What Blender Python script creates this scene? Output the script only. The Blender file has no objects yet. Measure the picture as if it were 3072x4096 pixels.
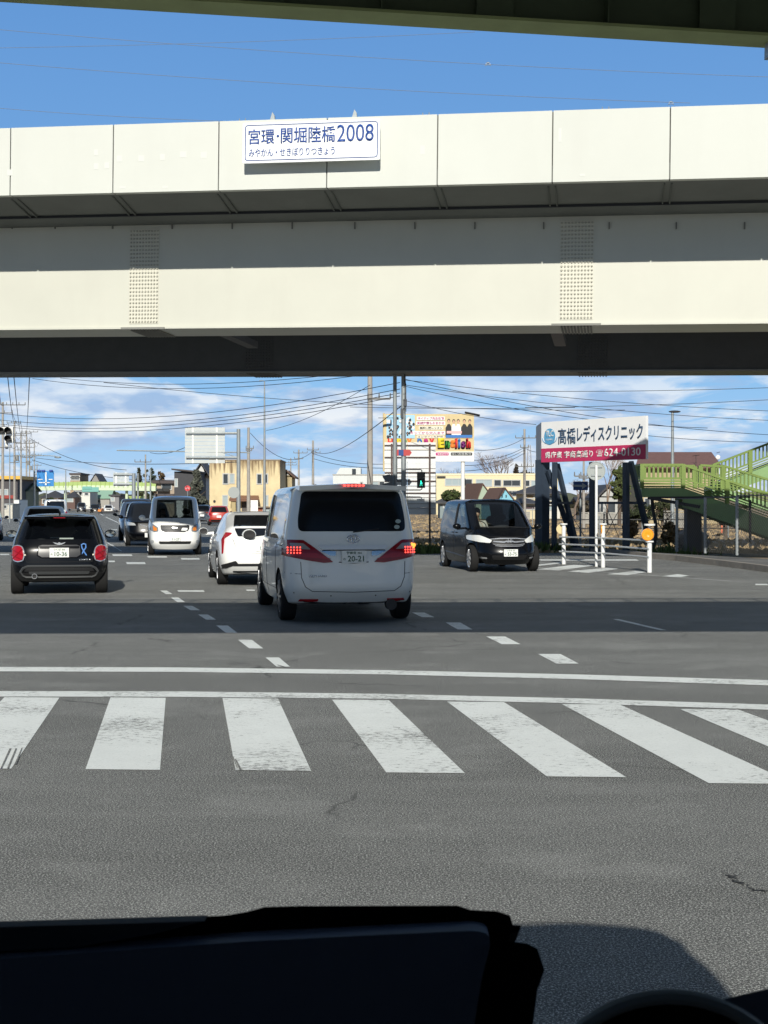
import bpy, bmesh, math, random
from mathutils import Vector, Matrix, Euler
from mathutils.bvhtree import BVHTree
from mathutils.geometry import delaunay_2d_cdt
R = math.radians
rnd = random.Random(7)
C = bpy.context.scene.collection
scene = bpy.context.scene

# ------------------------------------------------------------------ camera, sky, sun, exposure
EYE = 1.6
FPX, CX, HY = 5680.0, 1536.0, 2014.0
cam_d = bpy.data.cameras.new('camera'); cam = bpy.data.objects.new('camera', cam_d); C.objects.link(cam)
cam_d.sensor_fit = 'VERTICAL'; cam_d.sensor_height = 36; cam_d.lens = 36 * FPX / 4096
cam_d.shift_y = -(2048 - HY) / 4096
cam_d.clip_start = 0.05; cam_d.clip_end = 6000
cam.location = (0, 0, EYE); cam.rotation_euler = (R(90), 0, 0)
scene.camera = cam
cam_d.dof.use_dof = True; cam_d.dof.focus_distance = 30; cam_d.dof.aperture_fstop = 42

SUN_EL, SUN_DX = R(29.2), 0.02          # the sun stands behind the camera; shadows run ahead
sun_d = bpy.data.lights.new('sun', 'SUN'); sun = bpy.data.objects.new('sun', sun_d); C.objects.link(sun)
sun_d.energy = 4.9; sun_d.angle = R(0.5); sun_d.color = (1.0, 0.955, 0.86)
sv = Vector((SUN_DX, 1, -math.tan(SUN_EL)))
sun.rotation_euler = sv.to_track_quat('-Z', 'Y').to_euler()

world = bpy.data.worlds.new("World"); scene.world = world; world.use_nodes = True
wn = world.node_tree.nodes; wl = world.node_tree.links; wn.clear()
def W(t, **k):
    n = wn.new(t)
    for a, b in k.items(): setattr(n, a, b)
    return n
def wmath(op, a, b=None, clamp=False):
    n = W('ShaderNodeMath', operation=op, use_clamp=clamp)
    for i, v in enumerate((a, b)):
        if v is None: continue
        if isinstance(v, (int, float)): n.inputs[i].default_value = v
        else: wl.new(v, n.inputs[i])
    return n.outputs[0]
sky = W('ShaderNodeTexSky', sky_type='NISHITA', sun_disc=False, sun_elevation=SUN_EL,
        sun_rotation=math.pi, air_density=1.35, dust_density=0.25, ozone_density=3.0, altitude=50)
tc = W('ShaderNodeTexCoord'); sp = W('ShaderNodeSeparateXYZ'); wl.new(tc.outputs['Generated'], sp.inputs[0])
zc = wmath('MAXIMUM', sp.outputs['Z'], 0.0)
den = wmath('ADD', zc, 0.05)
cmb = W('ShaderNodeCombineXYZ')
wl.new(wmath('MULTIPLY', sp.outputs['X'], 10.0), cmb.inputs[0]); wl.new(wmath('MULTIPLY', sp.outputs['Y'], 10.0), cmb.inputs[1]); wl.new(wmath('MULTIPLY', sp.outputs['Z'], 34.0), cmb.inputs[2])
n1 = W('ShaderNodeTexNoise'); n1.inputs['Scale'].default_value = 1.35; n1.inputs['Detail'].default_value = 9
n1.inputs['Roughness'].default_value = 0.6; n1.inputs['Distortion'].default_value = 0.35; wl.new(cmb.outputs[0], n1.inputs['Vector'])
rp = W('ShaderNodeValToRGB'); rp.color_ramp.elements[0].position = 0.41; rp.color_ramp.elements[1].position = 0.53
wl.new(n1.outputs['Fac'], rp.inputs[0])
fade = W('ShaderNodeMapRange'); wl.new(sp.outputs['Z'], fade.inputs[0])
for i, v in zip((1, 2, 3, 4), (0.06, 0.13, 1.0, 0.0)): fade.inputs[i].default_value = v
mask = wmath('MULTIPLY', rp.outputs[0], fade.outputs[0]); mask = wmath('MULTIPLY', mask, 0.9)
n2 = W('ShaderNodeTexNoise'); n2.inputs['Scale'].default_value = 2.1; n2.inputs['Detail'].default_value = 6
wl.new(cmb.outputs[0], n2.inputs['Vector'])
cr = W('ShaderNodeValToRGB'); cr.color_ramp.elements[0].position = 0.40; cr.color_ramp.elements[1].position = 0.58
cr.color_ramp.elements[0].color = (4.6, 6.2, 8.9, 1); cr.color_ramp.elements[1].color = (10.6, 10.9, 11.2, 1)
wl.new(n2.outputs['Fac'], cr.inputs[0])
mx = W('ShaderNodeMix', data_type='RGBA'); wl.new(mask, mx.inputs[0]); 
tint = W('ShaderNodeMix', data_type='RGBA', blend_type='MULTIPLY'); tint.inputs[0].default_value = 1
wl.new(sky.outputs[0], tint.inputs[6]); tint.inputs[7].default_value = (0.86, 0.98, 1.12, 1)
SKY_K = 0.085
gr = W('ShaderNodeValToRGB'); wl.new(sp.outputs['Z'], gr.inputs[0]); els = gr.color_ramp.elements
stops = ((0.0, (.46, .66, .90)), (.035, (.36, .61, .93)), (.09, (.25, .52, .88)), (.2, (.17, .39, .76)), (.34, (.12, .31, .68)), (.6, (.20, .27, .38)), (1.0, (.20, .235, .29)))
while len(els) < len(stops): els.new(.5)
for e, (p_, c_) in zip(els, stops): e.position = p_; e.color = (*c_, 1)
sc_ = W('ShaderNodeMix', data_type='RGBA', blend_type='MULTIPLY'); sc_.inputs[0].default_value = 1; wl.new(gr.outputs[0], sc_.inputs[6]); sc_.inputs[7].default_value = (1 / SKY_K, 1 / SKY_K, 1 / SKY_K, 1)
bl = W('ShaderNodeMix', data_type='RGBA'); bl.inputs[0].default_value = .92; wl.new(tint.outputs[2], bl.inputs[6]); wl.new(sc_.outputs[2], bl.inputs[7])
yr = W('ShaderNodeMapRange'); wl.new(sp.outputs['Y'], yr.inputs[0])  # sky dimmed behind the camera to deepen shade on faces turned that way
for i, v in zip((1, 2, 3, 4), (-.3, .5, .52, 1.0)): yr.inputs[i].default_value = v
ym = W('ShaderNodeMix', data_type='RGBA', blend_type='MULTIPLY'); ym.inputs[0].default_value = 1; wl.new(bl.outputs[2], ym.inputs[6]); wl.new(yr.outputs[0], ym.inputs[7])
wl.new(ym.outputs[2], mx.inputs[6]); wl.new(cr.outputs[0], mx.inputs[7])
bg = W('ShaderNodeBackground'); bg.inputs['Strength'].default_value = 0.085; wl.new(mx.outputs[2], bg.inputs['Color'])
wo = W('ShaderNodeOutputWorld'); wl.new(bg.outputs[0], wo.inputs['Surface'])
scene.view_settings.view_transform = 'Standard'; scene.view_settings.look = 'None'
scene.view_settings.exposure = 0.0; scene.view_settings.gamma = 1

# ------------------------------------------------------------------ helpers: placing
def G(px, py):
    Y = EYE * FPX / (py - HY); return Vector(((px - CX) / FPX * Y, Y, 0))
def P(px, py, Y): return Vector(((px - CX) / FPX * Y, Y, EYE - (py - HY) / FPX * Y))
def zat(py, Y): return EYE + (HY - py) / FPX * Y
def xat(px, Y): return (px - CX) / FPX * Y

# ------------------------------------------------------------------ materials
def lin(h):
    h = h.lstrip('#'); o = []
    for i in (0, 2, 4):
        c = int(h[i:i+2], 16) / 255; o.append(c / 12.92 if c <= .04045 else ((c + .055) / 1.055) ** 2.4)
    return tuple(o)
MATS = {}
def mat(name, col, rough=0.6, metal=0.0, spec=0.5, coat=0.0, emit=0.0, var=0.0, vscale=3.0, bump=0.0, bscale=30.0, dirt=None, ecol=None, streak=0.0, streak_col=(0.12, 0.09, 0.05)):
    if name in MATS: return MATS[name]
    if isinstance(col, str): col = lin(col)
    m = bpy.data.materials.new(name); m.use_nodes = True; nt = m.node_tree; N = nt.nodes; L = nt.links
    b = N['Principled BSDF']
    b.inputs['Base Color'].default_value = (*col, 1); b.inputs['Roughness'].default_value = rough
    b.inputs['Metallic'].default_value = metal; b.inputs['Specular IOR Level'].default_value = spec
    b.inputs['Coat Weight'].default_value = coat; b.inputs['Coat Roughness'].default_value = 0.04
    if emit:
        b.inputs['Emission Color'].default_value = (*(ecol or col), 1); b.inputs['Emission Strength'].default_value = emit
    src = None
    tcn = N.new('ShaderNodeTexCoord')
    if var:
        t = N.new('ShaderNodeTexNoise'); t.inputs['Scale'].default_value = vscale; t.inputs['Detail'].default_value = 6
        t.inputs['Roughness'].default_value = .65
        L.new(tcn.outputs['Object'], t.inputs['Vector'])
        r = N.new('ShaderNodeValToRGB'); r.color_ramp.elements[0].position = .3; r.color_ramp.elements[1].position = .7
        r.color_ramp.elements[0].color = (*[c * (1 - var) for c in col], 1)
        r.color_ramp.elements[1].color = (*[min(1, c * (1 + var)) for c in col], 1)
        L.new(t.outputs['Fac'], r.inputs[0]); src = r.outputs[0]
    if streak:
        mp = N.new('ShaderNodeMapping'); mp.inputs['Scale'].default_value = (1, 1, 0.12)
        L.new(tcn.outputs['Object'], mp.inputs[0])
        t2 = N.new('ShaderNodeTexNoise'); t2.inputs['Scale'].default_value = 2.2 if streak < .5 else 3.5; t2.inputs['Detail'].default_value = 5
        L.new(mp.outputs[0], t2.inputs['Vector'])
        r2 = N.new('ShaderNodeValToRGB'); r2.color_ramp.elements[0].position = .5; r2.color_ramp.elements[1].position = .72
        L.new(t2.outputs['Fac'], r2.inputs[0])
        mm = N.new('ShaderNodeMath'); mm.operation = 'MULTIPLY'; L.new(r2.outputs[0], mm.inputs[0]); mm.inputs[1].default_value = streak
        mix = N.new('ShaderNodeMix'); mix.data_type = 'RGBA'; L.new(mm.outputs[0], mix.inputs[0])
        if src is not None: L.new(src, mix.inputs[6])
        else: mix.inputs[6].default_value = (*col, 1)
        mix.inputs[7].default_value = (*streak_col, 1); src = mix.outputs[2]
    if src is not None: L.new(src, b.inputs['Base Color'])
    if bump:
        t = N.new('ShaderNodeTexNoise'); t.inputs['Scale'].default_value = bscale; t.inputs['Detail'].default_value = 4
        L.new(tcn.outputs['Object'], t.inputs['Vector'])
        bp = N.new('ShaderNodeBump'); bp.inputs['Strength'].default_value = bump; bp.inputs['Distance'].default_value = .02
        L.new(t.outputs['Fac'], bp.inputs['Height']); L.new(bp.outputs[0], b.inputs['Normal'])
    MATS[name] = m; return m
def glass(name, tint, amount):
    if name in MATS: return MATS[name]
    m = bpy.data.materials.new(name); m.use_nodes = True; nt = m.node_tree; N = nt.nodes; L = nt.links
    N.remove(N['Principled BSDF']); o = N['Material Output']
    t = N.new('ShaderNodeBsdfTransparent'); t.inputs[0].default_value = (*tint, 1)
    g = N.new('ShaderNodeBsdfGlossy'); g.inputs['Roughness'].default_value = .02
    f = N.new('ShaderNodeFresnel'); f.inputs[0].default_value = 1.5
    mu = N.new('ShaderNodeMath'); mu.operation = 'MULTIPLY_ADD'; L.new(f.outputs[0], mu.inputs[0]); mu.inputs[1].default_value = 1; mu.inputs[2].default_value = amount
    x = N.new('ShaderNodeMixShader'); L.new(mu.outputs[0], x.inputs[0]); L.new(t.outputs[0], x.inputs[1]); L.new(g.outputs[0], x.inputs[2])
    L.new(x.outputs[0], o.inputs['Surface']); MATS[name] = m; return m

def ground_mat(name, base, dark, light, speck, sc=1.0, cracks=0.0, rough=.85, patch=0.22, use_wear=None, under=None, grain=1.0):
    """asphalt, worn paint on asphalt and soil: several sizes of noise in world metres"""
    m = bpy.data.materials.new(name); m.use_nodes = True; nt = m.node_tree; N = nt.nodes; L = nt.links
    b = N['Principled BSDF']; b.inputs['Roughness'].default_value = rough; b.inputs['Specular IOR Level'].default_value = .3
    tcn = N.new('ShaderNodeTexCoord')
    def noise(s, d=4, r=.6, vec=None):
        t = N.new('ShaderNodeTexNoise'); t.inputs['Scale'].default_value = s; t.inputs['Detail'].default_value = d; t.inputs['Roughness'].default_value = r
        L.new(vec or tcn.outputs['Object'], t.inputs['Vector']); return t.outputs['Fac']
    def ramp(f, a, ca, bb, cb):
        r = N.new('ShaderNodeValToRGB'); r.color_ramp.elements[0].position = a; r.color_ramp.elements[1].position = bb
        r.color_ramp.elements[0].color = (*ca, 1); r.color_ramp.elements[1].color = (*cb, 1); L.new(f, r.inputs[0]); return r.outputs[0]
    def mixc(f, a, c, mode='MIX'):
        x = N.new('ShaderNodeMix'); x.data_type = 'RGBA'; x.blend_type = mode
        if isinstance(f, float): x.inputs[0].default_value = f
        else: L.new(f, x.inputs[0])
        for i, v in ((6, a), (7, c)):
            if isinstance(v, tuple): x.inputs[i].default_value = (*v, 1)
            else: L.new(v, x.inputs[i])
        return x.outputs[2]
    col = ramp(noise(.35 * sc, 6, .6), .32, tuple(c * (1 - patch) for c in base), .68, tuple(c * (1 + patch) for c in base))
    col = mixc(ramp(noise(3.1 * sc, 5, .7), .42, (1, 1, 1), .62, (0, 0, 0)), col, mixc(.35, col, dark))
    mpw = N.new('ShaderNodeMapping'); mpw.inputs['Scale'].default_value = (.16, .8, 1); mpw.inputs['Rotation'].default_value = (0, 0, .12); L.new(tcn.outputs['Object'], mpw.inputs[0])
    if use_wear is None: col = mixc(ramp(noise(1.0, 5, .65, mpw.outputs[0]), .44, (0, 0, 0), .60, (.9,) * 3), col, tuple(c * .55 for c in base))
    if use_wear is None: col = mixc(ramp(noise(.9, 4, .6), .56, (0, 0, 0), .66, (.5,) * 3), col, tuple(min(1, c * 1.45) for c in base))
    fine = noise(55 * sc * grain, 3, .8)
    col = mixc(ramp(fine, .36, (1, 1, 1), .49, (0, 0, 0)), col, dark)
    col = mixc(ramp(noise(75 * sc * grain, 2, .9), .53, (0, 0, 0), .60, (speck,) * 3), col, light)
    if cracks:
        v = N.new('ShaderNodeTexVoronoi'); v.feature = 'DISTANCE_TO_EDGE'; v.inputs['Scale'].default_value = .42 * cracks
        nz = N.new('ShaderNodeTexNoise'); nz.inputs['Scale'].default_value = 2.5; nz.inputs['Detail'].default_value = 5
        L.new(tcn.outputs['Object'], nz.inputs['Vector'])
        va = N.new('ShaderNodeMix'); va.data_type = 'VECTOR'; va.inputs[0].default_value = .25
        L.new(tcn.outputs['Object'], va.inputs[4]); L.new(nz.outputs['Color'], va.inputs[5]); L.new(va.outputs[1], v.inputs['Vector'])
        cm = ramp(v.outputs['Distance'], .0, (1, 1, 1), .006, (0, 0, 0))
        gate = ramp(noise(.5, 2), .52, (0, 0, 0), .6, (1, 1, 1))
        col = mixc(mixc(1.0, cm, gate, 'MULTIPLY'), col, tuple(c * .5 for c in base))
    if use_wear is not None:
        mp = N.new('ShaderNodeMapping'); mp.inputs['Scale'].default_value = (1.0, 2.2, 1); L.new(tcn.outputs['Object'], mp.inputs[0])
        w1 = noise(15, 8, .8, mp.outputs[0]); w2 = noise(.8, 3, .6)
        a = N.new('ShaderNodeMath'); a.operation = 'MULTIPLY_ADD'; L.new(w2, a.inputs[0]); a.inputs[1].default_value = .45; L.new(w1, a.inputs[2])
        wr = ramp(a.outputs[0], use_wear, (0, 0, 0), use_wear + .07, (1, 1, 1))
        col = mixc(wr, col, under)
    L.new(col, b.inputs['Base Color'])
    bp = N.new('ShaderNodeBump'); bp.inputs['Strength'].default_value = .5; bp.inputs['Distance'].default_value = .006
    L.new(noise(42 * sc * grain, 3, .8), bp.inputs['Height']); L.new(bp.outputs[0], b.inputs['Normal'])
    MATS[name] = m; return m

# ------------------------------------------------------------------ mesh builder
class MB:
    def __init__(s): s.v = []; s.f = []; s.m = []; s.cur = 0
    def add(s, vs, fs):
        n = len(s.v); s.v += [tuple(v) for v in vs]
        for f in fs: s.f.append([n + i for i in f]); s.m.append(s.cur)
        return s
    def box(s, c, d, rz=0, M=None):
        hx, hy, hz = (a / 2 for a in d)
        vs = [Vector((x, y, z)) for x in (-hx, hx) for y in (-hy, hy) for z in (-hz, hz)]
        if rz: vs = [Matrix.Rotation(rz, 3, 'Z') @ v for v in vs]
        if M is not None: vs = [M @ v for v in vs]
        c = Vector(c); vs = [v + c for v in vs]
        return s.add(vs, [(0, 1, 3, 2), (4, 6, 7, 5), (0, 4, 5, 1), (2, 3, 7, 6), (0, 2, 6, 4), (1, 5, 7, 3)])
    def bar(s, a, b, w, h=None, up=(0, 0, 1)):
        a, b = Vector(a), Vector(b); h = h or w; d = (b - a); 
        if d.length < 1e-6: return s
        d.normalize(); up = Vector(up)
        if abs(d.dot(up)) > .99: up = Vector((0, 1, 0))
        x = d.cross(up).normalized(); z = x.cross(d)
        vs = [p + x * (w / 2 * i) + z * (h / 2 * j) for p in (a, b) for i, j in ((-1, -1), (1, -1), (1, 1), (-1, 1))]
        return s.add(vs, [(3, 2, 1, 0), (4, 5, 6, 7), (0, 1, 5, 4), (1, 2, 6, 5), (2, 3, 7, 6), (3, 0, 4, 7)])
    def tube(s, pts, r, n=6, cap=True, closed=False):
        pts = [Vector(p) for p in pts]; N = len(pts); vs = []
        prev = None
        for i, p in enumerate(pts):
            if closed: t = pts[(i + 1) % N] - pts[i - 1]
            else: t = pts[min(i + 1, N - 1)] - pts[max(i - 1, 0)]
            if t.length < 1e-9: t = Vector((0, 0, 1))
            t.normalize()
            if prev is None:
                u = Vector((0, 0, 1)) if abs(t.z) < .9 else Vector((1, 0, 0)); x = t.cross(u).normalized()
            else:
                x = prev - t * prev.dot(t); x = x.normalized() if x.length > 1e-6 else t.orthogonal().normalized()
            prev = x; y = t.cross(x)
            rr = r[i] if isinstance(r, (list, tuple)) else r
            vs += [p + (x * math.cos(2 * math.pi * k / n) + y * math.sin(2 * math.pi * k / n)) * rr for k in range(n)]
        fs = []
        for i in range(N if closed else N - 1):
            j = (i + 1) % N
            for k in range(n):
                fs.append((i * n + k, i * n + (k + 1) % n, j * n + (k + 1) % n, j * n + k))
        if cap and not closed: fs += [tuple(range(n - 1, -1, -1)), tuple((N - 1) * n + k for k in range(n))]
        return s.add(vs, fs)
    def cyl(s, a, b, r, n=12, r2=None): return s.tube([a, b], [r, r if r2 is None else r2], n)
    def lathe(s, prof, n=24, axis='x', c=(0, 0, 0), close=False):
        vs = []
        for (a, r) in prof:
            for k in range(n):
                t = 2 * math.pi * k / n; p, q = r * math.cos(t), r * math.sin(t)
                v = {'x': (a, p, q), 'y': (q, a, p), 'z': (p, q, a)}[axis]
                vs.append((v[0] + c[0], v[1] + c[1], v[2] + c[2]))
        fs = []; M_ = len(prof)
        for i in range(M_ if close else M_ - 1):
            j = (i + 1) % M_
            for k in range(n): fs.append((i * n + k, i * n + (k + 1) % n, j * n + (k + 1) % n, j * n + k))
        return s.add(vs, fs)
    def poly(s, pts): return s.add(pts, [tuple(range(len(pts)))])
    def prism(s, pts, ext):
        n = len(pts); e = Vector(ext); pts = [Vector(p) for p in pts]
        vs = pts + [p + e for p in pts]
        return s.add(vs, [tuple(range(n)), tuple(range(2 * n - 1, n - 1, -1))] + [(i, i + n, (i + 1) % n + n, (i + 1) % n) for i in range(n)])
    def sphere(s, c, r, n=8, m=6, sc=(1, 1, 1)):
        c = Vector(c); vs = []; fs = []
        for i in range(m + 1):
            ph = math.pi * i / m
            for k in range(n):
                t = 2 * math.pi * k / n
                vs.append(c + Vector((math.sin(ph) * math.cos(t) * sc[0], math.sin(ph) * math.sin(t) * sc[1], math.cos(ph) * sc[2])) * r)
        for i in range(m):
            for k in range(n): fs.append((i * n + k, (i + 1) * n + k, (i + 1) * n + (k + 1) % n, i * n + (k + 1) % n))
        return s.add(vs, fs)
    def build(s, name, mats, parent=None, smooth=False, angle=40, recalc=True, merge=False):
        me = bpy.data.meshes.new(name); me.from_pydata(s.v, [], s.f)
        if not isinstance(mats, (list, tuple)): mats = [mats]
        for m in mats: me.materials.append(m)
        for p, i in zip(me.polygons, s.m): p.material_index = min(i, len(mats) - 1)
        if recalc or merge:
            bm = bmesh.new(); bm.from_mesh(me)
            if merge: bmesh.ops.remove_doubles(bm, verts=bm.verts, dist=1e-5)
            if recalc: bmesh.ops.recalc_face_normals(bm, faces=bm.faces)
            bm.to_mesh(me); bm.free()
        if smooth:
            me.polygons.foreach_set('use_smooth', [True] * len(me.polygons)); me.set_sharp_from_angle(angle=R(angle))
        me.update()
        o = bpy.data.objects.new(name, me); C.objects.link(o)
        if parent is not None: o.parent = parent
        return o

USED_LABELS = set()
def tag(o, label=None, cat=None, group=None, kind=None):
    if label: o['label'] = label
    if cat: o['category'] = cat
    if group: o['group'] = group
    if kind: o['kind'] = kind
    return o
def thing(name, label, cat, loc=(0, 0, 0), rz=0, group=None, ry=0):
    o = bpy.data.objects.new(name, None); C.objects.link(o); o.location = loc; o.rotation_euler = (0, ry, rz)
    o.empty_display_size = .2
    return tag(o, label, cat, group)
def copy_tree(o, parent=None):
    c = o.copy(); C.objects.link(c)
    if parent is not None: c.parent = parent
    for ch in list(o.children): copy_tree(ch, c)
    return c

# ------------------------------------------------------------------ lettering (flat text turned into mesh, standing in local XZ, facing -Y)
def text_part(name, body, w, h, m, parent, x=0, y=0, z=0, bold=0.0, depth=.004, back=False, M=None, keep=False):
    cu = bpy.data.curves.new('lettering', 'FONT'); cu.body = body; cu.offset = bold; cu.resolution_u = 3
    t = bpy.data.objects.new('lettering_source', cu); C.objects.link(t); bpy.context.view_layer.update()
    me = bpy.data.meshes.new_from_object(t.evaluated_get(bpy.context.evaluated_depsgraph_get()))
    bpy.data.objects.remove(t); bpy.data.curves.remove(cu)
    xs = [v.co.x for v in me.vertices]; ys = [v.co.y for v in me.vertices]
    x0, x1, y0, y1 = min(xs), max(xs), min(ys), max(ys)
    sx = w / (x1 - x0); sy = (h / (y1 - y0)) if h else sx
    for v in me.vertices:
        a, b = (v.co.x - x0) * sx, (v.co.y - y0) * sy
        if back: a = -a
        v.co = Vector((a, 0, b))
    bm = bmesh.new(); bm.from_mesh(me)
    r = bmesh.ops.extrude_face_region(bm, geom=bm.faces[:])
    bmesh.ops.translate(bm, vec=(0, -depth if not back else depth, 0), verts=[g for g in r['geom'] if isinstance(g, bmesh.types.BMVert)])
    bmesh.ops.recalc_face_normals(bm, faces=bm.faces)
    bm.to_mesh(me); bm.free()
    if M is not None: me.transform(M)
    me.transform(Matrix.Translation((x, y, z)))
    me.materials.clear(); me.materials.append(m); me.name = name
    o = bpy.data.objects.new(name, me); C.objects.link(o); o.parent = parent
    return o
# ------------------------------------------------------------------ common materials
BLK = mat('black_plastic', (.012, .012, .013), .45)
RUB = mat('tyre_rubber', (.018, .018, .018), .85, spec=.2)
CHR = mat('chrome', (.72, .73, .75), .22, metal=.75)
ALU = mat('alloy', (.5, .51, .53), .28, metal=1)
GALV = mat('galvanised_steel', (.30, .33, .34), .5, metal=.35, var=.12, vscale=4)
WHT = mat('white_paint', (.78, .79, .77), .45, var=.03)
CONC = mat('concrete_pole', (.34, .32, .29), .85, var=.15, vscale=2.5, bump=.2)
REDL = mat('red_lens', (.36, .006, .014), .2, spec=.4, coat=.35)
REDD = mat('dark_red_lens', (.24, .005, .012), .2, spec=.35, coat=.25)
CLR = mat('clear_lens', (.42, .44, .45), .1, spec=.8, coat=1)
LITR = mat('lit_brake_dots', (1.0, .12, .08), .3, emit=3.2, ecol=(1, .07, .05))
LITO = mat('lit_indicator', (1.0, .35, .05), .3, emit=2.6, ecol=(1, .28, .04))
PLT = mat('plate_white', (.78, .79, .76), .4)
PLG = mat('plate_green', (.02, .10, .05), .5)
DARKGL = mat('privacy_glass', (.008, .009, .011), .05, spec=.6, coat=.6)
SEAM = mat('panel_gap', (.01, .01, .01), .8)
SEATM = mat('seat_cloth', (.03, .03, .034), .9)
CLG = glass('clear_glass', (.72, .77, .75), .0)
CLG2 = glass('dark_screen_glass', (.30, .34, .34), .03)

def inside_poly(p, poly):
    x, y = p; c = False; n = len(poly)
    for i in range(n):
        x1, y1 = poly[i]; x2, y2 = poly[i - 1]
        if (y1 > y) != (y2 > y) and x < (x2 - x1) * (y - y1) / (y2 - y1) + x1: c = not c
    return c
def round_poly(pts, r, n=4):
    out = []; N = len(pts)
    for i in range(N):
        p = Vector(pts[i]); a = Vector(pts[i - 1]) - p; b = Vector(pts[(i + 1) % N]) - p
        q = min(r, a.length * .45, b.length * .45); pa = p + a.normalized() * q; pb = p + b.normalized() * q
        for k in range(n + 1):
            t = k / n; out.append(tuple(pa * (1 - t) ** 2 + p * 2 * t * (1 - t) + pb * t * t))
    return out
def dens(pts, step, closed=True):
    out = []; N = len(pts)
    for i in range(N if closed else N - 1):
        a = Vector(pts[i]); b = Vector(pts[(i + 1) % N]); k = max(1, int((b - a).length / step))
        out += [tuple(a + (b - a) * (j / k)) for j in range(k)]
    if not closed: out.append(tuple(pts[-1]))
    return out

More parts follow.
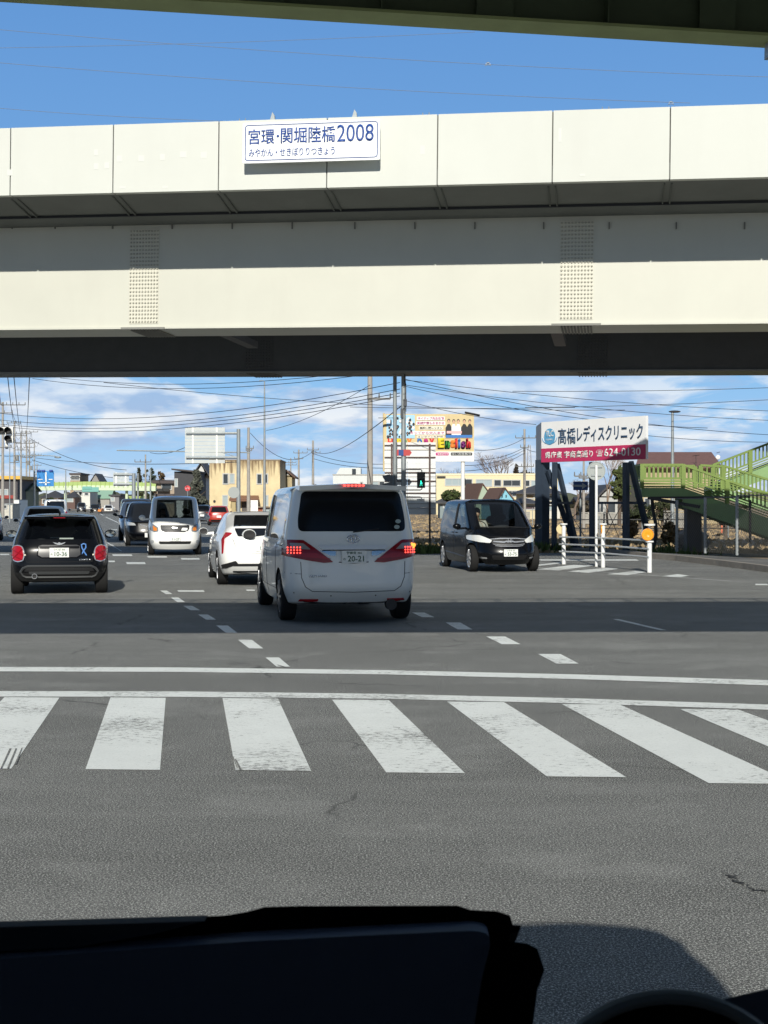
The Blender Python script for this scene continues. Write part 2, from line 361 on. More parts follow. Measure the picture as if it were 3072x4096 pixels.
class Car:
    """hull grown from seven plan-view rings, subdivided, with wheel arches cut; windows become panes of their own"""
    def __init__(s, label, s_, loc, heading, group=None, name='parked_car', cat='car'):
        s.s = s_; s.root = thing(name, label, cat, (loc[0], loc[1], 0), heading, group)
        L, Wd, H = s_['L'], s_['W'], s_['H']; s.L, s.W, s.H = L, Wd, H
        hw = Wd / 2; g = s_.get
        gc = g('gc', .22); zb = s_['zb']; zh = s_['zh']; cowl = s_['cowl']; rf = s_['rf']; rr = s_['rr']; rb = g('rb', .06)
        tw = g('tw', .80); ysb = s_['ysb']; ysr = s_['ysr']; zbf = g('zbf', zb); zbr = g('zbr', zb); hz = g('cowlz', zbf)
        fb = g('fbow', .22); rbow = g('rbow', .05); roofd = g('roofd', .05)
        # ring: yr yf hwr hws hwf z(rear) z(side rear) z(side front) z(front) bow_r bow_f side_ys
        lo = [L * .2, L * .35, L * .5, L * .55, L * .72]
        rings = [
            (.14, L - .16, hw * .86, hw * .93, hw * .80, gc + .04, gc - .02, gc - .02, gc - .02, rbow, fb, lo),
            (.0, L, hw * .95, hw * .985, hw * .90, gc + .20, gc + .16, gc + .16, gc + .16, rbow, fb, lo),
            (g('r2', .03), L - g('f2', .02), hw * .97, hw, hw * .93, g('z2r', .66), .62, .60, g('z2f', .55), rbow, fb, lo),
            (g('r3', .06), L - g('f3', .14), hw * g('w3r', .97), hw * .995, hw * .90, g('z3r', .95), zb - .14, zb - .16, zh, rbow, fb, lo),
            (rb, cowl, hw * g('w4r', .94), hw * .965, hw * .86, zbr, zb, zbf, hz, rbow, .14, ysb),
            (rr, rf, hw * tw * g('w5r', .95), hw * tw, hw * tw * .95, H - roofd - g('rd5', .02), H - roofd - .01, H - roofd - .02, H - roofd - .02, .03, .10, ysr),
            (rr + .25, rf - .3, hw * tw * .70, hw * tw * .78, hw * tw * .66, H - .012 - g('rdrop', 0), H - .004, H - .004, H - .012, .02, .06, [a * .9 + .1 * L / 2 for a in ysr]),
        ]
        bm = bmesh.new(); grid = []
        crl = bm.edges.layers.float.new('crease_edge')
        for (yr, yf, wr, ws, wf, z1, z2, z3, z4, br, bf, ys) in rings:
            half = [(0, yr, z1), (.5 * wr, yr + br * .25, z1), (.82 * wr, yr + br * .7, z1)]
            c3y = yr + br + .10 + (.10 if z1 > 1 else .06); half.append((wr * 1.0, c3y, z1 * .6 + z2 * .4))
            for k, y in enumerate(ys):
                t = (y - ys[0]) / (ys[-1] - ys[0]); w = ws * (1 - .02 * (2 * t - 1) ** 2)
                half.append((w, y, z2 + (z3 - z2) * t))
            half.append((wf, yf - bf - .18, z3 * .35 + z4 * .65))
            half += [(.82 * wf, yf - bf * .62, z4), (.5 * wf, yf - bf * .22, z4), (0, yf, z4)]
            if 'tweak' in s_: half = [s_['tweak'](len(grid), i, Vector(p)) for i, p in enumerate(half)]
            rv = [bm.verts.new(p) for p in half]
            lv = [rv[0]] + [bm.verts.new((-p[0], p[1], p[2])) for p in half[1:-1]] + [rv[-1]]
            grid.append((rv, lv))
        NC = 13; winR = g('winR', (0, 1)); winS = g('winS', (4, 5, 7)); winF = (10, 11)
        bmats = {}
        for k in range(6):
            for side in (0, 1):
                A, B = grid[k][side], grid[k + 1][side]
                for i in range(NC - 1):
                    vs = [A[i], A[i + 1], B[i + 1], B[i]]
                    if side: vs.reverse()
                    f = bm.faces.new(vs)
                    f.material_index = 0
                    if k == 4 and (i in winR or i in winS or i in winF): f.material_index = 1
                    if k == 0 and g('clad'): f.material_index = 3
        for k, mi in ((0, 2), (6, 0)):
            rv, lv = grid[k]
            for i in range(NC - 1):
                vs = [rv[i], rv[i + 1], lv[i + 1], lv[i]]
                vs = [v for j, v in enumerate(vs) if v not in vs[:j]]
                if k == 6: vs.reverse()
                f = bm.faces.new(vs); f.material_index = mi
        def cr(k, c, rng=range(12)):
            for side in (0, 1):
                for i in rng:
                    e = bm.edges.get((grid[k][side][i], grid[k][side][i + 1]))
                    if e: e[crl] = c
        cr(0, .7); cr(4, .55); cr(5, .3); cr(3, g('c3', .25)); cr(3, g('c3f', .5), range(9, 12)); cr(1, .2)
        for side in (0, 1):
            for i in (9,):
                e = bm.edges.get((grid[4][side][i], grid[5][side][i]))
                if e: e[crl] = .4
            e = bm.edges.get((grid[4][side][3], grid[5][side][3]))
            if e: e[crl] = .3
        bmesh.ops.recalc_face_normals(bm, faces=bm.faces)
        me = bpy.data.meshes.new('hull'); bm.to_mesh(me); bm.free()
        s.paint = s_['paint']; s.glassm = g('glass', DARKGL)
        for m in (s.paint, s.glassm, BLK, g('cladm', BLK)): me.materials.append(m)
        o = bpy.data.objects.new('hull', me); C.objects.link(o)
        sb = o.modifiers.new('s', 'SUBSURF'); sb.levels = sb.render_levels = g('sub', 3); 
        s.wr = g('wr', .32); s.ax = s_['ax']; cuts = []
        for y in s.ax:
            b = MB(); b.lathe([(-1.3, .01), (-1.3, s.wr + .055), (1.3, s.wr + .055), (1.3, .01)], 28, 'x', (0, y, s.wr), close=True)
            c = b.build('cutter', BLK); c.data.materials.clear()
            for m in (s.paint, s.glassm, BLK): c.data.materials.append(m)
            for p in c.data.polygons: p.material_index = 2
            cuts.append(c); mo = o.modifiers.new('b', 'BOOLEAN'); mo.operation = 'DIFFERENCE'; mo.object = c; mo.solver = 'EXACT'
            c.hide_render = True
        bpy.context.view_layer.update(); dg = bpy.context.evaluated_depsgraph_get()
        full = bpy.data.meshes.new_from_object(o.evaluated_get(dg))
        s.bvh = BVHTree.FromPolygons([v.co for v in full.vertices], [list(p.vertices) for p in full.polygons])
        for x in cuts + [o]: bpy.data.objects.remove(x)
        # split
        bm = bmesh.new(); bm.from_mesh(full)
        gl = [f for f in bm.faces if f.material_index == 1]; seen = set(); comps = []
        for f in gl:
            if f in seen: continue
            st = [f]; seen.add(f); comp = []
            while st:
                q = st.pop(); comp.append(q)
                for e in q.edges:
                    for h in e.link_faces:
                        if h.material_index == 1 and h not in seen: seen.add(h); st.append(h)
            comps.append(comp)
        outs = []
        for comp in comps:
            idx = {}; vs = []; fs = []
            for f in comp:
                r = []
                for v in f.verts:
                    if v not in idx: idx[v] = len(vs); vs.append(v.co.copy())
                    r.append(idx[v])
                fs.append(r)
            cen = sum(vs, Vector()) / len(vs)
            nm = 'windscreen' if cen.y > ysr[-1] - .05 and abs(cen.x) < .2 else ('rear_window' if abs(cen.x) < .2 else 'side_window')
            outs.append((nm, vs, fs))
        bmesh.ops.delete(bm, geom=gl, context='FACES')
        bm.to_mesh(full); bm.free()
        full.polygons.foreach_set('use_smooth', [True] * len(full.polygons)); full.set_sharp_from_angle(angle=R(38)); full.name = 'body'
        s.body = bpy.data.objects.new('body', full); C.objects.link(s.body); s.body.parent = s.root
        for nm, vs, fs in outs:
            if nm == 'rear_window' and g('no_rear'): gm = s.paint
            gm = g('fglass', s.glassm) if nm == 'windscreen' else (g('rglass', s.glassm) if nm == 'rear_window' else s.glassm)
            b = MB(); b.add(vs, fs); b.build(nm, gm, s.root, smooth=True, angle=60)
            # rubber seal along the pane's rim
        for y in s.ax:
            for sd in (-1, 1): s.wheel(sd, y)
        if gc and not g('closed'):
            pass
    def wheel(s, sd, y):
        r, w = s.wr, s.s.get('ww', .2); x1 = sd * (s.W / 2 - .03); x0 = x1 - sd * w
        b = MB(); ri = r * s.s.get('rimf', .68)
        b.lathe([(x0, ri), (x0, r * .93), (x0 + sd * .02, r * .985), (x0 + sd * .05, r), (x1 - sd * .05, r), (x1 - sd * .02, r * .985), (x1, r * .93), (x1, ri), (x1 - sd * .02, ri * .98), (x0, ri)], 30, 'x', (0, y, r))
        t = b.build('wheel', RUB, s.root, smooth=True)
        b = MB(); n = s.s.get('spokes', 5)
        b.lathe([(x1 - sd * .005, ri * 1.0), (x1 - sd * .012, ri * .9), (x1 - sd * .06, ri * .88)], 30, 'x', (0, y, r))
        b.lathe([(x1 - sd * .10, ri), (x1 - sd * .10, .01)], 24, 'x', (0, y, r))
        for k in range(n):
            a = 2 * math.pi * k / n + .3; dz, dy = math.cos(a), math.sin(a)
            b.bar((x1 - sd * .02, y + dy * .03, r + dz * .03), (x1 - sd * .02, y + dy * ri * .95, r + dz * ri * .95), .05 if n < 8 else .03, .05, up=(sd, 0, 0))
        b.cyl((x1 - sd * .05, y, r), (x1 + sd * .005, y, r), .055, 12)
        b.build('rim', s.s.get('rimm', ALU), t, smooth=True)
    def cast(s, a, b, side):
        L = s.L
        o, d = {'rear': (Vector((a, -2, b)), Vector((0, 1, 0))), 'front': (Vector((a, L + 2, b)), Vector((0, -1, 0))),
                'left': (Vector((-3, a, b)), Vector((1, 0, 0))), 'right': (Vector((3, a, b)), Vector((-1, 0, 0))), 'top': (Vector((a, b, 5)), Vector((0, 0, -1)))}[side]
        h, n, i, _ = s.bvh.ray_cast(o, d)
        ok = h is not None and ((side == 'rear' and h.y < .9) or (side == 'front' and h.y > L - 1.9) or side in ('left', 'right', 'top'))
        if not ok:
            g = Vector((a, 0.1, b)) if side == 'rear' else Vector((a, L - .15, b))
            if side in ('left', 'right'): g = Vector(((-1 if side == 'left' else 1) * s.W / 2, a, b))
            h, n, i, _ = s.bvh.find_nearest(g)
        if n.dot(d) > 0: n = -n
        return h, n
    def decal(s, name, pts, side, m, off=.008, rad=.02, parent=None, step=.05, mirror=False, skirt=.02):
        """a panel moulded onto the hull: its outline in (x,z) or (y,z), standing off the surface with turned-in edges"""
        if mirror and side in ('rear', 'front'): pts = [(-p[0], p[1]) for p in pts]
        if rad: pts = round_poly(pts, rad)
        bd = dens(pts, step); n = len(bd); vs = [Vector(p) for p in bd]
        xs = [p[0] for p in bd]; ys = [p[1] for p in bd]
        x = min(xs) + step * .6
        while x < max(xs):
            y = min(ys) + step * .6
            while y < max(ys):
                if inside_poly((x, y), bd) and min((Vector((x, y)) - Vector(q)).length for q in bd) > step * .35: vs.append(Vector((x, y)))
                y += step
            x += step
        r = delaunay_2d_cdt([v.to_2d() if len(v) > 2 else v for v in vs], [(i, (i + 1) % n) for i in range(n)], [], 1, 1e-5)
        V, F = r[0], r[2]; top = []; low = []
        for v in V:
            h, nn = s.cast(v.x, v.y, side); top.append(h + nn * off); low.append(h - nn * skirt)
        b = MB(); b.add(top, F)
        # skirt on boundary edges
        cnt = {}
        for f in F:
            for i in range(len(f)):
                e = (f[i - 1], f[i]); k = tuple(sorted(e)); cnt[k] = cnt.get(k, 0) + 1
        for (i, j), c in cnt.items():
            if c == 1: b.add([top[i], top[j], low[j], low[i]], [(0, 1, 2, 3)])
        return b.build(name, m, parent or s.root, smooth=True, angle=50, merge=True)
    def both(s, name, pts, side, m, **k):
        a = s.decal(name, pts, side, m, **k)
        c = s.decal(name, pts, {'left': 'right', 'right': 'left'}.get(side, side), m, mirror=side in ('rear', 'front'), **k)
        return a, c
    def line(s, name, pts, side, m, r=.004, closed=False, parent=None, mirror=False, step=.05, off=0):
        if mirror: pts = [(-p[0], p[1]) for p in pts]
        q = dens(pts, step, closed); P3 = []
        for a, b_ in q:
            h, n = s.cast(a, b_, side); P3.append(h + n * off)
        b = MB(); b.tube(P3, r, 5, closed=closed); return b.build(name, m, parent or s.root, smooth=True)
    def dots(s, name, pts, side, m, r=.02, parent=None, off=.012):
        b = MB()
        for a, c in pts:
            h, n = s.cast(a, c, side); b.sphere(h + n * off, r, 8, 5, (1, .5, 1))
        return b.build(name, m, parent or s.root, smooth=True)
    def plate(s, x, z, side, rows, holder=True):
        h, n = s.cast(x, z, side); sg = -1 if side == 'rear' else 1
        y = h.y + sg * .03
        b = MB(); b.box((x, y, z), (.33, .016, .165)); o = b.build('licence_plate', PLT, s.root)
        M = Matrix.Identity(4) if side == 'rear' else Matrix.Rotation(math.pi, 4, 'Z')
        for (body, w, hh, dx, dz) in rows:
            xx = x + dx if side == 'rear' else x - dx
            text_part('plate_lettering', body, w, hh, PLG, o, xx, y + sg * .009, z + dz, bold=.01, depth=.002, M=M)
        return o
    def mirror_pods(s, y, z, m, w=.2, hh=.15, arm=.1, glassm=None, front=False):
        for sd in (-1, 1):
            h, n = s.cast(y, z, 'left' if sd < 0 else 'right')
            x = h.x + sd * (arm + w / 2); b = MB()
            b.sphere((x, y, z + .04), 1, 12, 8, (w / 2, .07, hh / 2))
            b.bar((h.x - sd * .03, y, z), (x, y, z - hh * .15), .05, .05)
            o = b.build('wing_mirror', m, s.root, smooth=True)
            g = MB(); g.lathe([(y - .075, .001), (y - .078, .9), (y - .05, .97)], 16, 'y'); 
            g.v = [(x + a * w / 2 * .88, b_, z + .04 + c * hh / 2 * .88) for a, b_, c in g.v]
            g.build('mirror_glass', glassm or mat('mirror_glass', (.35, .45, .5), .05, metal=1), o, smooth=True)
    def seats(s, ys, z0=.35, xs=(-.38, .38), hh=.62):
        for y in ys:
            for x in xs:
                b = MB(); b.box((x, y + .22, z0 + .1), (.48, .5, .16)); 
                b.sphere((x, y - .02, z0 + .12 + hh / 2), 1, 12, 8, (.25, .09, hh / 2))
                o = b.build('seat', SEATM, s.root, smooth=True)
                b = MB(); b.sphere((x, y - .05, z0 + hh + .22), 1, 10, 6, (.13, .06, .10)); b.build('headrest', SEATM, o, smooth=True)
    def dash(s, y, z, w=1.2):
        b = MB(); b.box((0, y, z - .12), (w, .45, .22)); b.build('dashboard', BLK, s.root)
        b = MB(); b.lathe([(-.012, .18), (0, .192), (.012, .18), (0, .168)], 20, 'y', close=True); 
        M = Matrix.Translation((.37, y - .33, z - .02)) @ Matrix.Rotation(R(-25), 4, 'X'); b.v = [tuple(M @ Vector(v)) for v in b.v]
        b.bar(M @ Vector((-.17, 0, 0)), M @ Vector((.17, 0, 0)), .03, .05); b.build('steering_wheel', BLK, s.root, smooth=True)

def front_at(px, Y, head, L, lat=0):
    """origin (rear middle) of a car whose front middle stands at pixel column px and distance Y"""
    x = xat(px, Y); return (x + math.sin(head) * L, Y - math.cos(head) * L)
SHADE = mat('windscreen_shade', (.02, .02, .025), .6)

PEARL = mat('pearl_white_paint', (.80, .81, .78), .32, coat=1)
WHITEP = mat('white_car_paint', (.85, .85, .82), .3, coat=1)
BLACKP = mat('black_car_paint', (.003, .0035, .005), .25, spec=.2, coat=.3)
NAVYP = mat('dark_metallic_paint', (.02, .022, .03), .3, coat=1)
SILVP = mat('silver_car_paint', (.42, .45, .49), .3, metal=.3, coat=1)
ORNP = mat('red_orange_paint', (.42, .03, .012), .3, coat=1)

def lamps_rear(c, pts, m=REDL): return c.both('tail_lamp', pts, 'rear', m, rad=.04, off=.012)

def person(label, loc, heading, hair, shirt, group=None, sc=1.0):
    """seated driver, arms forward on the wheel; body one grown skin"""
    t = thing('person', label, 'person', loc, heading, group)
    V = [(0, 0, 0), (0, .02, .22), (0, .03, .40), (0, .04, .50), (0, .05, .56),       # pelvis to neck
         (.17, .03, .45), (.24, .16, .24), (.20, .40, .30), (.18, .46, .31),
         (-.17, .03, .45), (-.24, .16, .24), (-.20, .40, .30), (-.18, .46, .31),
         (.10, .14, -.02), (.13, .50, .04), (.13, .62, -.32), (-.10, .14, -.02), (-.13, .50, .04), (-.13, .62, -.32),
         (.13, .72, -.36), (-.13, .72, -.36)]
    Eg = [(0, 1), (1, 2), (2, 3), (3, 4), (2, 5), (5, 6), (6, 7), (7, 8), (2, 9), (9, 10), (10, 11), (11, 12), (0, 13), (13, 14), (14, 15), (0, 16), (16, 17), (17, 18), (15, 19), (18, 20)]
    rad = [.15, .135, .13, .06, .052, .07, .05, .036, .03, .07, .05, .036, .03, .10, .07, .045, .10, .07, .045, .04, .04]
    me = bpy.data.meshes.new('body'); me.from_pydata(V, Eg, []); o = bpy.data.objects.new('body', me); C.objects.link(o)
    o.modifiers.new('k', 'SKIN'); sl = me.skin_vertices[0].data
    for i, r in enumerate(rad): sl[i].radius = (r, r * .85)
    sl[0].use_root = True
    o.modifiers.new('s', 'SUBSURF').levels = 2
    bpy.context.view_layer.update()
    m2 = bpy.data.meshes.new_from_object(o.evaluated_get(bpy.context.evaluated_depsgraph_get())); bpy.data.objects.remove(o)
    skin = mat('skin', (.52, .33, .24), .5)
    bm = bmesh.new(); bm.from_mesh(m2)
    # head joined on the neck as part of the same mesh
    hd = MB(); n, m = 16, 12
    for i in range(m + 1):
        ph = math.pi * i / m
        for k in range(n):
            a = 2 * math.pi * k / n; x, y, z = math.sin(ph) * math.cos(a), math.sin(ph) * math.sin(a), math.cos(ph)
            w = .078 * (1 - .22 * max(0, -z)); yy = .092 * y
            if y > .75 and abs(x) < .35 and -.45 < z < .05: yy += .022 * (1 - abs(z + .2) * 2)       # nose
            if y > .6 and .05 < z < .3: yy -= .008                                                     # eye sockets
            hd.v.append((x * w, yy + .06, z * .118 + .68))
    for i in range(m):
        for k in range(n): hd.f.append([i * n + k, (i + 1) * n + k, (i + 1) * n + (k + 1) % n, i * n + (k + 1) % n]); hd.m.append(0)
    hd.cyl((0, .045, .5), (0, .05, .62), .052, 12)
    for sd in (-1, 1):
        hd.sphere((sd * .078, .05, .675), 1, 8, 6, (.012, .022, .034))
        for k in range(4):   # fingers curled over the wheel rim
            hd.tube([(sd * .18, .47, .335 - k * .018), (sd * .17, .52, .335 - k * .018), (sd * .15, .54, .33 - k * .018), (sd * .135, .52, .325 - k * .018)], .009, 6)
        hd.tube([(sd * .165, .46, .34), (sd * .14, .50, .355), (sd * .13, .52, .35)], .010, 6)
    hm = bpy.data.meshes.new('head'); hm.from_pydata(hd.v, [], hd.f); bm.from_mesh(hm)
    for v in bm.verts: v.co = v.co * sc
    bm.to_mesh(m2); bm.free(); m2.materials.clear(); m2.materials.append(skin); m2.polygons.foreach_set('use_smooth', [True] * len(m2.polygons)); m2.name = 'body'
    o = bpy.data.objects.new('body', m2); C.objects.link(o); o.parent = t
    b = MB(); b.sphere((0, .035, .72), 1, 14, 10, (.098, .105, .105)); 
    b.v = [(x, min(y, .10) if z < .76 else y, z) for x, y, z in b.v]; b.sphere((0, -.02, .62), 1, 12, 8, (.09, .06, .12)); b.build('hair', hair, t, smooth=True)
    b = MB(); b.tube([(0, 0, -.1), (0, .01, .1), (0, .02, .25), (0, .03, .42), (0, .035, .50)], [.17, .165, .165, .15, .07], 16)
    for sd in (-1, 1): b.tube([(sd * .1, .03, .44), (sd * .18, .03, .45), (sd * .245, .16, .24), (sd * .21, .38, .295)], [.08, .085, .062, .048], 10)
    b.build('shirt', shirt, t, smooth=True)
    b = MB()
    for sd in (-1, 1):
        b.sphere((sd * .030, .143, .70), 1, 8, 6, (.012, .006, .006))
        b.bar((sd * .015, .146, .725), (sd * .05, .138, .722), .006)
    b.sphere((0, .143, .622), 1, 8, 6, (.022, .006, .006)); b.build('face_features', mat('dark_brown', (.05, .02, .015), .6), t, smooth=True)
    return t

def build_cars():
    # ---------------- white minivan in front (rear view)
    S = dict(L=4.85, W=1.85, H=1.875, zb=1.10, zbr=1.12, zh=.92, cowl=4.0, rf=3.15, rr=.20, rb=.08, tw=.86, w5r=.97,
             ysb=[.62, 1.25, 2.35, 2.47, 3.45], ysr=[.62, 1.25, 2.30, 2.42, 2.95], paint=PEARL, ax=(.93, 3.88), wr=.335, ww=.21,
             z2r=.62, z3r=.95, r2=.02, r3=.03, winR=(), roofd=.07, gc=.24, spokes=10, w4r=.97, fbow=.3)
    c = Car('silvery white minivan seen from behind with lit brake lamps, nearest vehicle ahead', S, (-.395, 18.78), R(10.4), 'vehicles on the road', name='minivan', cat='minivan'); A = c
    c.decal('rear_window', [(-.66, 1.76), (.66, 1.76), (.72, 1.40), (.72, 1.23), (-.72, 1.23), (-.72, 1.40)], 'rear', mat('rear_privacy_glass', (.010, .011, .013), .12, spec=.22), rad=.07, off=.006)
    # roof spoiler
    b = MB()
    prof = [(-.72, .03), (-.40, -.02), (0, -.035), (.40, -.02), (.72, .03)]
    for i in range(4):
        (x0, y0), (x1, y1) = prof[i], prof[i + 1]
        t0, t1 = 1.865 - .05 * abs(x0) , 1.865 - .05 * abs(x1)
        b.add([(x0, .50, t0 + .01), (x1, .50, t1 + .01), (x1, y1 + .03, t1), (x0, y0 + .03, t0), (x0, .50, t0 - .03), (x1, .50, t1 - .03), (x1, y1 + .05, t1 - .06), (x0, y0 + .05, t0 - .06)],
              [(0, 1, 2, 3), (3, 2, 6, 7), (7, 6, 5, 4), (0, 3, 7, 4), (1, 5, 6, 2)])
    sp_ = b.build('roof_spoiler', PEARL, c.root, smooth=True, angle=30, merge=True)
    b = MB()
    for k in range(6): b.sphere((-.125 + .05 * k, .005, 1.838), 1, 8, 5, (.017, .012, .014))
    b.build('brake_light', LITR, sp_, smooth=True)
    tl = [(-.87, 1.10), (-.50, 1.075), (-.42, .97), (-.18, .86), (-.20, .825), (-.45, .86), (-.86, .93)]
    tl = [(-.915, 1.12), (-.66, 1.115), (-.50, 1.0), (-.27, .825), (-.40, .815), (-.62, .85), (-.915, .91)]
    for mir in (False, True):
        o = c.decal('tail_lamp', tl, 'rear', REDD, mirror=mir, rad=.02, off=.014, step=.04)
        c.decal('reversing_lens', [(-.82, 1.075), (-.66, 1.07), (-.57, .99), (-.80, 1.00)], 'rear', mat('smoked_lens', (.30, .27, .27), .15, coat=1), mirror=mir, off=.018, parent=o, rad=.01, step=.04)
        c.decal('reflector_band', [(-.84, .95), (-.50, .945), (-.30, .865), (-.60, .885), (-.84, .915)], 'rear', REDL, mirror=mir, off=.018, parent=o, rad=.01, step=.04)
        sx = 1 if mir else -1
        c.dots('lit_dots', [(sx * (.84 - .035 * i), .945 + .035 * j) for i in range(5) for j in range(3)], 'rear', LITR, .011, o, .02)
        if mir: c.dots('indicator', [(.84, 1.04), (.80, 1.045), (.82, 1.02)], 'rear', LITO, .026, o, .018)
    c.decal('chrome_strip', [(-.48, 1.035), (.48, 1.035), (.42, .985), (-.42, .985)], 'rear', mat('bright_trim', (.80, .81, .82), .3, metal=.25), off=.035, rad=.015, step=.06)
    c.line('strip_dark_edge', [(-.42, .978), (.42, .978)], 'rear', SEAM, .005, off=.02)  # dark line along the strip's lower edge
    c.both('plate_lamp_housing', [(-.45, .975), (-.24, .968), (-.24, .905), (-.32, .91)], 'rear', mat('chrome_dull', (.55, .56, .57), .2, metal=1), off=.012, rad=.015)
    c.plate(0, .895, 'rear', [('20-21', .215, .075, -.085, -.062), ('の', .03, .03, -.145, -.045), ('宇都宮 301', .2, .036, -.1, .035)])
    b = MB(); h, n = c.cast(0, 1.12, 'rear'); y = h.y - .012
    def oval(cx, cz, a, bb, r=.007):
        b.tube([(cx + a * math.cos(t * math.pi / 10), y, cz + bb * math.sin(t * math.pi / 10)) for t in range(20)], r, 6, closed=True)
    oval(0, 1.13, .082, .054, .008); oval(0, 1.13, .026, .050); oval(0, 1.148, .062, .024)
    b.build('emblem', CHR, c.root, smooth=True)
    text_part('lettering', 'ALPHARD', .24, .028, CHR, c.root, -.60, .015, .63, bold=.02)
    c.line('tailgate_gap', [(-.70, .83), (-.69, .62), (-.64, .50), (-.55, .44), (0, .425), (.55, .44), (.64, .50), (.69, .62), (.70, .83)], 'rear', SEAM, .005)
    c.line('bumper_gap', [(-.88, .68), (-.70, .67)], 'rear', SEAM, .004); c.line('bumper_gap', [(.70, .67), (.88, .68)], 'rear', SEAM, .004)
    c.line('garnish_gap', [(-.2, .825), (0, .81), (.2, .825)], 'rear', SEAM, .006)
    c.both('reflector', [(-.70, .335), (-.46, .335), (-.47, .305), (-.72, .305)], 'rear', REDL, rad=.01, off=.01)
    c.dots('parking_sensor', [(-.30, .38), (.30, .38), (-.78, .42), (.78, .42)], 'rear', BLK, .011, None, .0)
    b = MB(); b.lathe([(.02, .045), (-.01, .048), (-.01, .042), (.08, .040)], 18, 'y', (.52, .12, .25)); b.build('exhaust', ALU, c.root, smooth=True)
    b = MB(); b.lathe([(.0, .0), (.0, .075), (.1, .075)], 18, 'y', (.52, .10, .25)); b.build('exhaust_surround', BLK, c.root, smooth=True)
    c.decal('lower_valance', [(-.72, .24), (.72, .24), (.66, .205), (-.66, .205)], 'rear', BLK, off=.012, rad=.01)
    for (x, z) in ((.62, 1.36), (.60, 1.285)):
        c.decal('round_sticker', [(x + .04 * math.cos(a * .785), z + .028 * math.sin(a * .785)) for a in range(8)], 'rear', mat('pale_sticker', (.35, .42, .40), .6), off=.009, rad=.005, step=.03)
    for sd in ('left', 'right'):
        c.line('door_gap', [(1.28, 1.06), (1.28, .32)], sd, SEAM, .004); c.line('door_gap', [(2.40, 1.06), (2.40, .30)], sd, SEAM, .004)
        c.line('door_gap', [(3.45, 1.04), (3.52, .75), (3.40, .30)], sd, SEAM, .004)
        c.line('slide_rail', [(.60, 1.03), (1.26, 1.03)], sd, SEAM, .006)
        c.line('sill_gap', [(1.36, .42), (3.40, .42)], sd, SEAM, .004)
        c.line('door_handle', [(2.22, .93), (2.36, .93)], sd, CHR, .014, off=.012); c.line('door_handle', [(2.52, .93), (2.68, .93)], sd, CHR, .014, off=.012)
        c.line('window_trim', [(.66, 1.10), (3.3, 1.09)], sd, CHR, .007, off=.004)
        c.line('pillar_trim', [(2.40, 1.12), (2.36, 1.72)], sd, BLK, .03)
    c.mirror_pods(3.42, 1.08, PEARL, .22, .17, .12, BLK)
    b = MB()
    b.tube([(0, -.01 + c.cast(0, 1.22, 'rear')[0].y, 1.22), (.35, c.cast(.35, 1.26, 'rear')[0].y - .01, 1.26)], .008, 5)
    b.build('wiper', BLK, c.root, smooth=True)

    # ---------------- small black hatchback (rear view)
    S = dict(L=3.85, W=1.73, H=1.42, zb=.93, zbr=.97, zh=.80, cowl=2.95, rf=2.55, rr=.38, rb=.12, tw=.75, w5r=.97,
             ysb=[.60, 1.35, 1.50, 1.60, 2.72], ysr=[.75, 1.4, 1.55, 1.62, 2.40], paint=BLACKP, ax=(.62, 3.12), wr=.305, ww=.21,
             z2r=.52, z3r=.80, r2=.0, r3=.03, gc=.20, clad=1, rglass=CLG, fglass=CLG, glass=CLG, winR=(0, 1), roofd=.045, w4r=.86, w3r=.95, rbow=.09)
    hm = R(12); ox, oy = -5.66, 24.75
    c = Car('small black hatchback seen from behind with round red lamps and a blue ribbon sticker', S, (ox, oy), hm, 'vehicles on the road', name='hatchback')
    b = MB(); prof = [(-.60, .08), (-.3, .03), (0, .015), (.3, .03), (.60, .08)]
    for i in range(4):
        (x0, y0), (x1, y1) = prof[i], prof[i + 1]; y0 += .18; y1 += .18
        b.add([(x0, .62, 1.385), (x1, .62, 1.385), (x1, y1, 1.372), (x0, y0, 1.372), (x0, .62, 1.35), (x1, .62, 1.35), (x1, y1 + .02, 1.325), (x0, y0 + .02, 1.325)],
              [(0, 1, 2, 3), (3, 2, 6, 7), (7, 6, 5, 4), (0, 3, 7, 4), (1, 5, 6, 2)])
    sp_ = b.build('roof_spoiler', BLACKP, c.root, smooth=True, angle=30, merge=True)
    b = MB(); b.box((0, .19, 1.35), (.2, .02, .014)); b.build('brake_light', REDD, sp_)
    rim = [(-.79, .85), (-.71, .875), (-.63, .855), (-.595, .79), (-.585, .68), (-.61, .60), (-.70, .575), (-.78, .60), (-.805, .70)]
    ins = [(x * .94 - .043, z * .9 + .0735) for x, z in rim]
    for mir in (False, True):
        o = c.decal('tail_lamp', rim, 'rear', CHR, mirror=mir, rad=.03, off=.012, step=.04)
        c.decal('red_lens', [(-.705 + (x + .705) * .86, .735 + (z - .735) * .88) for x, z in rim], 'rear', REDL, mirror=mir, rad=.03, off=.022, parent=o, step=.04)
        for (p, q) in (((-.80, .80), (-.62, .70)), ((-.80, .70), (-.62, .62)), ((-.78, .63), (-.62, .80))):
            c.line('lens_pattern', [p, q], 'rear', REDD, .010, parent=o, mirror=mir, off=.022)
        c.dots('glint_dot', [((-1 if not mir else 1) * .575, .70)], 'rear', mat('glint', (.8, .75, .6), .2), .016, o, .02)  # pale dot painted in for a glint beside the lamp
    rec = [(-.36, .86), (-.30, .885), (.30, .885), (.36, .86), (.37, .70), (.30, .655), (-.30, .655), (-.37, .70)]
    c.decal('plate_recess', rec, 'rear', mat('recess_black', (.015, .016, .02), .35), off=.004, rad=.03)
    c.decal('handle_bar', [(-.34, .845), (.34, .845), (.33, .815), (-.33, .815)], 'rear', BLACKP, off=.03, rad=.01)
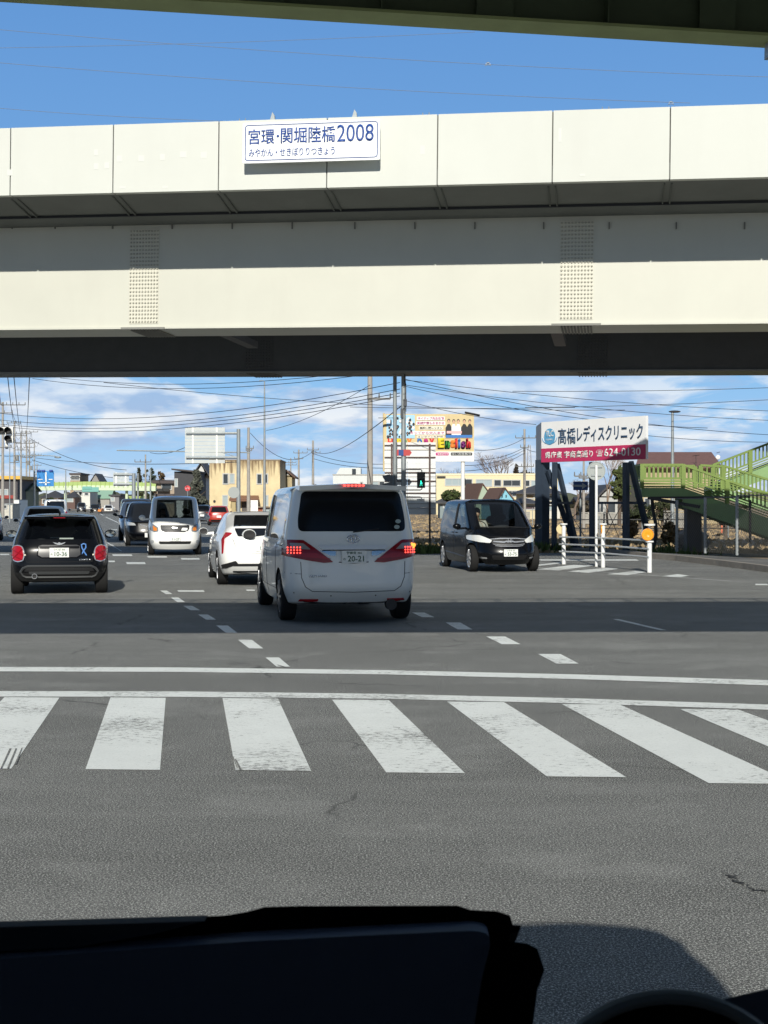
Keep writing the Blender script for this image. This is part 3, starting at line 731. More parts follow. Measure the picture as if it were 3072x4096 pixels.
    c.line('recess_edge', rec, 'rear', BLACKP, .012, closed=True)
    c.plate(0, .745, 'rear', [('10-36', .215, .075, -.08, -.062), ('の', .03, .03, -.145, -.045), ('つくば 305', .2, .036, -.1, .035)])
    b = MB(); h, n = c.cast(0, .88, 'rear'); y = h.y - .03
    b.prism([(-.015, y, .905), (-.11, y, .925), (-.085, y, .905), (-.07, y, .895), (-.02, y, .872)], (0, .01, 0)); b.prism([(.015, y, .905), (.11, y, .925), (.085, y, .905), (.07, y, .895), (.02, y, .872)], (0, .01, 0))
    b.lathe([(y - .004, .001), (y - .004, .026), (y + .01, .028)], 16, 'y', (0, 0, .897)); b.build('winged_emblem', CHR, c.root, smooth=True)
    b = MB(); h, n = c.cast(.43, .80, 'rear'); y = h.y - .012
    b.tube([(.375, y, .69), (.41, y, .76), (.455, y, .83), (.45, y, .885), (.415, y, .895), (.38, y, .88), (.385, y, .83), (.42, y, .76), (.465, y, .69)], .0125, 6)
    b.build('ribbon_sticker', mat('ribbon_blue', (.10, .25, .60), .5), c.root, smooth=True)
    text_part('lettering', 'COOPER D', .20, .026, CHR, c.root, .34, c.cast(.4, .62, 'rear')[0].y - .012, .605, bold=.02)
    gry = mat('bumper_grey', (.05, .053, .055), .5)
    hexa = [(-.62, .47), (-.54, .505), (.54, .505), (.62, .47), (.66, .41), (.62, .34), (.56, .315), (-.56, .315), (-.62, .34), (-.66, .41)]
    c.line('bumper_frame', hexa, 'rear', gry, .022, closed=True)
    c.decal('bumper_slot', [(-.56, .475), (.56, .475), (.60, .415), (-.60, .415)], 'rear', BLK, off=.006, rad=.02)
    c.decal('bumper_bar', [(-.52, .415), (.52, .415), (.50, .375), (-.50, .375)], 'rear', gry, off=.02, rad=.015)
    b = MB(); b.lathe([(-.03, .040), (-.05, .045), (-.05, .038), (.08, .036)], 18, 'y', (-.42, .04, .335)); b.build('exhaust', CHR, c.root, smooth=True)
    b = MB(); b.lathe([(-.02, .0), (-.02, .036)], 18, 'y', (-.42, .04, .335)); b.build('exhaust_bore', BLK, c.root)
    c.line('bonnet_gap', [(-.70, .93), (-.55, .58), (.55, .58), (.70, .93)], 'rear', SEAM, .005)
    c.mirror_pods(2.62, .98, BLACKP, .22, .15, .10, mat('mirror_sky', (.5, .52, .5), .05, metal=1))
    c.seats([1.75], z0=.30, hh=.66); c.seats([.95], z0=.30, xs=(-.32, .32), hh=.36); c.dash(2.75, .95)
    b = MB(); b.box((0, 2.35, 1.27), (.24, .03, .07)); b.build('rear_view_mirror', BLK, c.root)
    b = MB(); b.box((.12, .22, .985), (.24, .05, .022)); b.build('white_strip', PLT, c.root)
    b = MB(); b.tube([(0, .75, 1.41), (0, .70, 1.45), (0, .62, 1.47)], [.02, .012, .006], 6); b.build('aerial', BLK, c.root)

    # ---------------- white sedan beside the minivan (rear view)
    def tw(k, i, p):
        return p
    S = dict(L=4.54, W=1.76, H=1.445, zb=.98, zbr=1.16, zh=.72, cowl=3.55, rf=2.75, rr=1.30, rb=.16, tw=.70, w5r=.97, zbf=.92,
             ysb=[.95, 1.55, 2.05, 2.15, 3.15], ysr=[1.45, 1.7, 2.05, 2.15, 2.55], paint=WHITEP, ax=(.88, 3.58), wr=.32, ww=.2,
             z2r=.55, z3r=.90, r2=-.02, r3=.08, gc=.20, winR=(0, 1), winS=(5, 7), roofd=.04, w4r=.82, w3r=.93, rbow=.12, c3=.4, spokes=10)
    c = Car('white sedan with boomerang red lamps, half hidden left of the minivan', S, (-2.30, 27.35), R(10.5), 'vehicles on the road', name='sedan')
    for mir in (False, True):
        c.decal('tail_lamp', [(-.71, 1.04), (-.60, 1.03), (-.64, .99), (-.745, .92), (-.775, .64), (-.795, .62), (-.79, .90)], 'rear', REDL, mirror=mir, rad=.02, off=.014, step=.04)
        c.decal('bumper_vent', [(-.80, .42), (-.55, .50), (-.50, .44), (-.70, .36), (-.82, .30)], 'rear', BLK, mirror=mir, off=.01, rad=.02)
    c.decal('lower_window', [(-.56, 1.12), (.56, 1.12), (.50, .96), (-.50, .96)], 'rear', DARKGL, off=.008, rad=.03)
    c.decal('plate_recess', [(-.34, .86), (.34, .86), (.30, .66), (-.30, .66)], 'rear', WHITEP, off=.003, rad=.03)
    c.line('boot_gap', [(-.60, .92), (-.50, .64), (.50, .64), (.60, .92)], 'rear', SEAM, .005)
    c.plate(0, .76, 'rear', [('15-70', .215, .075, -.08, -.062)])
    c.decal('lower_valance', [(-.66, .44), (.66, .44), (.60, .40), (-.60, .40)], 'rear', BLK, off=.012, rad=.02)
    c.decal('diffuser', [(-.60, .30), (.60, .30), (.55, .2), (-.55, .2)], 'rear', BLK, off=.012, rad=.02)
    c.mirror_pods(3.05, .98, WHITEP, .2, .14, .12, BLK)

    # ---------------- black minivan turning (front view)
    S = dict(L=4.21, W=1.695, H=1.715, zb=.98, zbr=1.05, zh=.86, cowl=3.78, rf=2.85, rr=.15, rb=.05, tw=.83, zbf=.98, cowlz=1.02,
             ysb=[.45, 1.15, 1.95, 2.05, 3.30], ysr=[.5, 1.15, 1.95, 2.05, 2.60], paint=BLACKP, ax=(.72, 3.46), wr=.315, ww=.17,
             z2f=.50, f2=.0, f3=.20, glass=CLG2, fglass=CLG, rglass=CLG2, gc=.2, roofd=.06, fbow=.42, spokes=9, rimm=CHR, c3f=.35)
    hf = R(190.5); L = 4.21; fx, fy = 2.93, 32.75
    c = Car('black minivan turning towards the camera with silver grille and a driver', S, (fx + math.sin(hf) * L, fy - math.cos(hf) * L), hf, 'vehicles on the road', name='minivan', cat='minivan')
    c.both('headlamp', [(-.80, .86), (-.62, .86), (-.38, .745), (-.43, .68), (-.64, .70), (-.80, .75)], 'front', mat('bright_lens', (.72, .73, .70), .2, coat=1), rad=.03, off=.012, step=.04)
    gr = c.decal('grille', [(-.44, .78), (-.20, .815), (.20, .815), (.44, .78), (.38, .66), (.26, .60), (-.26, .60), (-.38, .66)], 'front', BLK, rad=.03, off=.006)
    c.line('grille_bar', [(-.42, .765), (-.2, .785), (.2, .785), (.42, .765)], 'front', CHR, .014, parent=gr, off=.012)
    c.line('grille_bar', [(-.36, .715), (-.12, .70), (-.08, .715), (.08, .715), (.12, .70), (.36, .715)], 'front', CHR, .020, parent=gr, off=.014)
    c.line('grille_bar', [(-.37, .655), (-.2, .635), (.2, .635), (.37, .655)], 'front', CHR, .009, parent=gr, off=.012)
    c.line('grille_bar', [(-.33, .62), (-.2, .605), (.2, .605), (.33, .62)], 'front', CHR, .009, parent=gr, off=.012)
    b = MB(); y = c.cast(0, .74, 'front')[0].y + .035
    b.tube([(-.06, y, .785), (-.05, y, .69), (.05, y, .69), (.06, y, .785)], .007, 6, closed=True)
    b.bar((-.03, y, .78), (-.022, y, .70), .014); b.bar((.03, y, .78), (.022, y, .70), .014); b.bar((-.03, y, .735), (.03, y, .735), .014)
    b.build('emblem', CHR, c.root, smooth=True)
    c.plate(0, .46, 'front', [('53-75', .215, .075, -.08, -.062), ('は', .03, .03, -.145, -.045), ('とちぎ 501', .2, .036, -.1, .035)])
    c.decal('lower_intake', [(-.42, .40), (.42, .40), (.38, .30), (-.38, .30)], 'front', BLK, off=.006, rad=.03)
    c.both('fog_lamp_trim', [(-.74, .37), (-.52, .35), (-.50, .32), (-.72, .33)], 'front', CHR, off=.01, rad=.01)
    c.line('bonnet_gap', [(-.66, .90), (-.40, .83), (0, .84), (.40, .83), (.66, .90)], 'front', SEAM, .004)
    for sd in ('left', 'right'):
        c.line('door_gap', [(2.02, .96), (2.02, .30)], sd, SEAM, .004); c.line('door_gap', [(1.12, .98), (1.12, .40)], sd, SEAM, .004); c.line('door_gap', [(3.15, .96), (3.1, .32)], sd, SEAM, .004)
        c.line('door_handle', [(2.15, .90), (2.30, .90)], sd, BLACKP, .016, off=.014); c.line('door_handle', [(1.80, .90), (1.94, .90)], sd, BLACKP, .016, off=.014)
        c.line('side_crease', [(.9, .42), (2.2, .38), (3.0, .34)], sd, mat('dark_trim', (.05, .05, .055), .3), .008)
        c.line('pillar', [(2.0, 1.0), (2.0, 1.60)], sd, BLK, .03)
    c.mirror_pods(3.02, 1.02, BLACKP, .2, .14, .11, BLK)
    c.line('wiper', [(-.6, 1.02), (-.1, 1.045), (.55, 1.04)], 'front', BLK, .010, off=.012)
    c.seats([1.95], z0=.42, hh=.62); c.seats([1.0], z0=.42, hh=.55); c.dash(3.0, 1.03)
    Mw = Matrix.Translation((c.root.location.x, c.root.location.y, 0)) @ Matrix.Rotation(hf, 4, 'Z')
    dl = Mw @ Vector((.36, 2.35, .68))
    person('driver with short black hair and pale top at the wheel of the black minivan', dl, hf, mat('black_hair', (.012, .010, .010), .5), mat('pale_top', (.55, .52, .47), .8), 'drivers')

    # ---------------- white minivan waiting at the far stop line (front view)
    S = dict(L=4.60, W=1.70, H=1.85, zb=1.03, zh=.96, cowl=4.15, rf=3.45, rr=.12, rb=.05, tw=.84, zbf=1.06, cowlz=1.14,
             ysb=[.5, 1.2, 2.2, 2.3, 3.6], ysr=[.5, 1.2, 2.2, 2.3, 3.1], paint=WHITEP, ax=(.85, 3.70), wr=.315, ww=.19,
             z2f=.52, f2=.0, f3=.12, glass=CLG2, fglass=glass('screen_glass', (.42, .46, .48), .05), rglass=CLG2, gc=.2, roofd=.06, fbow=.22, c3f=.5)
    hn = R(189); L = 4.6; fx, fy = xat(700, 43.5), 43.5
    c = Car('white minivan facing the camera at the far side of the crossing, dark slatted grille', S, (fx + math.sin(hn) * L, fy - math.cos(hn) * L), hn, 'vehicles on the road', name='minivan', cat='minivan')
    c.both('headlamp', [(-.80, 1.00), (-.70, .99), (-.50, .86), (-.50, .74), (-.62, .72), (-.79, .80)], 'front', mat('grey_lens', (.20, .21, .21), .15, coat=1), rad=.03, off=.012)
    c.both('amber_lamp', [(-.66, .92), (-.54, .84), (-.54, .76), (-.64, .76)], 'front', mat('amber_lens', (.7, .22, .03), .2, coat=1), rad=.02, off=.018)
    gr = c.decal('grille', [(-.44, .93), (.44, .93), (.43, .80), (.30, .72), (-.30, .72), (-.43, .80)], 'front', BLK, rad=.03, off=.01)
    for z in (.90, .85, .80, .76): c.line('slat', [(-.40, z), (.40, z)], 'front', mat('dark_chrome', (.2, .2, .21), .25, metal=1), .008, parent=gr, off=.012)
    c.decal('white_badge', [(-.39, .84), (-.22, .85), (-.18, .76), (-.36, .76)], 'front', PLT, off=.03, rad=.03)
    c.decal('emblem', [(-.08, .865), (.08, .865), (.08, .825), (-.08, .825)], 'front', CHR, off=.03, rad=.02)
    c.plate(0, .53, 'front', [('11-27', .215, .075, -.08, -.062)])
    c.decal('lower_intake', [(-.50, .44), (.50, .44), (.46, .36), (-.46, .36)], 'front', BLK, off=.008, rad=.03)
    for x in (-.68, .68): c.decal('fog_lamp', [(x + .05 * math.cos(a * .785), .43 + .05 * math.sin(a * .785)) for a in range(8)], 'front', CLR, off=.012, rad=.01, step=.03)
    c.mirror_pods(3.55, 1.12, WHITEP, .2, .17, .13, BLK)
    for sd in ('left', 'right'):
        c.line('door_gap', [(2.27, 1.0), (2.27, .30)], sd, SEAM, .004); c.line('door_gap', [(3.4, 1.0), (3.38, .3)], sd, SEAM, .004)
    c.seats([2.45], z0=.5, hh=.62); c.dash(3.45, 1.10)
    Mw = Matrix.Translation((c.root.location.x, c.root.location.y, 0)) @ Matrix.Rotation(hn, 4, 'Z')
    person('driver dimly seen behind the windscreen of the white minivan at the far stop line', Mw @ Vector((.36, 2.60, .62)), hn, MATS['black_hair'], mat('dark_jacket', (.04, .045, .06), .8), 'drivers')

    # ---------------- the rest of the traffic
    def hatch(label, loc, h, paint, L=4.1, Wd=1.70, H=1.50, lamps='tail', name='hatchback', cat='car', rear=0, **kw):
        S = dict(L=L, W=Wd, H=H, zb=H * .62, zbr=H * .66, zh=H * .56, cowl=L * .77, rf=L * .64, rr=.35, rb=.10, tw=.78, w5r=.95,
                 ysb=[.6, L * .28, L * .42, L * .45, L * .70], ysr=[.7, L * .30, L * .42, L * .45, L * .60], paint=paint, ax=(.78, L - .85), wr=.32, ww=.19,
                 z3r=H * .58, gc=.22, roofd=.05, w4r=.90, rbow=.09, sub=2)
        S.update(kw); c = Car(label, S, loc, h, 'vehicles on the road', name=name, cat=cat)
        z = H * .6
        if lamps == 'tail':
            c.both('tail_lamp', [(-.80, z + .09), (-.62, z + .03), (-.46, z - .14), (-.62, z - .13), (-.80, z - .04)], 'rear', REDL, rad=.02, off=.014)
            c.plate(0, z - .22, 'rear', []); c.decal('rear_bumper_insert', [(-.6, .42), (.6, .42), (.55, .3), (-.55, .3)], 'rear', BLK, rad=.03)
            c.both('low_reflector', [(-.76, .46), (-.60, .46), (-.62, .34), (-.76, .36)], 'rear', REDL, rad=.02, off=.012)
        else:
            zf = S['zh'] - .05
            c.both('headlamp', [(-.80, zf + .04), (-.54, zf - .02), (-.48, zf - .10), (-.78, zf - .10)], 'front', CLR, rad=.02, off=.014)
            gr = c.decal('grille', [(-.42, zf - .02), (.42, zf - .02), (.36, zf - .24), (-.36, zf - .24)], 'front', BLK, rad=.03, off=.01)
            c.line('grille_bar', [(-.34, zf - .06), (0, zf - .18), (.34, zf - .06)], 'front', CHR, .016, parent=gr, off=.012)
            c.plate(0, .42, 'front', []); c.decal('lower_intake', [(-.5, .36), (.5, .36), (.45, .27), (-.45, .27)], 'front', BLK, rad=.03, off=.01)
        c.mirror_pods(L * .68, H * .64, paint if paint != SILVP else BLK, .19, .13, .12, BLK)
        return c
    hatch('white hatchback with swept red lamps in the lane ahead of the small black hatchback', (-11.30, 47.2), R(13), WHITEP, H=1.53, tw=.74, rr=.55, winR=(0, 1))
    hatch('white car cut by the left edge of the photo, only its right tail lamp showing', (-17.0, 60), R(14), WHITEP, H=1.50)
    hatch('white boxy van beyond the white hatchback, dark rear window', (xat(222, 84), 84), R(13), WHITEP, L=3.4, Wd=1.48, H=1.85, tw=.88, rr=.12, rb=.05, name='van', cat='van')
    h = R(191)
    def fr(px, Y, L): x = xat(px, Y); return (x + math.sin(h) * L, Y - math.cos(h) * L)
    hatch('black sport utility car queuing just behind the white minivan at the far stop line', fr(597, 53.0, 4.5), h, BLACKP, L=4.5, Wd=1.80, H=1.66, lamps='head', name='sport_utility_car', gc=.26)
    hatch('pale silver sport utility car at the left of the oncoming queue', fr(560, 60.5, 4.6), h, SILVP, L=4.6, Wd=1.82, H=1.70, lamps='head', name='sport_utility_car', gc=.26)
    hatch('dark minivan behind the silver sport utility car, only its roof and glass showing', fr(550, 70, 4.7), h, NAVYP, L=4.7, Wd=1.80, H=1.86, lamps='head', name='minivan', cat='minivan', tw=.84)
    hatch('red and orange sport utility car beyond the white sedan', (xat(876, 103), 103), R(8), ORNP, L=4.0, Wd=1.62, H=1.45, name='sport_utility_car')
    hatch('dark car partly hidden to the right of the white minivan at the far stop line', (xat(808, 110), 110), R(8), NAVYP, L=4.0, Wd=1.6, H=1.5)
    hatch('tiny black car approaching under the distant pale green footbridge', fr(380, 240, 4.3), h, BLACKP, L=4.3, H=1.5, lamps='head', sub=1)
    hatch('tiny white car right of the black one under the distant footbridge', fr(434, 236, 4.3), h, WHITEP, L=4.3, H=1.4, lamps='head', sub=1)
    hatch('tiny dark minivan left of the orange median end in the distance', fr(325, 262, 4.6), h, NAVYP, L=4.6, H=1.8, lamps='head', sub=1, name='minivan', cat='minivan')
# ------------------------------------------------------------------ ground, road, markings
ASPH = ground_mat('asphalt', (.148, .150, .143), (.048, .049, .049), (.60, .61, .57), .85, cracks=1.0, patch=.27, sc=1.0, grain=1.45)
PAINT = ground_mat('worn_road_paint', (.80, .83, .80), (.68, .71, .68), (.86, .88, .86), .3, patch=.05, use_wear=.78, under=(.15, .15, .14), rough=.6)
SOIL = ground_mat('field_soil', (.30, .215, .13), (.14, .10, .06), (.48, .40, .27), .8, sc=.25, patch=.45, rough=.95)
WALK = ground_mat('pavement', (.17, .165, .155), (.08, .08, .075), (.3, .3, .28), .5, patch=.15)
KERB = mat('kerb_concrete', (.26, .235, .20), .85, var=.25, vscale=1.5, bump=.4, bscale=12)

def flat(name, pts, z, m, parent=None):
    b = MB(); b.poly([(p[0], p[1], z) for p in pts]); return b.build(name, m, parent, recalc=False)
def build_ground():
    def sheet(name, x0, x1, y0, y1, z, m):
        return tag(flat(name, [(x0, y0), (x1, y0), (x1, y1), (x0, y1)], z, m), kind='structure')
    sheet('ground', -2500, 2500, -200, 4500, -.02, SOIL)
    # road: crossing plus the road running off to the left
    K = [G(3300, 2318), G(3072, 2290), G(2860, 2262), G(2700, 2243), G(2560, 2230), G(2420, 2216), G(2200, 2206), G(1900, 2203), G(1660, 2201)]
    pts = [(-60, -40), (70, -40), (70, K[0][1] - 3)] + [(p[0], p[1]) for p in K] + [(0.4, 60), (-8, 90), (-48, 300), (-66, 300), (-40, 110), (-60, 60)]
    tag(flat('road', pts, 0, ASPH), kind='structure')
    b = MB()
    for i in range(len(K) - 1):
        a, c = K[i], K[i + 1]; n = Vector((a.y - c.y, c.x - a.x, 0)).normalized() * -1
        if n.y < 0: n = -n
        L = (c - a).length; k = max(1, int(L / .9)); 
        for j in range(k):
            p = a + (c - a) * (j / k); q = a + (c - a) * ((j + .985) / k)
            b.prism([(p.x, p.y, -.02), (q.x, q.y, -.02), (q.x + n.x * .2, q.y + n.y * .2, -.02), (p.x + n.x * .2, p.y + n.y * .2, -.02)], (0, 0, .17))
    a = Vector((0.4, 60, 0)); 
    tag(b.build('kerb', KERB), kind='structure')
    kk = [Vector((p[0], p[1], 0)) for p in K]
    outer = [(p.x + .15, p.y + .2) for p in kk]; 
    pv = outer[:7] + [(kk[6].x - .3, kk[6].y + 1.6), (kk[4].x + .2, kk[4].y + 2.4), (kk[3].x, kk[3].y + 3), (kk[1].x + 2, kk[1].y + 3.2), (kk[0].x + 12, kk[0].y + 2)]
    tag(flat('pavement', pv, .125, WALK), kind='structure')
    # field strip: bare earth tone variation is in the ground; tufts of dry grass
    ptsL = [(-66, 300), (-40, 110), (-60, 60), (-90, 60), (-120, 300)]
    tag(flat('forecourt', ptsL, -.008, WALK), kind='structure')
    # markings
    Z = .004
    cw = MB()
    far = [(-440, -215), (18, 238), (442, 663), (890, 1112), (1328, 1555), (1788, 2015), (2247, 2480), (2719, 2952)]
    near = [(-960, -660), (-255, 45), (342, 640), (942, 1245), (1545, 1860), (2187, 2505), (2835, 3180), (3490, 3850)]
    yf = [2790, 2790, 2791, 2794, 2800, 2808, 2818, 2838]; yn = [3070, 3074, 3079, 3083, 3092, 3108, 3135, 3165]
    for i in range(8):
        q = [G(far[i][0], yf[i]), G(far[i][1], yf[i] + 2), G(near[i][1], yn[i] + 3), G(near[i][0], yn[i])]
        cw.poly([(p.x, p.y, Z) for p in q])
    cw.build('crosswalk_stripes', PAINT, recalc=False)['kind'] = 'structure'
    ln = MB()
    def strip(top, bot):
        t = [G(*p) for p in top]; u = [G(*p) for p in bot]
        for i in range(len(t) - 1): ln.poly([(p.x, p.y, Z) for p in (t[i], t[i + 1], u[i + 1], u[i])])
    strip([(-800, 2667), (0, 2669), (700, 2671), (1536, 2682), (2300, 2699), (3072, 2722), (4000, 2752)], [(-800, 2685), (0, 2687), (700, 2689), (1536, 2699), (2300, 2718), (3072, 2743), (4000, 2775)])
    strip([(-800, 2765), (0, 2766), (700, 2767), (1536, 2777), (2300, 2795), (3072, 2820), (4000, 2852)], [(-800, 2787), (0, 2788), (700, 2789), (1536, 2797), (2300, 2815), (3072, 2841), (4000, 2874)])
    def quad(x0, y0, x1, y1, a=.55):
        w = x1 - x0; q = [G(x0, y0), G(x0 + a * w, y0), G(x1, y1), G(x1 - a * w, y1)]
        ln.poly([(p.x, p.y, Z) for p in q])
    for d in ((640, 2363, 690, 2377), (683, 2391, 740, 2409), (732, 2424, 800, 2442), (792, 2459, 865, 2480), (865, 2503, 949, 2532), (951, 2560, 1053, 2595), (1062, 2631, 1160, 2668),
              (1648, 2451, 1738, 2470), (1782, 2491, 1890, 2519), (1945, 2547, 2082, 2578), (2152, 2617, 2315, 2656)): quad(*d)
    for d in ((709, 2362, 819, 2368), (985, 2359, 1020, 2364), (448, 2218, 530, 2224), (588, 2225, 670, 2231), (723, 2233, 800, 2239), (504, 2249, 583, 2257), (434, 2243, 460, 2249), (0, 2216, 38, 2221), (3020, 2336, 3072, 2341), (445, 2118, 470, 2121)): quad(*d, .95)
    quad(2448, 2477, 2667, 2522, .12)
    quad(420, 2068, 478, 2092, .10); quad(424, 2170, 490, 2205, .10); quad(446, 2178, 482, 2203, .08); quad(395, 2052, 415, 2062, .2)
    quad(2144, 2270, 2930, 2325, .012); quad(2153, 2238, 2557, 2243, .97)
    for q in (((2144, 2278), (2293, 2260), (2381, 2262), (2235, 2282)), ((2270, 2286), (2428, 2272), (2475, 2276), (2352, 2292)), ((2428, 2297), (2540, 2284), (2586, 2289), (2510, 2301)), ((2150, 2259), (2240, 2249), (2246, 2254), (2153, 2264)), ((2645, 2306), (2710, 2297), (2756, 2303), (2721, 2309))):
        ln.poly([(G(*p).x, G(*p).y, Z) for p in q])
    tm = MB()
    for q in (((38, 2998), (46, 2998), (8, 3078), (2, 3078)), ((62, 2998), (68, 2998), (36, 3078), (28, 3078)), ((86, 2996), (90, 2996), (66, 3060), (58, 3060)), ((938, 3040), (944, 3040), (968, 3084), (958, 3084)), ((930, 3030), (933, 3030), (952, 3076), (947, 3076)), ((1105, 2662), (1112, 2662), (1150, 2672), (1138, 2672))):
        tm.poly([(G(*p).x, G(*p).y, .008) for p in q])
    tm.build('tyre_marks', ASPH, recalc=False)['kind'] = 'structure'
    ck = MB(); CK = mat('crack_tar', (.06, .06, .058), .8)
    for path, wd in (([(1755, 2333), (1900, 2360), (2050, 2390), (2110, 2402), (2250, 2430), (2400, 2462), (2560, 2490), (2750, 2530), (3072, 2590), (3400, 2640)], .022), ([(2885, 3492), (2925, 3512), (2950, 3532), (2990, 3540), (3020, 3562), (3060, 3570)], .016), ([(2620, 2316), (2700, 2326), (2800, 2340)], .03), ([(1250, 2730), (1340, 2745), (1400, 2742), (1520, 2768)], .012), ([(30, 2712), (160, 2720), (300, 2716), (420, 2726)], .010), ([(1560, 2900), (1630, 2930), (1700, 2938), (1790, 2985)], .010)):
        pp = [G(*q) for q in path]; dn = []
        for a_, c_ in zip(pp, pp[1:]):
            for k_ in range(8): dn.append(a_.lerp(c_, k_ / 8) + Vector((rnd.gauss(0, wd * .9), rnd.gauss(0, wd * .9), 0)))
        for a_, c_ in zip(dn, dn[1:]):
            w1 = wd * rnd.uniform(.1, .5); ck.poly([(a_.x, a_.y - w1, .006), (c_.x, c_.y - w1, .006), (c_.x, c_.y + w1, .006), (a_.x, a_.y + w1, .006)])
    ck.build('road_cracks', CK, recalc=False)['kind'] = 'structure'
    ln.build('road_markings', PAINT, recalc=False)['kind'] = 'structure'
    # median end with orange nose
    t = thing('traffic_island', 'low kerbed median end with an orange nose far down the road', 'traffic island', (0, 0, 0))
    g0, g1, g2 = G(350, 2049), G(398, 2055), G(300, 2043)
    b = MB(); b.prism([(g0.x, g0.y, 0), (g1.x, g1.y, 0), (g1.x + 1, g1.y + 8, 0), (g2.x, g2.y + 30, 0), (g2.x - 3, g2.y + 5, 0)], (0, 0, .35)); b.build('kerb_edge', KERB, t)
    b = MB(); b.bar((g0.x - 3, g0.y + 30, .5), (g1.x, g1.y, .5), .5, .3); b.build('orange_nose', mat('orange_paint', (.75, .25, .04), .5), t)
    # dry grass tufts over the field
    gm = mat('dry_grass', (.36, .27, .155), .9, var=.3, vscale=.8); b = MB()
    for _ in range(11000):
        y = 46 + 150 * rnd.random() ** 2; x = rnd.uniform(0.5 - (y - 46) * .02, 19 + (y - 45) * .35)
        if rnd.random() < .25 and y > 60: y = rnd.choice((62, 75, 92, 120)) + rnd.uniform(-1.5, 1.5)
        h = rnd.uniform(.03, .12) * (1.5 if rnd.random() < .1 else 1); a = rnd.uniform(0, 6.3); w = rnd.uniform(.05, .16)
        dx, dy = math.cos(a) * w, math.sin(a) * w; t_ = rnd.uniform(-.08, .08)
        b.add([(x - dx, y - dy, -.02), (x + dx, y + dy, -.02), (x + t_ + dx * .3, y + dy * .3, h)], [(0, 1, 2)])
    tag(b.build('dry_grass', gm, recalc=False), kind='stuff')
    gw = mat('green_weeds', (.10, .14, .035), .9, var=.3, vscale=3); b = MB()
    for cx, cy, n in ((1.2, 45.6, 260), (2.6, 46.2, 200), (4.6, 47, 240), (5.3, 46.6, 200), (9, 45, 100)):
        for _ in range(n):
            x, y = cx + rnd.gauss(0, .5), cy + rnd.gauss(0, .25); h = rnd.uniform(.1, .4); a = rnd.uniform(0, 6.3); w = .06
            b.add([(x - math.cos(a) * w, y - math.sin(a) * w, -.02), (x + math.cos(a) * w, y + math.sin(a) * w, -.02), (x + rnd.uniform(-.15, .15), y + rnd.uniform(-.1, .1), h)], [(0, 1, 2)])
    tag(b.build('weeds', gw, recalc=False), kind='stuff')

# ------------------------------------------------------------------ white steel road bridge
CREAM = mat('cream_steel', (.575, .578, .505), .5, var=.035, vscale=.5, streak=.07, streak_col=(.45, .44, .38))
PARA = mat('parapet_concrete', (.62, .635, .585), .75, var=.03, vscale=.35, bump=.08, bscale=8, streak=.08, streak_col=(.5, .5, .45))
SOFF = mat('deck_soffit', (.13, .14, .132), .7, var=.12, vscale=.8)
PATCH = mat('repair_patch', (.66, .675, .63), .7)
GREY_S = mat('rear_girder_shaded', (.075, .075, .07), .6, var=.08)  # girder's shade put into its colour, darker than the cream front girder
BRZ, BRY = R(-9.0), 0.0110
BRO = Vector((0, 34, 0))
BRM = Matrix.Translation(BRO) @ Euler((0, BRY, BRZ)).to_matrix().to_4x4()
def on_plane(px, py, yl):
    """local bridge coordinates of the sight line through a pixel where it meets local y = yl"""
    Mi = BRM.inverted(); o = Mi @ Vector((0, 0, EYE)); d = (Mi.to_3x3() @ Vector(((px - CX) / FPX, 1, -(py - HY) / FPX)))
    t = (yl - o.y) / d.y; return o + d * t
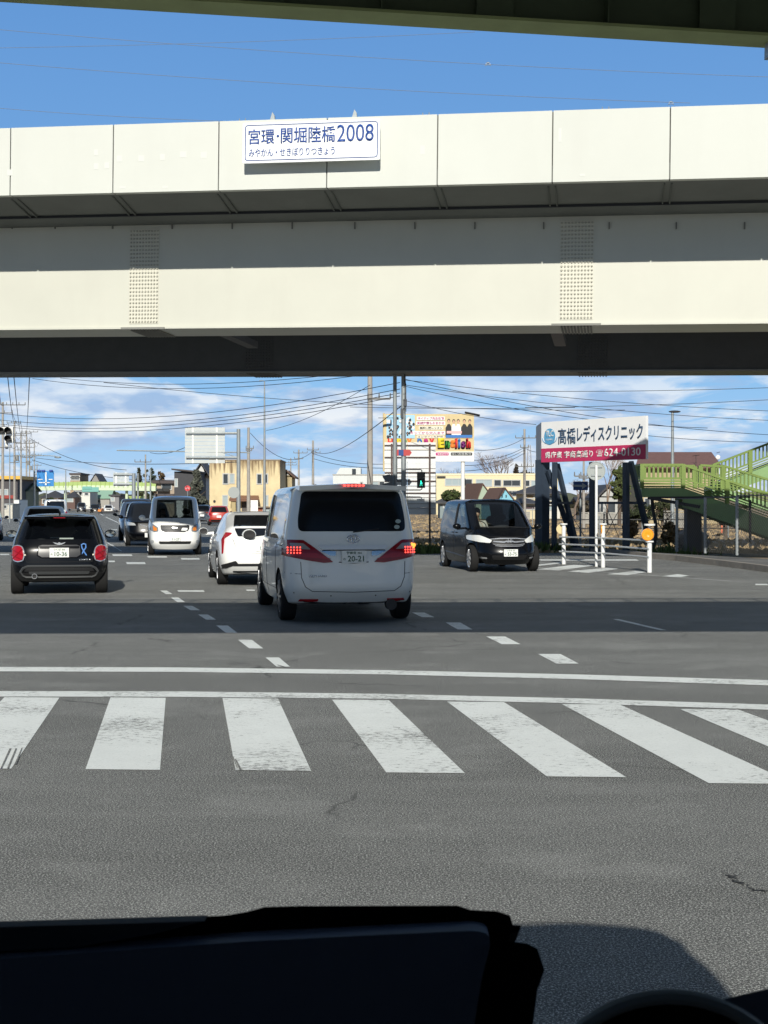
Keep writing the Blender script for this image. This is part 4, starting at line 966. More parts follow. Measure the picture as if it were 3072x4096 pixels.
def build_bridge():
    t = thing('road_bridge', 'long cream steel girder road bridge with pale panelled parapet crossing overhead', 'bridge', BRO, BRZ, ry=BRY)
    yP = -2.42                                     # parapet face
    zP0 = on_plane(1536, 745, yP).z; zP1 = on_plane(1536, 464, yP).z
    zW0 = on_plane(1536, 1306, 0).z; zW1 = on_plane(1536, 878, 0).z
    XL = 90
    seams = [on_plane(px, 600, yP).x for px in (42, 453, 875, 1308, 1750, 2210, 2680)]
    step = (seams[-1] - seams[0]) / 6
    xs = [seams[0] + step * i for i in range(-30, 38)]
    for x in seams: xs = [q for q in xs if abs(q - x) > .5]
    xs = sorted(xs + seams); b = MB()
    for a, c in zip(xs, xs[1:]):
        b.box(((a + c) / 2, yP + .13, (zP0 + zP1) / 2), (c - a - .028, .26, zP1 - zP0))
    b.build('parapet', PARA, t)
    b = MB(); b.box((0, yP + .17, (zP0 + zP1) / 2), (XL * 2, .22, zP1 - zP0 - .02)); b.build('parapet_core', mat('joint_dark', (.10, .10, .09), .9), t)
    for (px, py) in ((385, 610), (385, 665), (428, 662), (478, 635), (565, 634), (650, 628), (733, 618), (815, 620), (490, 750), (660, 748), (40, 690), (2330, 700)):
        p = on_plane(px, py, yP); b = MB(); b.box((p.x, yP - .001, p.z), (.10 + .05 * rnd.random(), .006, .14 if py < 700 else .05)); b.build('repair_patch', PATCH, t)
    for (px, py, w, h) in ((2240, 540, .03, .3), (1690, 600, .05, .2)): p = on_plane(px, py, yP); b = MB(); b.box((p.x, yP - .001, p.z), (w * 2, .006, h)); b.build('repair_patch', PATCH, t)
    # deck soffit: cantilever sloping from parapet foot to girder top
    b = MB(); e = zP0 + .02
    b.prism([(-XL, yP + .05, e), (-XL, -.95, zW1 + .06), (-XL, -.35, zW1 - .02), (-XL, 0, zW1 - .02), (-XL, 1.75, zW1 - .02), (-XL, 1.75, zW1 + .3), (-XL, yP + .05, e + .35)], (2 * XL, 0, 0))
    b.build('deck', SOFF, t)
    for i, x in enumerate(xs):
        if abs(x) > 14: continue
        b = MB()
        for dx in (-.10, .06): b.bar((x + dx, yP + .3, e - .03), (x + dx, -1.0, zW1 + .04), .03, .05)
        b.build('soffit_joint', mat('joint_strip', (.10, .11, .10), .8), t)
    b = MB(); b.bar((-XL, -.95, zW1 + .03), (XL, -.95, zW1 + .03), .05, .05); b.build('drip_rail', BLK, t)
    # front box girder
    def girder(name, y0, y1, m, flange):
        b = MB(); b.box((0, (y0 + y1) / 2, (zW0 + zW1) / 2 + .02), (2 * XL, y1 - y0, zW1 - zW0 - .04)); g = b.build(name, m, t)
        b = MB(); b.box((0, (y0 + y1) / 2, zW0 + .0125), (2 * XL, y1 - y0 + .12, .05)); b.build('bottom_flange', flange, t)
        return g
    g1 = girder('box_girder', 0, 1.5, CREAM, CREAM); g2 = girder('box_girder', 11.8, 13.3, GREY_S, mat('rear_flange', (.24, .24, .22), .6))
    # splice plates with bolts, stiffener stubs
    def splice(xa, xb, yl, gir, m):
        b = MB(); b.box(((xa + xb) / 2, yl - .008, (zW0 + zW1) / 2), (xb - xa, .014, zW1 - zW0 - .24)); sp = b.build('splice_plate', m, gir)
        b = MB(); w = xb - xa; cols = [w * (.04 + .103 * i) for i in range(5)] + [w * (.555 + .1 * i) for i in range(5)]
        zz0, zz1 = zW0 + .17, zW1 - .17
        for cx in cols:
            for k in range(25):
                z = zz0 + (zz1 - zz0) * k / 24; b.cyl((xa + cx, yl - .014, z), (xa + cx, yl - .05, z), .027, 7, .018)
        tag(b.build('bolts', mat('bolt_steel', tuple(q * .72 for q in m.node_tree.nodes['Principled BSDF'].inputs['Base Color'].default_value[:3]), .6) if m is not GREY_S else m, sp), kind='stuff')
        b = MB()
        for k in range(10): b.box((xa + w * (.05 + .1 * k), yl + .75, zW0 - .035), (w * .05, 1.4, .03))
        b.box(((xa + xb) / 2, yl - .06, zW0 + .0), (w * 1.5, .06, .05))
        b.build('flange_splice', mat('flange_bolts', (.22, .22, .20), .7), gir)
    splice(on_plane(520, 1000, 0).x, on_plane(636, 1000, 0).x, 0, g1, mat('splice_steel', (.62, .61, .52), .55))
    splice(on_plane(2242, 1000, 0).x, on_plane(2374, 1000, 0).x, 0, g1, MATS['splice_steel'])
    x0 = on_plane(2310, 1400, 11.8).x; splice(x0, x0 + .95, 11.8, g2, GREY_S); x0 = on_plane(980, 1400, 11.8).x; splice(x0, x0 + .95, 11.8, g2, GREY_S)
    for px in (50, 222, 452, 690, 930, 1170, 1420, 1660, 1900, 2175, 2437, 2705, 2978):
        p = on_plane(px, 900, 0); b = MB(); b.box((p.x, -.03, p.z - .02), (.03, .05, .16)); b.build('stiffener_stub', mat('stub_grey', (.20, .20, .18), .7), t)
    # cross struts between the girders
    for x in (on_plane(2230, 1350, 3).x, on_plane(930, 1320, 3).x):
        b = MB(); b.bar((x, 1.4, zW0 + .16), (x, 5.2, zW0 + .16), .30, .18); b.build('cross_beam', GREY_S, t)
    # far parapet
    b = MB(); b.box((0, 14.6, zW1 + .8), (2 * XL, .26, 1.1)); b.build('parapet', PARA, t)
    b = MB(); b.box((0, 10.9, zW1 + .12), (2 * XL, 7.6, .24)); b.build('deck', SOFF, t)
    # light stubs on the parapet top
    for px in (1090, 1418, 965, 1700, 2420):
        p = on_plane(px, 480, yP + .13); b = MB()
        if px in (1090, 1418): b.prism([(p.x - .06, yP + .1, zP1), (p.x + .06, yP + .1, zP1), (p.x + .05, yP + .1, zP1 + .12), (p.x, yP + .1, zP1 + .2)], (0, .08, 0))
        else: b.cyl((p.x - .06, yP + .2, zP1), (p.x - .06, yP + .2, zP1 + .10), .012, 6); b.cyl((p.x + .08, yP + .2, zP1), (p.x + .08, yP + .2, zP1 + .10), .012, 6)
        b.build('parapet_bracket', GALV, t)
    for x in (-42, 42):
        b = MB(); b.box((x, .75, (zW0 - .4) / 2), (1.8, 1.8, zW0 - .4)); b.box((x, 12.5, (zW0 - .4) / 2), (1.8, 1.8, zW0 - .4)); b.box((x, 6.6, zW0 - .8), (2, 15, .9)); b.build('pier', PARA, t)
    # name sign hung on the parapet
    ys = yP - .32
    TL, TR, BL, BRr = on_plane(970, 494, ys), on_plane(1521, 473, ys), on_plane(972, 654, ys), on_plane(1520, 639, ys)
    w = ((TR - TL).length + (BRr - BL).length) / 2; h = ((TL - BL).length + (TR - BRr).length) / 2
    wp = BRM @ Vector(((BL.x + TL.x) / 2, ys, (BL.z + BRr.z) / 2))
    s = thing('bridge_name_sign', 'white sign with blue bridge name and the year 2008 hung on the parapet', 'sign', wp, BRZ, ry=BRY * .9)
    BLU = mat('sign_blue', (.02, .07, .30), .45)
    b = MB(); pl = round_poly([(0, 0), (w, 0), (w, h), (0, h)], .03); b.prism([(x, 0, z) for x, z in pl], (0, .04, 0)); b.build('sign_panel', mat('sign_white', (.84, .86, .84), .4), s)
    b = MB(); q = round_poly([(.06, .06), (w - .06, .06), (w - .06, h - .06), (.06, h - .06)], .07); b.tube([(x, -.002, z) for x, z in q], .010, 4, closed=True); b.build('border', BLU, s)
    k = w / 1305.0
    def tx(body, x0, x1, y0, y1, bold, nm='lettering'):   # y measured from the sign's top
        text_part(nm, body, (x1 - x0) * k, (y1 - y0) * k, BLU, s, (x0) * k, -.003, h - y1 * k, bold=bold, depth=.004)
    tx('宮環', 55, 305, 62, 205, .012); tx('・', 325, 350, 120, 145, .03); tx('関堀陸橋', 365, 885, 55, 205, .012)
    tx('2008', 900, 1245, 45, 205, .004); tx('みやかん・せきぼりりつきょう', 60, 880, 245, 322, .008)
    b = MB()
    for x in (.25 * w, .75 * w):
        for z in (.2 * h, .8 * h): b.bar((x, .04, z), (x, .32, z), .05)
    b.build('bracket', GALV, s)

# ------------------------------------------------------------------ green footbridges
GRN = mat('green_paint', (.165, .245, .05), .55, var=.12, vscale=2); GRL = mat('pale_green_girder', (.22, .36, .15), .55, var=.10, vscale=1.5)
DKG = mat('shaded_green_girder', (.06, .085, .05), .6, var=.15, vscale=2); OLV = mat('lit_olive_flange', (.26, .31, .14), .6, var=.15, vscale=2)  # the web's shade and the flange's light are put into two greens
def build_overhead():
    t = thing('footbridge', 'dark green footbridge passing right overhead, seen from below at the top edge', 'footbridge', (0, 11.46, 0), R(5), ry=.0305)
    L, zb = 26, 5.515
    for y in (0, -3.55):
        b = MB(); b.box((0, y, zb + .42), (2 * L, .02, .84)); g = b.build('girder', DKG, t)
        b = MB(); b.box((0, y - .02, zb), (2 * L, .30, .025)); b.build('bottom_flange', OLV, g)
        for i in range(-9, 10): b = MB(); b.box((i * .92 - .2, y - .08, zb + .42), (.30 if i % 2 else .012, .14 if i % 2 == 0 else .012, .8)); b.build('web_stiffener', DKG, g)
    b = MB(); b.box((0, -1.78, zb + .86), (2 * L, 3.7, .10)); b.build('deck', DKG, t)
    b = MB(); b.tube([(-L, -.45, zb + .62), (.2, -.45, zb + .60), (L, -.45, zb + .60)], .05, 8); b.tube([(-L, -.6, zb + .50), (L, -.6, zb + .50)], .03, 8)
    b.build('drain_pipe', mat('pipe_green', (.22, .30, .20), .5), t)
    b = MB(); x = 3.01; b.prism([(x, -.05, zb), (x + .1, -.05, zb), (x + .1, -.05, zb - .08), (x + .03, -.05, zb - .14), (x, -.05, zb - .14)], (0, .1, 0)); b.build('bracket', GALV, t)
    for y in (.05, -3.6):
        b = MB(); b.bar((-L, y, zb + 1.32), (L, y, zb + 1.32), .05, .07); b.bar((-L, y, zb + 1.1), (L, y, zb + 1.1), .03, .03)
        for i in range(-36, 37): b.bar((i * .72, y, zb + .9), (i * .72, y, zb + 1.3), .04)
        b.build('railing', GRN, t)
    for x in (-15, 15):
        b = MB(); b.cyl((x, -1.4, 0), (x, -1.4, zb), .3, 16); b.build('pier', GRN, t)

def rail_panels(b, a, c, h, post=.09, n=8, posts=True, kick=True):
    """railing along a->c: posts, top rail, mid rails and uprights"""
    a, c = Vector(a), Vector(c); L = (c - a).length; u = Vector((0, 0, 1))
    b.bar(a + u * h, c + u * h, .10, .07); b.bar(a + u * h * .42, c + u * h * .42, .05, .05)
    if kick:
        for k in (.06, .18, .30): b.bar(a + u * h * k, c + u * h * k, .03, .035)
    m = max(1, round(L / 1.55))
    for i in range(m + 1):
        p = a + (c - a) * (i / m); e_ = rnd.random() * .012; b.box((p.x + e_ / 3, p.y - e_, p.z + h / 2 - .02 + e_), (post * 1.3 + e_, post * 1.3 + e_, h))
    k = max(2, int(L / .135))
    for i in range(k):
        p = a + (c - a) * ((i + .5) / k); b.bar(p + u * h * .42, p + u * h, .045, .045, up=(0, 1, 0))
def build_stairs():
    D = 45.8
    t = thing('footbridge_stairs', 'bright green footbridge stairway with landing behind the fence at the right', 'footbridge', (0, 0, 0))
    def Q(px, py, d=D): return P(px, py, d)
    W_ = 1.3                                              # width, going away from the camera
    A, B_, E_ = Q(2567, 1951), Q(2732, 1951), Q(3260, 2138)
    z0 = A.z
    def deck(name, a, c, th, m=GRL, y0=0, y1=W_):
        b = MB(); b.prism([(a.x, a.y + y0, a.z), (c.x, c.y + y0, c.z), (c.x, c.y + y0, c.z - th), (a.x, a.y + y0, a.z - th)], (0, .08, 0))
        b.prism([(a.x, a.y + y1 - .08, a.z), (c.x, c.y + y1 - .08, c.z), (c.x, c.y + y1 - .08, c.z - th), (a.x, a.y + y1 - .08, a.z - th)], (0, .08, 0))
        b.prism([(a.x, a.y + y0 + .1, a.z - .02), (c.x, c.y + y0 + .1, c.z - .02), (c.x, c.y + y0 + .1, c.z - .12), (a.x, a.y + y0 + .1, a.z - .12)], (0, y1 - y0 - .2, 0))
        return b.build(name, m, t)
    deck('landing', A, B_, .30); deck('lower_flight', B_, E_, .62)
    b = MB(); h = .74
    rail_panels(b, A, B_, h); rail_panels(b, B_, E_, h); rail_panels(b, A + Vector((0, W_, 0)), A + Vector((2.0, W_, 0)), h)
    rail_panels(b, A, A + Vector((0, W_, 0)), h); b.build('railing', GRN, t)
    # second rail of the descending flight, a little farther and higher in the picture
    b = MB(); a2, e2 = Q(2892, 1955, 47.2), Q(3300, 2080, 47.2); rail_panels(b, a2, e2, h * 1.03); rail_panels(b, Q(2800, 1950, 47.2), a2, h); b.build('railing', GRN, t)
    b = MB(); b.prism([a2, e2, e2 - Vector((0, 0, .3)), a2 - Vector((0, 0, .3))], (0, .1, 0)); b.build('stringer', GRL, t)
    # upper flight climbing to the right
    u0, u1 = Q(2850, 1948, 48.0), Q(3300, 1775, 48.0)
    deck('upper_flight', u0, u1, .42, y0=0, y1=1.3)
    b = MB(); rail_panels(b, u0, u1, .74); b.build('railing', GRN, t)
    # column and struts
    b = MB(); x = Q(2790, 2000).x; b.box((x, D + .7, z0 / 2 - .2), (.48, .48, z0)); b.build('pier', mat('pier_dark', (.10, .09, .08), .8, var=.2), t)
    DKS = mat('dark_steel', (.035, .036, .038), .6)
    b = MB(); b.bar(Q(2600, 1992), Q(2800, 2028), .10); b.bar(Q(2600, 1990), Q(3000, 1988), .06); b.bar(Q(3000, 2000), Q(3000, 2170), .07); b.build('brace', DKS, t)
    # bent drain pipe by the stairs
    p = [Q(2592, 1990, 46.5), Q(2608, 1995, 46.5), Q(2612, 2040, 46.5), Q(2622, 2090, 46.5), Q(2624, 2140, 46.5), Q(2612, 2205, 46.5)]
    b = MB(); b.tube(p, .06, 8); tag(b.build('bent_pipe', DKS, smooth=True), 'dark crooked pipe rising behind the round amber reflector', 'pipe')
    # chain-link fence: posts are parts
    f = thing('chain_link_fence', 'sagging chain link fence on grey steel posts along the right kerb', 'fence')
    P3 = [(2713, 2223, 2000), (2827, 2230, 1990), (2955, 2239, 1984), (3110, 2250, 1976)]
    prev = None
    for i, (px, py, pt) in enumerate(P3):
        g = G(px, py); g.y += .2; z1 = zat(pt, g.y); b = MB(); b.cyl((g.x, g.y, .12), (g.x, g.y, z1), .045, 10); b.build('post', GALV, f, smooth=True)
        if prev is not None:
            wm = MB(); a, c = prev[0], g; L = (c - a).length; n = int(L / .11)
            for k in range(-14, n):
                for sgn in (1, -1):
                    s0, s1 = k * .11, k * .11 + 1.45
                    q0, q1 = max(s0, 0), min(s1, L)
                    if q1 <= q0: continue
                    za, zb_ = (q0 - s0), (q1 - s0)
                    if sgn < 0: za, zb_ = 1.45 - za, 1.45 - zb_
                    wm.bar((a.x + (c.x - a.x) * q0 / L, a.y + (c.y - a.y) * q0 / L, .15 + za), (a.x + (c.x - a.x) * q1 / L, a.y + (c.y - a.y) * q1 / L, .15 + zb_), .005)
            wm.bar((a.x, a.y, z1 - .03), (c.x, c.y, z1 - .03), .03)
            wm.build('wire_mesh', mat('mesh_wire', (.16, .16, .15), .6, metal=.4), f)
        prev = (g, z1)
    # little things behind the fence
    for i, (px, py0, py1, m, lb) in enumerate(((2887, 2092, 2132, mat('orange_post', (.75, .22, .12), .6), 'short orange marker post in the field behind the fence'), (2906, 2106, 2122, WHT, 'short white marker post right of the orange one in the field'), (3041, 2100, 2150, WHT, 'white marker post in the field near the right edge'))):
        Y = 75; b = MB(); b.cyl((xat(px, Y), Y, 0), (xat(px, Y), Y, zat(py0, Y)), .05, 10); b.sphere((xat(px, Y), Y, zat(py0, Y)), .05); tag(b.build('marker_post', m, smooth=True), lb, 'marker post', 'marker posts in the field')
    g = thing('pipe_fence', 'low dark pipe fence standing in the field behind the stairway', 'fence')
    b = MB(); 
    for z in (.45, .85): b.cyl((8, 66, z), (24, 66, z), .03, 6)
    b.build('rails', DKS, g)
    for i in range(9): b = MB(); b.cyl((8 + i * 2, 66, 0), (8 + i * 2, 66, 1.0), .035, 6); b.build('post', GALV, g)
    # rock / covered heap at the foot
    b = MB(); b.sphere((0, 0, 0), 1, 20, 12, (.55, .5, .55)); b.v = [(x * (1 + .25 * rnd.uniform(-1, 1)), y * (1 + .2 * rnd.uniform(-1, 1)), z * (1 + .15 * rnd.uniform(-1, 1))) for x, y, z in b.v]
    o = b.build('boulder', mat('boulder_stone', (.30, .24, .20), .9, var=.5, vscale=5, bump=.8, bscale=8), smooth=True, merge=True); o.location = (xat(2768, 49), 49, .25); tag(o, 'rough pale boulder at the foot of the stairway pier', 'boulder')

# ------------------------------------------------------------------ vehicle the photo is taken from
def build_own_van():
    t = thing('own_van', 'black dashboard and nose of the vehicle the photo is taken from', 'van', (0, 0, 0))
    DB = mat('dashboard_black', (.0025, .0025, .003), .85, spec=.15); DB2 = mat('dashboard_blue_grey', (.20, .25, .34), .5, spec=.4)
    def Q(px, py, d): return P(px, py, d)
    d = .80
    top = [(-500, 3715), (0, 3699), (450, 3683), (900, 3662), (985, 3648), (1060, 3628), (1200, 3624), (1830, 3622), (1885, 3640), (1990, 3645), (2040, 3662), (2052, 3700), (2085, 3702), (2078, 3725), (2040, 3735), (2035, 3765), (2110, 3775), (2150, 3795), (2178, 3880), (2150, 3960), (2118, 4200), (-500, 4200)]
    b = MB(); b.prism([Q(x, y, d) for x, y in top], (0, .12, -.065)); b.build('dashboard_pod', DB, t)
    face = [(-500, 3850), (0, 3835), (500, 3800), (1000, 3765), (1500, 3740), (1900, 3722), (1955, 3735), (1962, 3780), (1930, 3900), (1880, 4200), (-500, 4200)]
    b = MB(); q = round_poly([(x, y) for x, y in face], 30); b.prism([Q(x, y, d - .02) for x, y in q], (0, .018, 0)); b.build('display_face', DB2, t)
    low = [(-500, 3722), (0, 3708), (500, 3694), (820, 3684), (620, 3735), (300, 3790), (0, 3805), (-500, 3815)]
    b = MB(); b.prism([Q(x, y, d - .012) for x, y in low], (0, .011, 0)); b.build('shelf_edge', mat('dashboard_soft', (.09, .10, .11), .9, spec=.2), t)
    # round meter hood at bottom right
    c = Q(2625, 4425, .60); r = .056
    b = MB(); b.lathe([(c.y - .03, r * .1), (c.y - .03, r * .93), (c.y - .02, r), (c.y - .01, r * .9)], 48, 'y', (c.x, 0, c.z)); b.build('meter_hood', DB, t, smooth=True)
    b = MB(); b.tube([(c.x + math.cos(a * math.pi / 24) * r, c.y - .028, c.z + math.sin(a * math.pi / 24) * r) for a in range(48)], .0030, 8, closed=True)
    b.build('meter_rim', mat('meter_rim_grey', (.38, .41, .39), .5), t, smooth=True)
    b = MB(); q = [(2830, 4040), (2900, 3995), (3072, 3955), (3400, 3920), (3400, 4300), (2700, 4300)]; b.prism([Q(x, y, .7) for x, y in q], (0, .1, -.07)); b.build('dashboard_top', DB2, t)
    # shell: roof, pillars, sides, nose - they throw the shadow on the road
    sh = mat('van_paint', (.05, .06, .08), .35, coat=.8)
    b = MB(); pl = round_poly([(-.78, 1.08), (-.40, 1.20), (.25, 1.20), (.42, 1.16), (.62, 1.20), (.96, 1.12), (1.05, .6), (1.05, -3.2), (-.85, -3.2), (-.85, .6)], .12)
    b.prism([(x, y + .27, 2.16) for x, y in pl], (0, 0, .05)); b.build('roof', sh, t)
    b = MB()
    for sx in (-.90, 1.0): b.box((sx, -1.2, 1.1), (.06, 4.0, 1.9))
    b.box((.08, -3.2, 1.1), (1.9, .06, 1.9)); b.build('side_panels', sh, t)
    b = MB(); b.bar((-.93, 1.3, 2.15), (-.93, 1.9, 1.05), .08); b.bar((.98, 1.3, 2.15), (.98, 1.85, .9), .06); b.build('windscreen_pillar', sh, t)
    b = MB(); b.box((.05, 1.45, .55), (1.8, .9, .5)); b.build('nose', sh, t)
    b = MB(); b.box((.08, 0.0, .45), (1.9, 3.6, .1)); b.build('floor', DB, t)
    for sx in (-.8, .95):
        b = MB(); b.lathe([(sx - .1, .18), (sx - .1, .33), (sx + .1, .33), (sx + .1, .18)], 20, 'x', (0, .9, .33), close=True); b.build('wheel', RUB, t, smooth=True)

# ------------------------------------------------------------------ signs and posts
def build_signs():
    MAR = mat('sign_maroon', (.52, .035, .12), .5); NAV = mat('sign_navy', (.03, .07, .14), .5); WSG = mat('board_white', (.86, .87, .88), .45, var=.03, streak=.05, streak_col=(.5, .5, .5))
    NAVY = mat('navy_steel', (.035, .05, .075), .45, var=.15, vscale=3); LB = mat('logo_blue', (.10, .35, .60), .5)
    # clinic billboard
    a, c = P(2165, 1847, 47), P(2583, 1839.5, 43.5); a.z = c.z = (a.z + c.z) / 2
    w = (c - a).length; ang = math.atan2(c.y - a.y, c.x - a.x); h = 1.332
    s = thing('billboard', 'white and maroon clinic billboard with a phone number on dark steel legs', 'billboard', (a.x, a.y, a.z), ang)
    b = MB(); b.box((w / 2, .06, h / 2), (w, .11, h)); b.build('panel', WSG, s)
    b = MB(); b.box((w / 2, -.001, .23), (w - .004, .008, .455)); b.build('maroon_band', MAR, s)
    k = w / 1320.0; HH = h
    def tx(body, x0, x1, z0, z1, m, bold, nm='lettering', dep=.006): text_part(nm, body, (x1 - x0) * k, z1 - z0, m, s, x0 * k, -.008, z0, bold=bold, depth=dep)
    tx('髙橋', 230, 462, .57, 1.09, NAV, .012); tx('レディスクリニック', 478, 1290, .62, 1.12, NAV, .02)
    tx('県庁東', 55, 280, .115, .345, WHT, .025); tx('宇商高通り', 308, 680, .115, .345, WHT, .02); tx('☎', 722, 805, .13, .345, WHT, .0); tx('624-0130', 820, 1262, .12, .375, WHT, .012)
    b = MB(); b.prism([((115 + 75 * math.cos(t * math.pi / 12)) * k, -.004, .84 + .27 * math.sin(t * math.pi / 12)) for t in range(24)], (0, -.004, 0)); b.build('round_logo', LB, s)
    b = MB(); b.tube([((115 + 98 * math.cos(t)) * k, -.006, .80 + .20 * math.sin(t)) for t in [math.pi * (1 + i / 12) for i in range(13)]], .012, 5); b.build('logo_swash', LB, s)
    text_part('logo_lettering', 'TLC', 105 * k, .20, WHT, s, 62 * k, -.0115, .84, bold=.02)
    text_part('logo_lettering', 'CLINIC', 90 * k, .05, WHT, s, 70 * k, -.0115, .72, bold=.01)
    def L2(px, Y):   # place in the board's own frame
        M = Matrix.Translation(s.location) @ Matrix.Rotation(ang, 4, 'Z'); return M.inverted() @ Vector((xat(px, Y), Y, 0))
    e = L2(2144, 49.3); b = MB(); b.prism([(0, .005, 0), (0, .005, h), (e.x, e.y, h - .02), (e.x, e.y, -.02)], (.05, .03, 0)); b.build('side_panel', mat('side_grey', (.5, .52, .53), .5), s)
    zg = -a.z
    def leg(p0, p1, Y0, Y1, wd=.17, nm='leg'):
        Y0, Y1 = Y0 * 1.044, Y1 * 1.044; A, B_ = L2(p0[0], Y0), L2(p1[0], Y1); b = MB(); b.bar((A.x, A.y, p0[1] + zg), (B_.x, B_.y, p1[1] + zg), wd, wd); b.build(nm, NAVY, s)
    leg((2170, 3.05), (2168, 0), 45.3, 45.3, .34); leg((2219, 2.95), (2216, 0), 44.6, 44.6, .13); leg((2372, 2.93), (2372, 0), 43.7, 43.7, .18); leg((2504, 2.9), (2504, 0), 43.0, 43.0, .16)
    leg((2192, 2.7), (2305, 0), 45.0, 45.6, .13, 'brace'); leg((2228, 2.9), (2312, 0), 44.8, 45.4, .13, 'brace'); leg((2522, 2.9), (2594, .55), 42.6, 43.5, .15, 'brace')
    leg((2190, 1.62), (2290, 1.62), 45, 45, .08, 'crossbar'); leg((2375, 1.62), (2585, 1.62), 43.7, 43, .08, 'crossbar'); leg((2270, 1.45), (2350, .35), 44.5, 44.5, .02, 'crossbar'); leg((2330, 1.45), (2230, .7), 44.5, 44.5, .02, 'crossbar'); leg((2420, 1.6), (2480, .4), 44.5, 44.5, .02, 'crossbar'); leg((2490, 1.6), (2410, .4), 44.5, 44.5, .02, 'crossbar')

    # English school billboard
    Y = 72.0; x0, x1 = xat(1537, Y), xat(1896, Y); z0, z1 = zat(1846, Y), zat(1656, Y); w = x1 - x0; h = z1 - z0
    s = thing('billboard', 'colourful English school billboard on a single white pole', 'billboard', (x0, Y, z0), 0)
    TAN = mat('board_tan', (.62, .50, .27), .6, var=.05)
    b = MB(); b.box((w / 2, .06, h / 2), (w, .1, h)); b.build('panel', TAN, s)
    b = MB(); b.box((w / 2, -.003, h * .105), (w - .01, .012, h * .21)); b.build('white_band', WHT, s)
    u = w / 359.0; v = h / 190.0
    def rect(nm, xa, xb, ya, yb, m, y=-.006, r=0):
        b = MB(); pl = [(xa * u, (190 - yb) * v), (xb * u, (190 - yb) * v), (xb * u, (190 - ya) * v), (xa * u, (190 - ya) * v)]
        if r: pl = round_poly(pl, r)
        b.prism([(x, y, z) for x, z in pl], (0, -.006, 0)); return b.build(nm, m, s)
    def colr(i): return [mat('print_' + str(n), cc, .6) for n, cc in (('red', (.62, .03, .03)), ('yellow', (.80, .62, .03)), ('orange', (.80, .22, .03)), ('purple', (.22, .03, .20)), ('blue', (.03, .17, .50)), ('green', (.05, .33, .06)), ('magenta', (.5, .03, .2)), ('pink', (.8, .45, .45)), ('black', (.012, .012, .015)), ('pale', (.75, .72, .60)), ('sky', (.35, .6, .8)))][i]
    ph = rect('photo_panel', 9, 122, 4, 97, colr(10))
    b = MB(); bb = MB(); sk = MB()
    for i in range(60):
        xx, zz = rnd.uniform(14, 118), rnd.uniform(12, 92); sc = rnd.uniform(3, 6)
        (b if i % 3 else bb).prism([((xx + sc * math.cos(a)) * u, -.013, (190 - zz + sc * 1.3 * math.sin(a)) * v) for a in [k * 1.047 for k in range(6)]], (0, -.003 - i * .00012, 0))
        if i % 2: sk.prism([((xx + 1.8 * math.cos(a)) * u, -.024, (190 - zz + sc * 1.2 + 1.8 * math.sin(a)) * v) for a in [k * 1.047 for k in range(6)]], (0, -.002 - i * .0001, 0))
    tag(b.build('crowd_dark', colr(8), ph), kind='stuff'); bb.build('crowd_white', WHT, ph); sk.build('crowd_faces', mat('print_skin', (.62, .38, .25), .6), ph)
    ph = rect('photo_panel', 244, 354, 4, 97, TAN)
    for i, (cx_, cw, top, dark) in enumerate(((14, 13, 14, 1), (34, 9, 22, 0), (52, 11, 20, 0), (76, 13, 18, 1), (98, 11, 24, 1))):
        b = MB(); X = 244 + cx_
        b.prism([((X - cw) * u, -.014, (190 - 92) * v), ((X + cw) * u, -.014, (190 - 92) * v), ((X + cw) * u, -.014, (190 - 60 + top * .3) * v), ((X + 4) * u, -.014, (190 - 40) * v), ((X - 4) * u, -.014, (190 - 40) * v), ((X - cw) * u, -.014, (190 - 60 + top * .3) * v)], (0, -.004 - i * .001, 0)); b.build('printed_figure', colr(8) if dark else WHT, ph)
        b = MB(); b.prism([((X + 6 * math.cos(a)) * u, -.022, (190 - 24 - top * .2 + 8 * math.sin(a)) * v) for a in [k * .785 for k in range(8)]], (0, -.002, 0)); b.build('printed_hair', colr(8), ph)
        b = MB(); b.prism([((X + 4.5 * math.cos(a)) * u, -.025, (190 - 27 - top * .2 + 7 * math.sin(a)) * v) for a in [k * .785 for k in range(8)]], (0, -.002, 0)); b.build('printed_face', MATS['print_skin'], ph)
    rect('blue_strip', 246, 352, 84, 95, colr(4), -.026); rect('pink_strip', 250, 310, 68, 78, colr(7), -.026)
    for (xa, xb, ya, yb, m, body) in ((130, 242, 10, 25, 7, 'ネイティブ先生在籍'), (127, 244, 29, 44, 7, '英検対策もおまかせ'), (138, 236, 49, 63, 9, '無料体験レッスン'), (100, 244, 68, 83, 7, 'キッズから大人まで'), (130, 240, 86, 96, 9, 'オンラインも対応')):
        o = rect('text_strip', xa, xb, ya, yb, colr(9) if m == 9 else WHT, -.010, .03)
        text_part('lettering', body, (xb - xa - 8) * u, (yb - ya - 4) * v, colr(6) if m == 7 else colr(8), o, (xa + 4) * u, -.018, (190 - yb + 2) * v, bold=.02)
    tx_ = [('H', 14, 0), ('a', 32, 2), ('p', 50, 1), ('p', 70, 5), ('y', 90, 2), ('D', 132, 4), ('a', 158, 6), ('y', 180, 0)]
    for ch, X, ci in tx_: text_part('lettering', ch, 20 * u, 30 * v, colr(ci), s, X * u, -.012, (190 - 128) * v, bold=.06)
    for i, (ch, X, wd, ci, zt) in enumerate((('E', 215, 26, 1, 96), ('n', 243, 20, 5, 106), ('g', 264, 20, 2, 104), ('l', 284, 9, 0, 98), ('i', 296, 9, 4, 98), ('s', 308, 18, 3, 108), ('h', 328, 19, 0, 98))):
        text_part('letter_shadow', ch, wd * u, (139 - zt) * v, colr(8), s, (X - 2) * u, -.008, (190 - 141) * v, bold=.09)
        text_part('lettering', ch, wd * u, (136 - zt) * v, colr(ci), s, X * u, -.014, (190 - 136) * v, bold=.07)
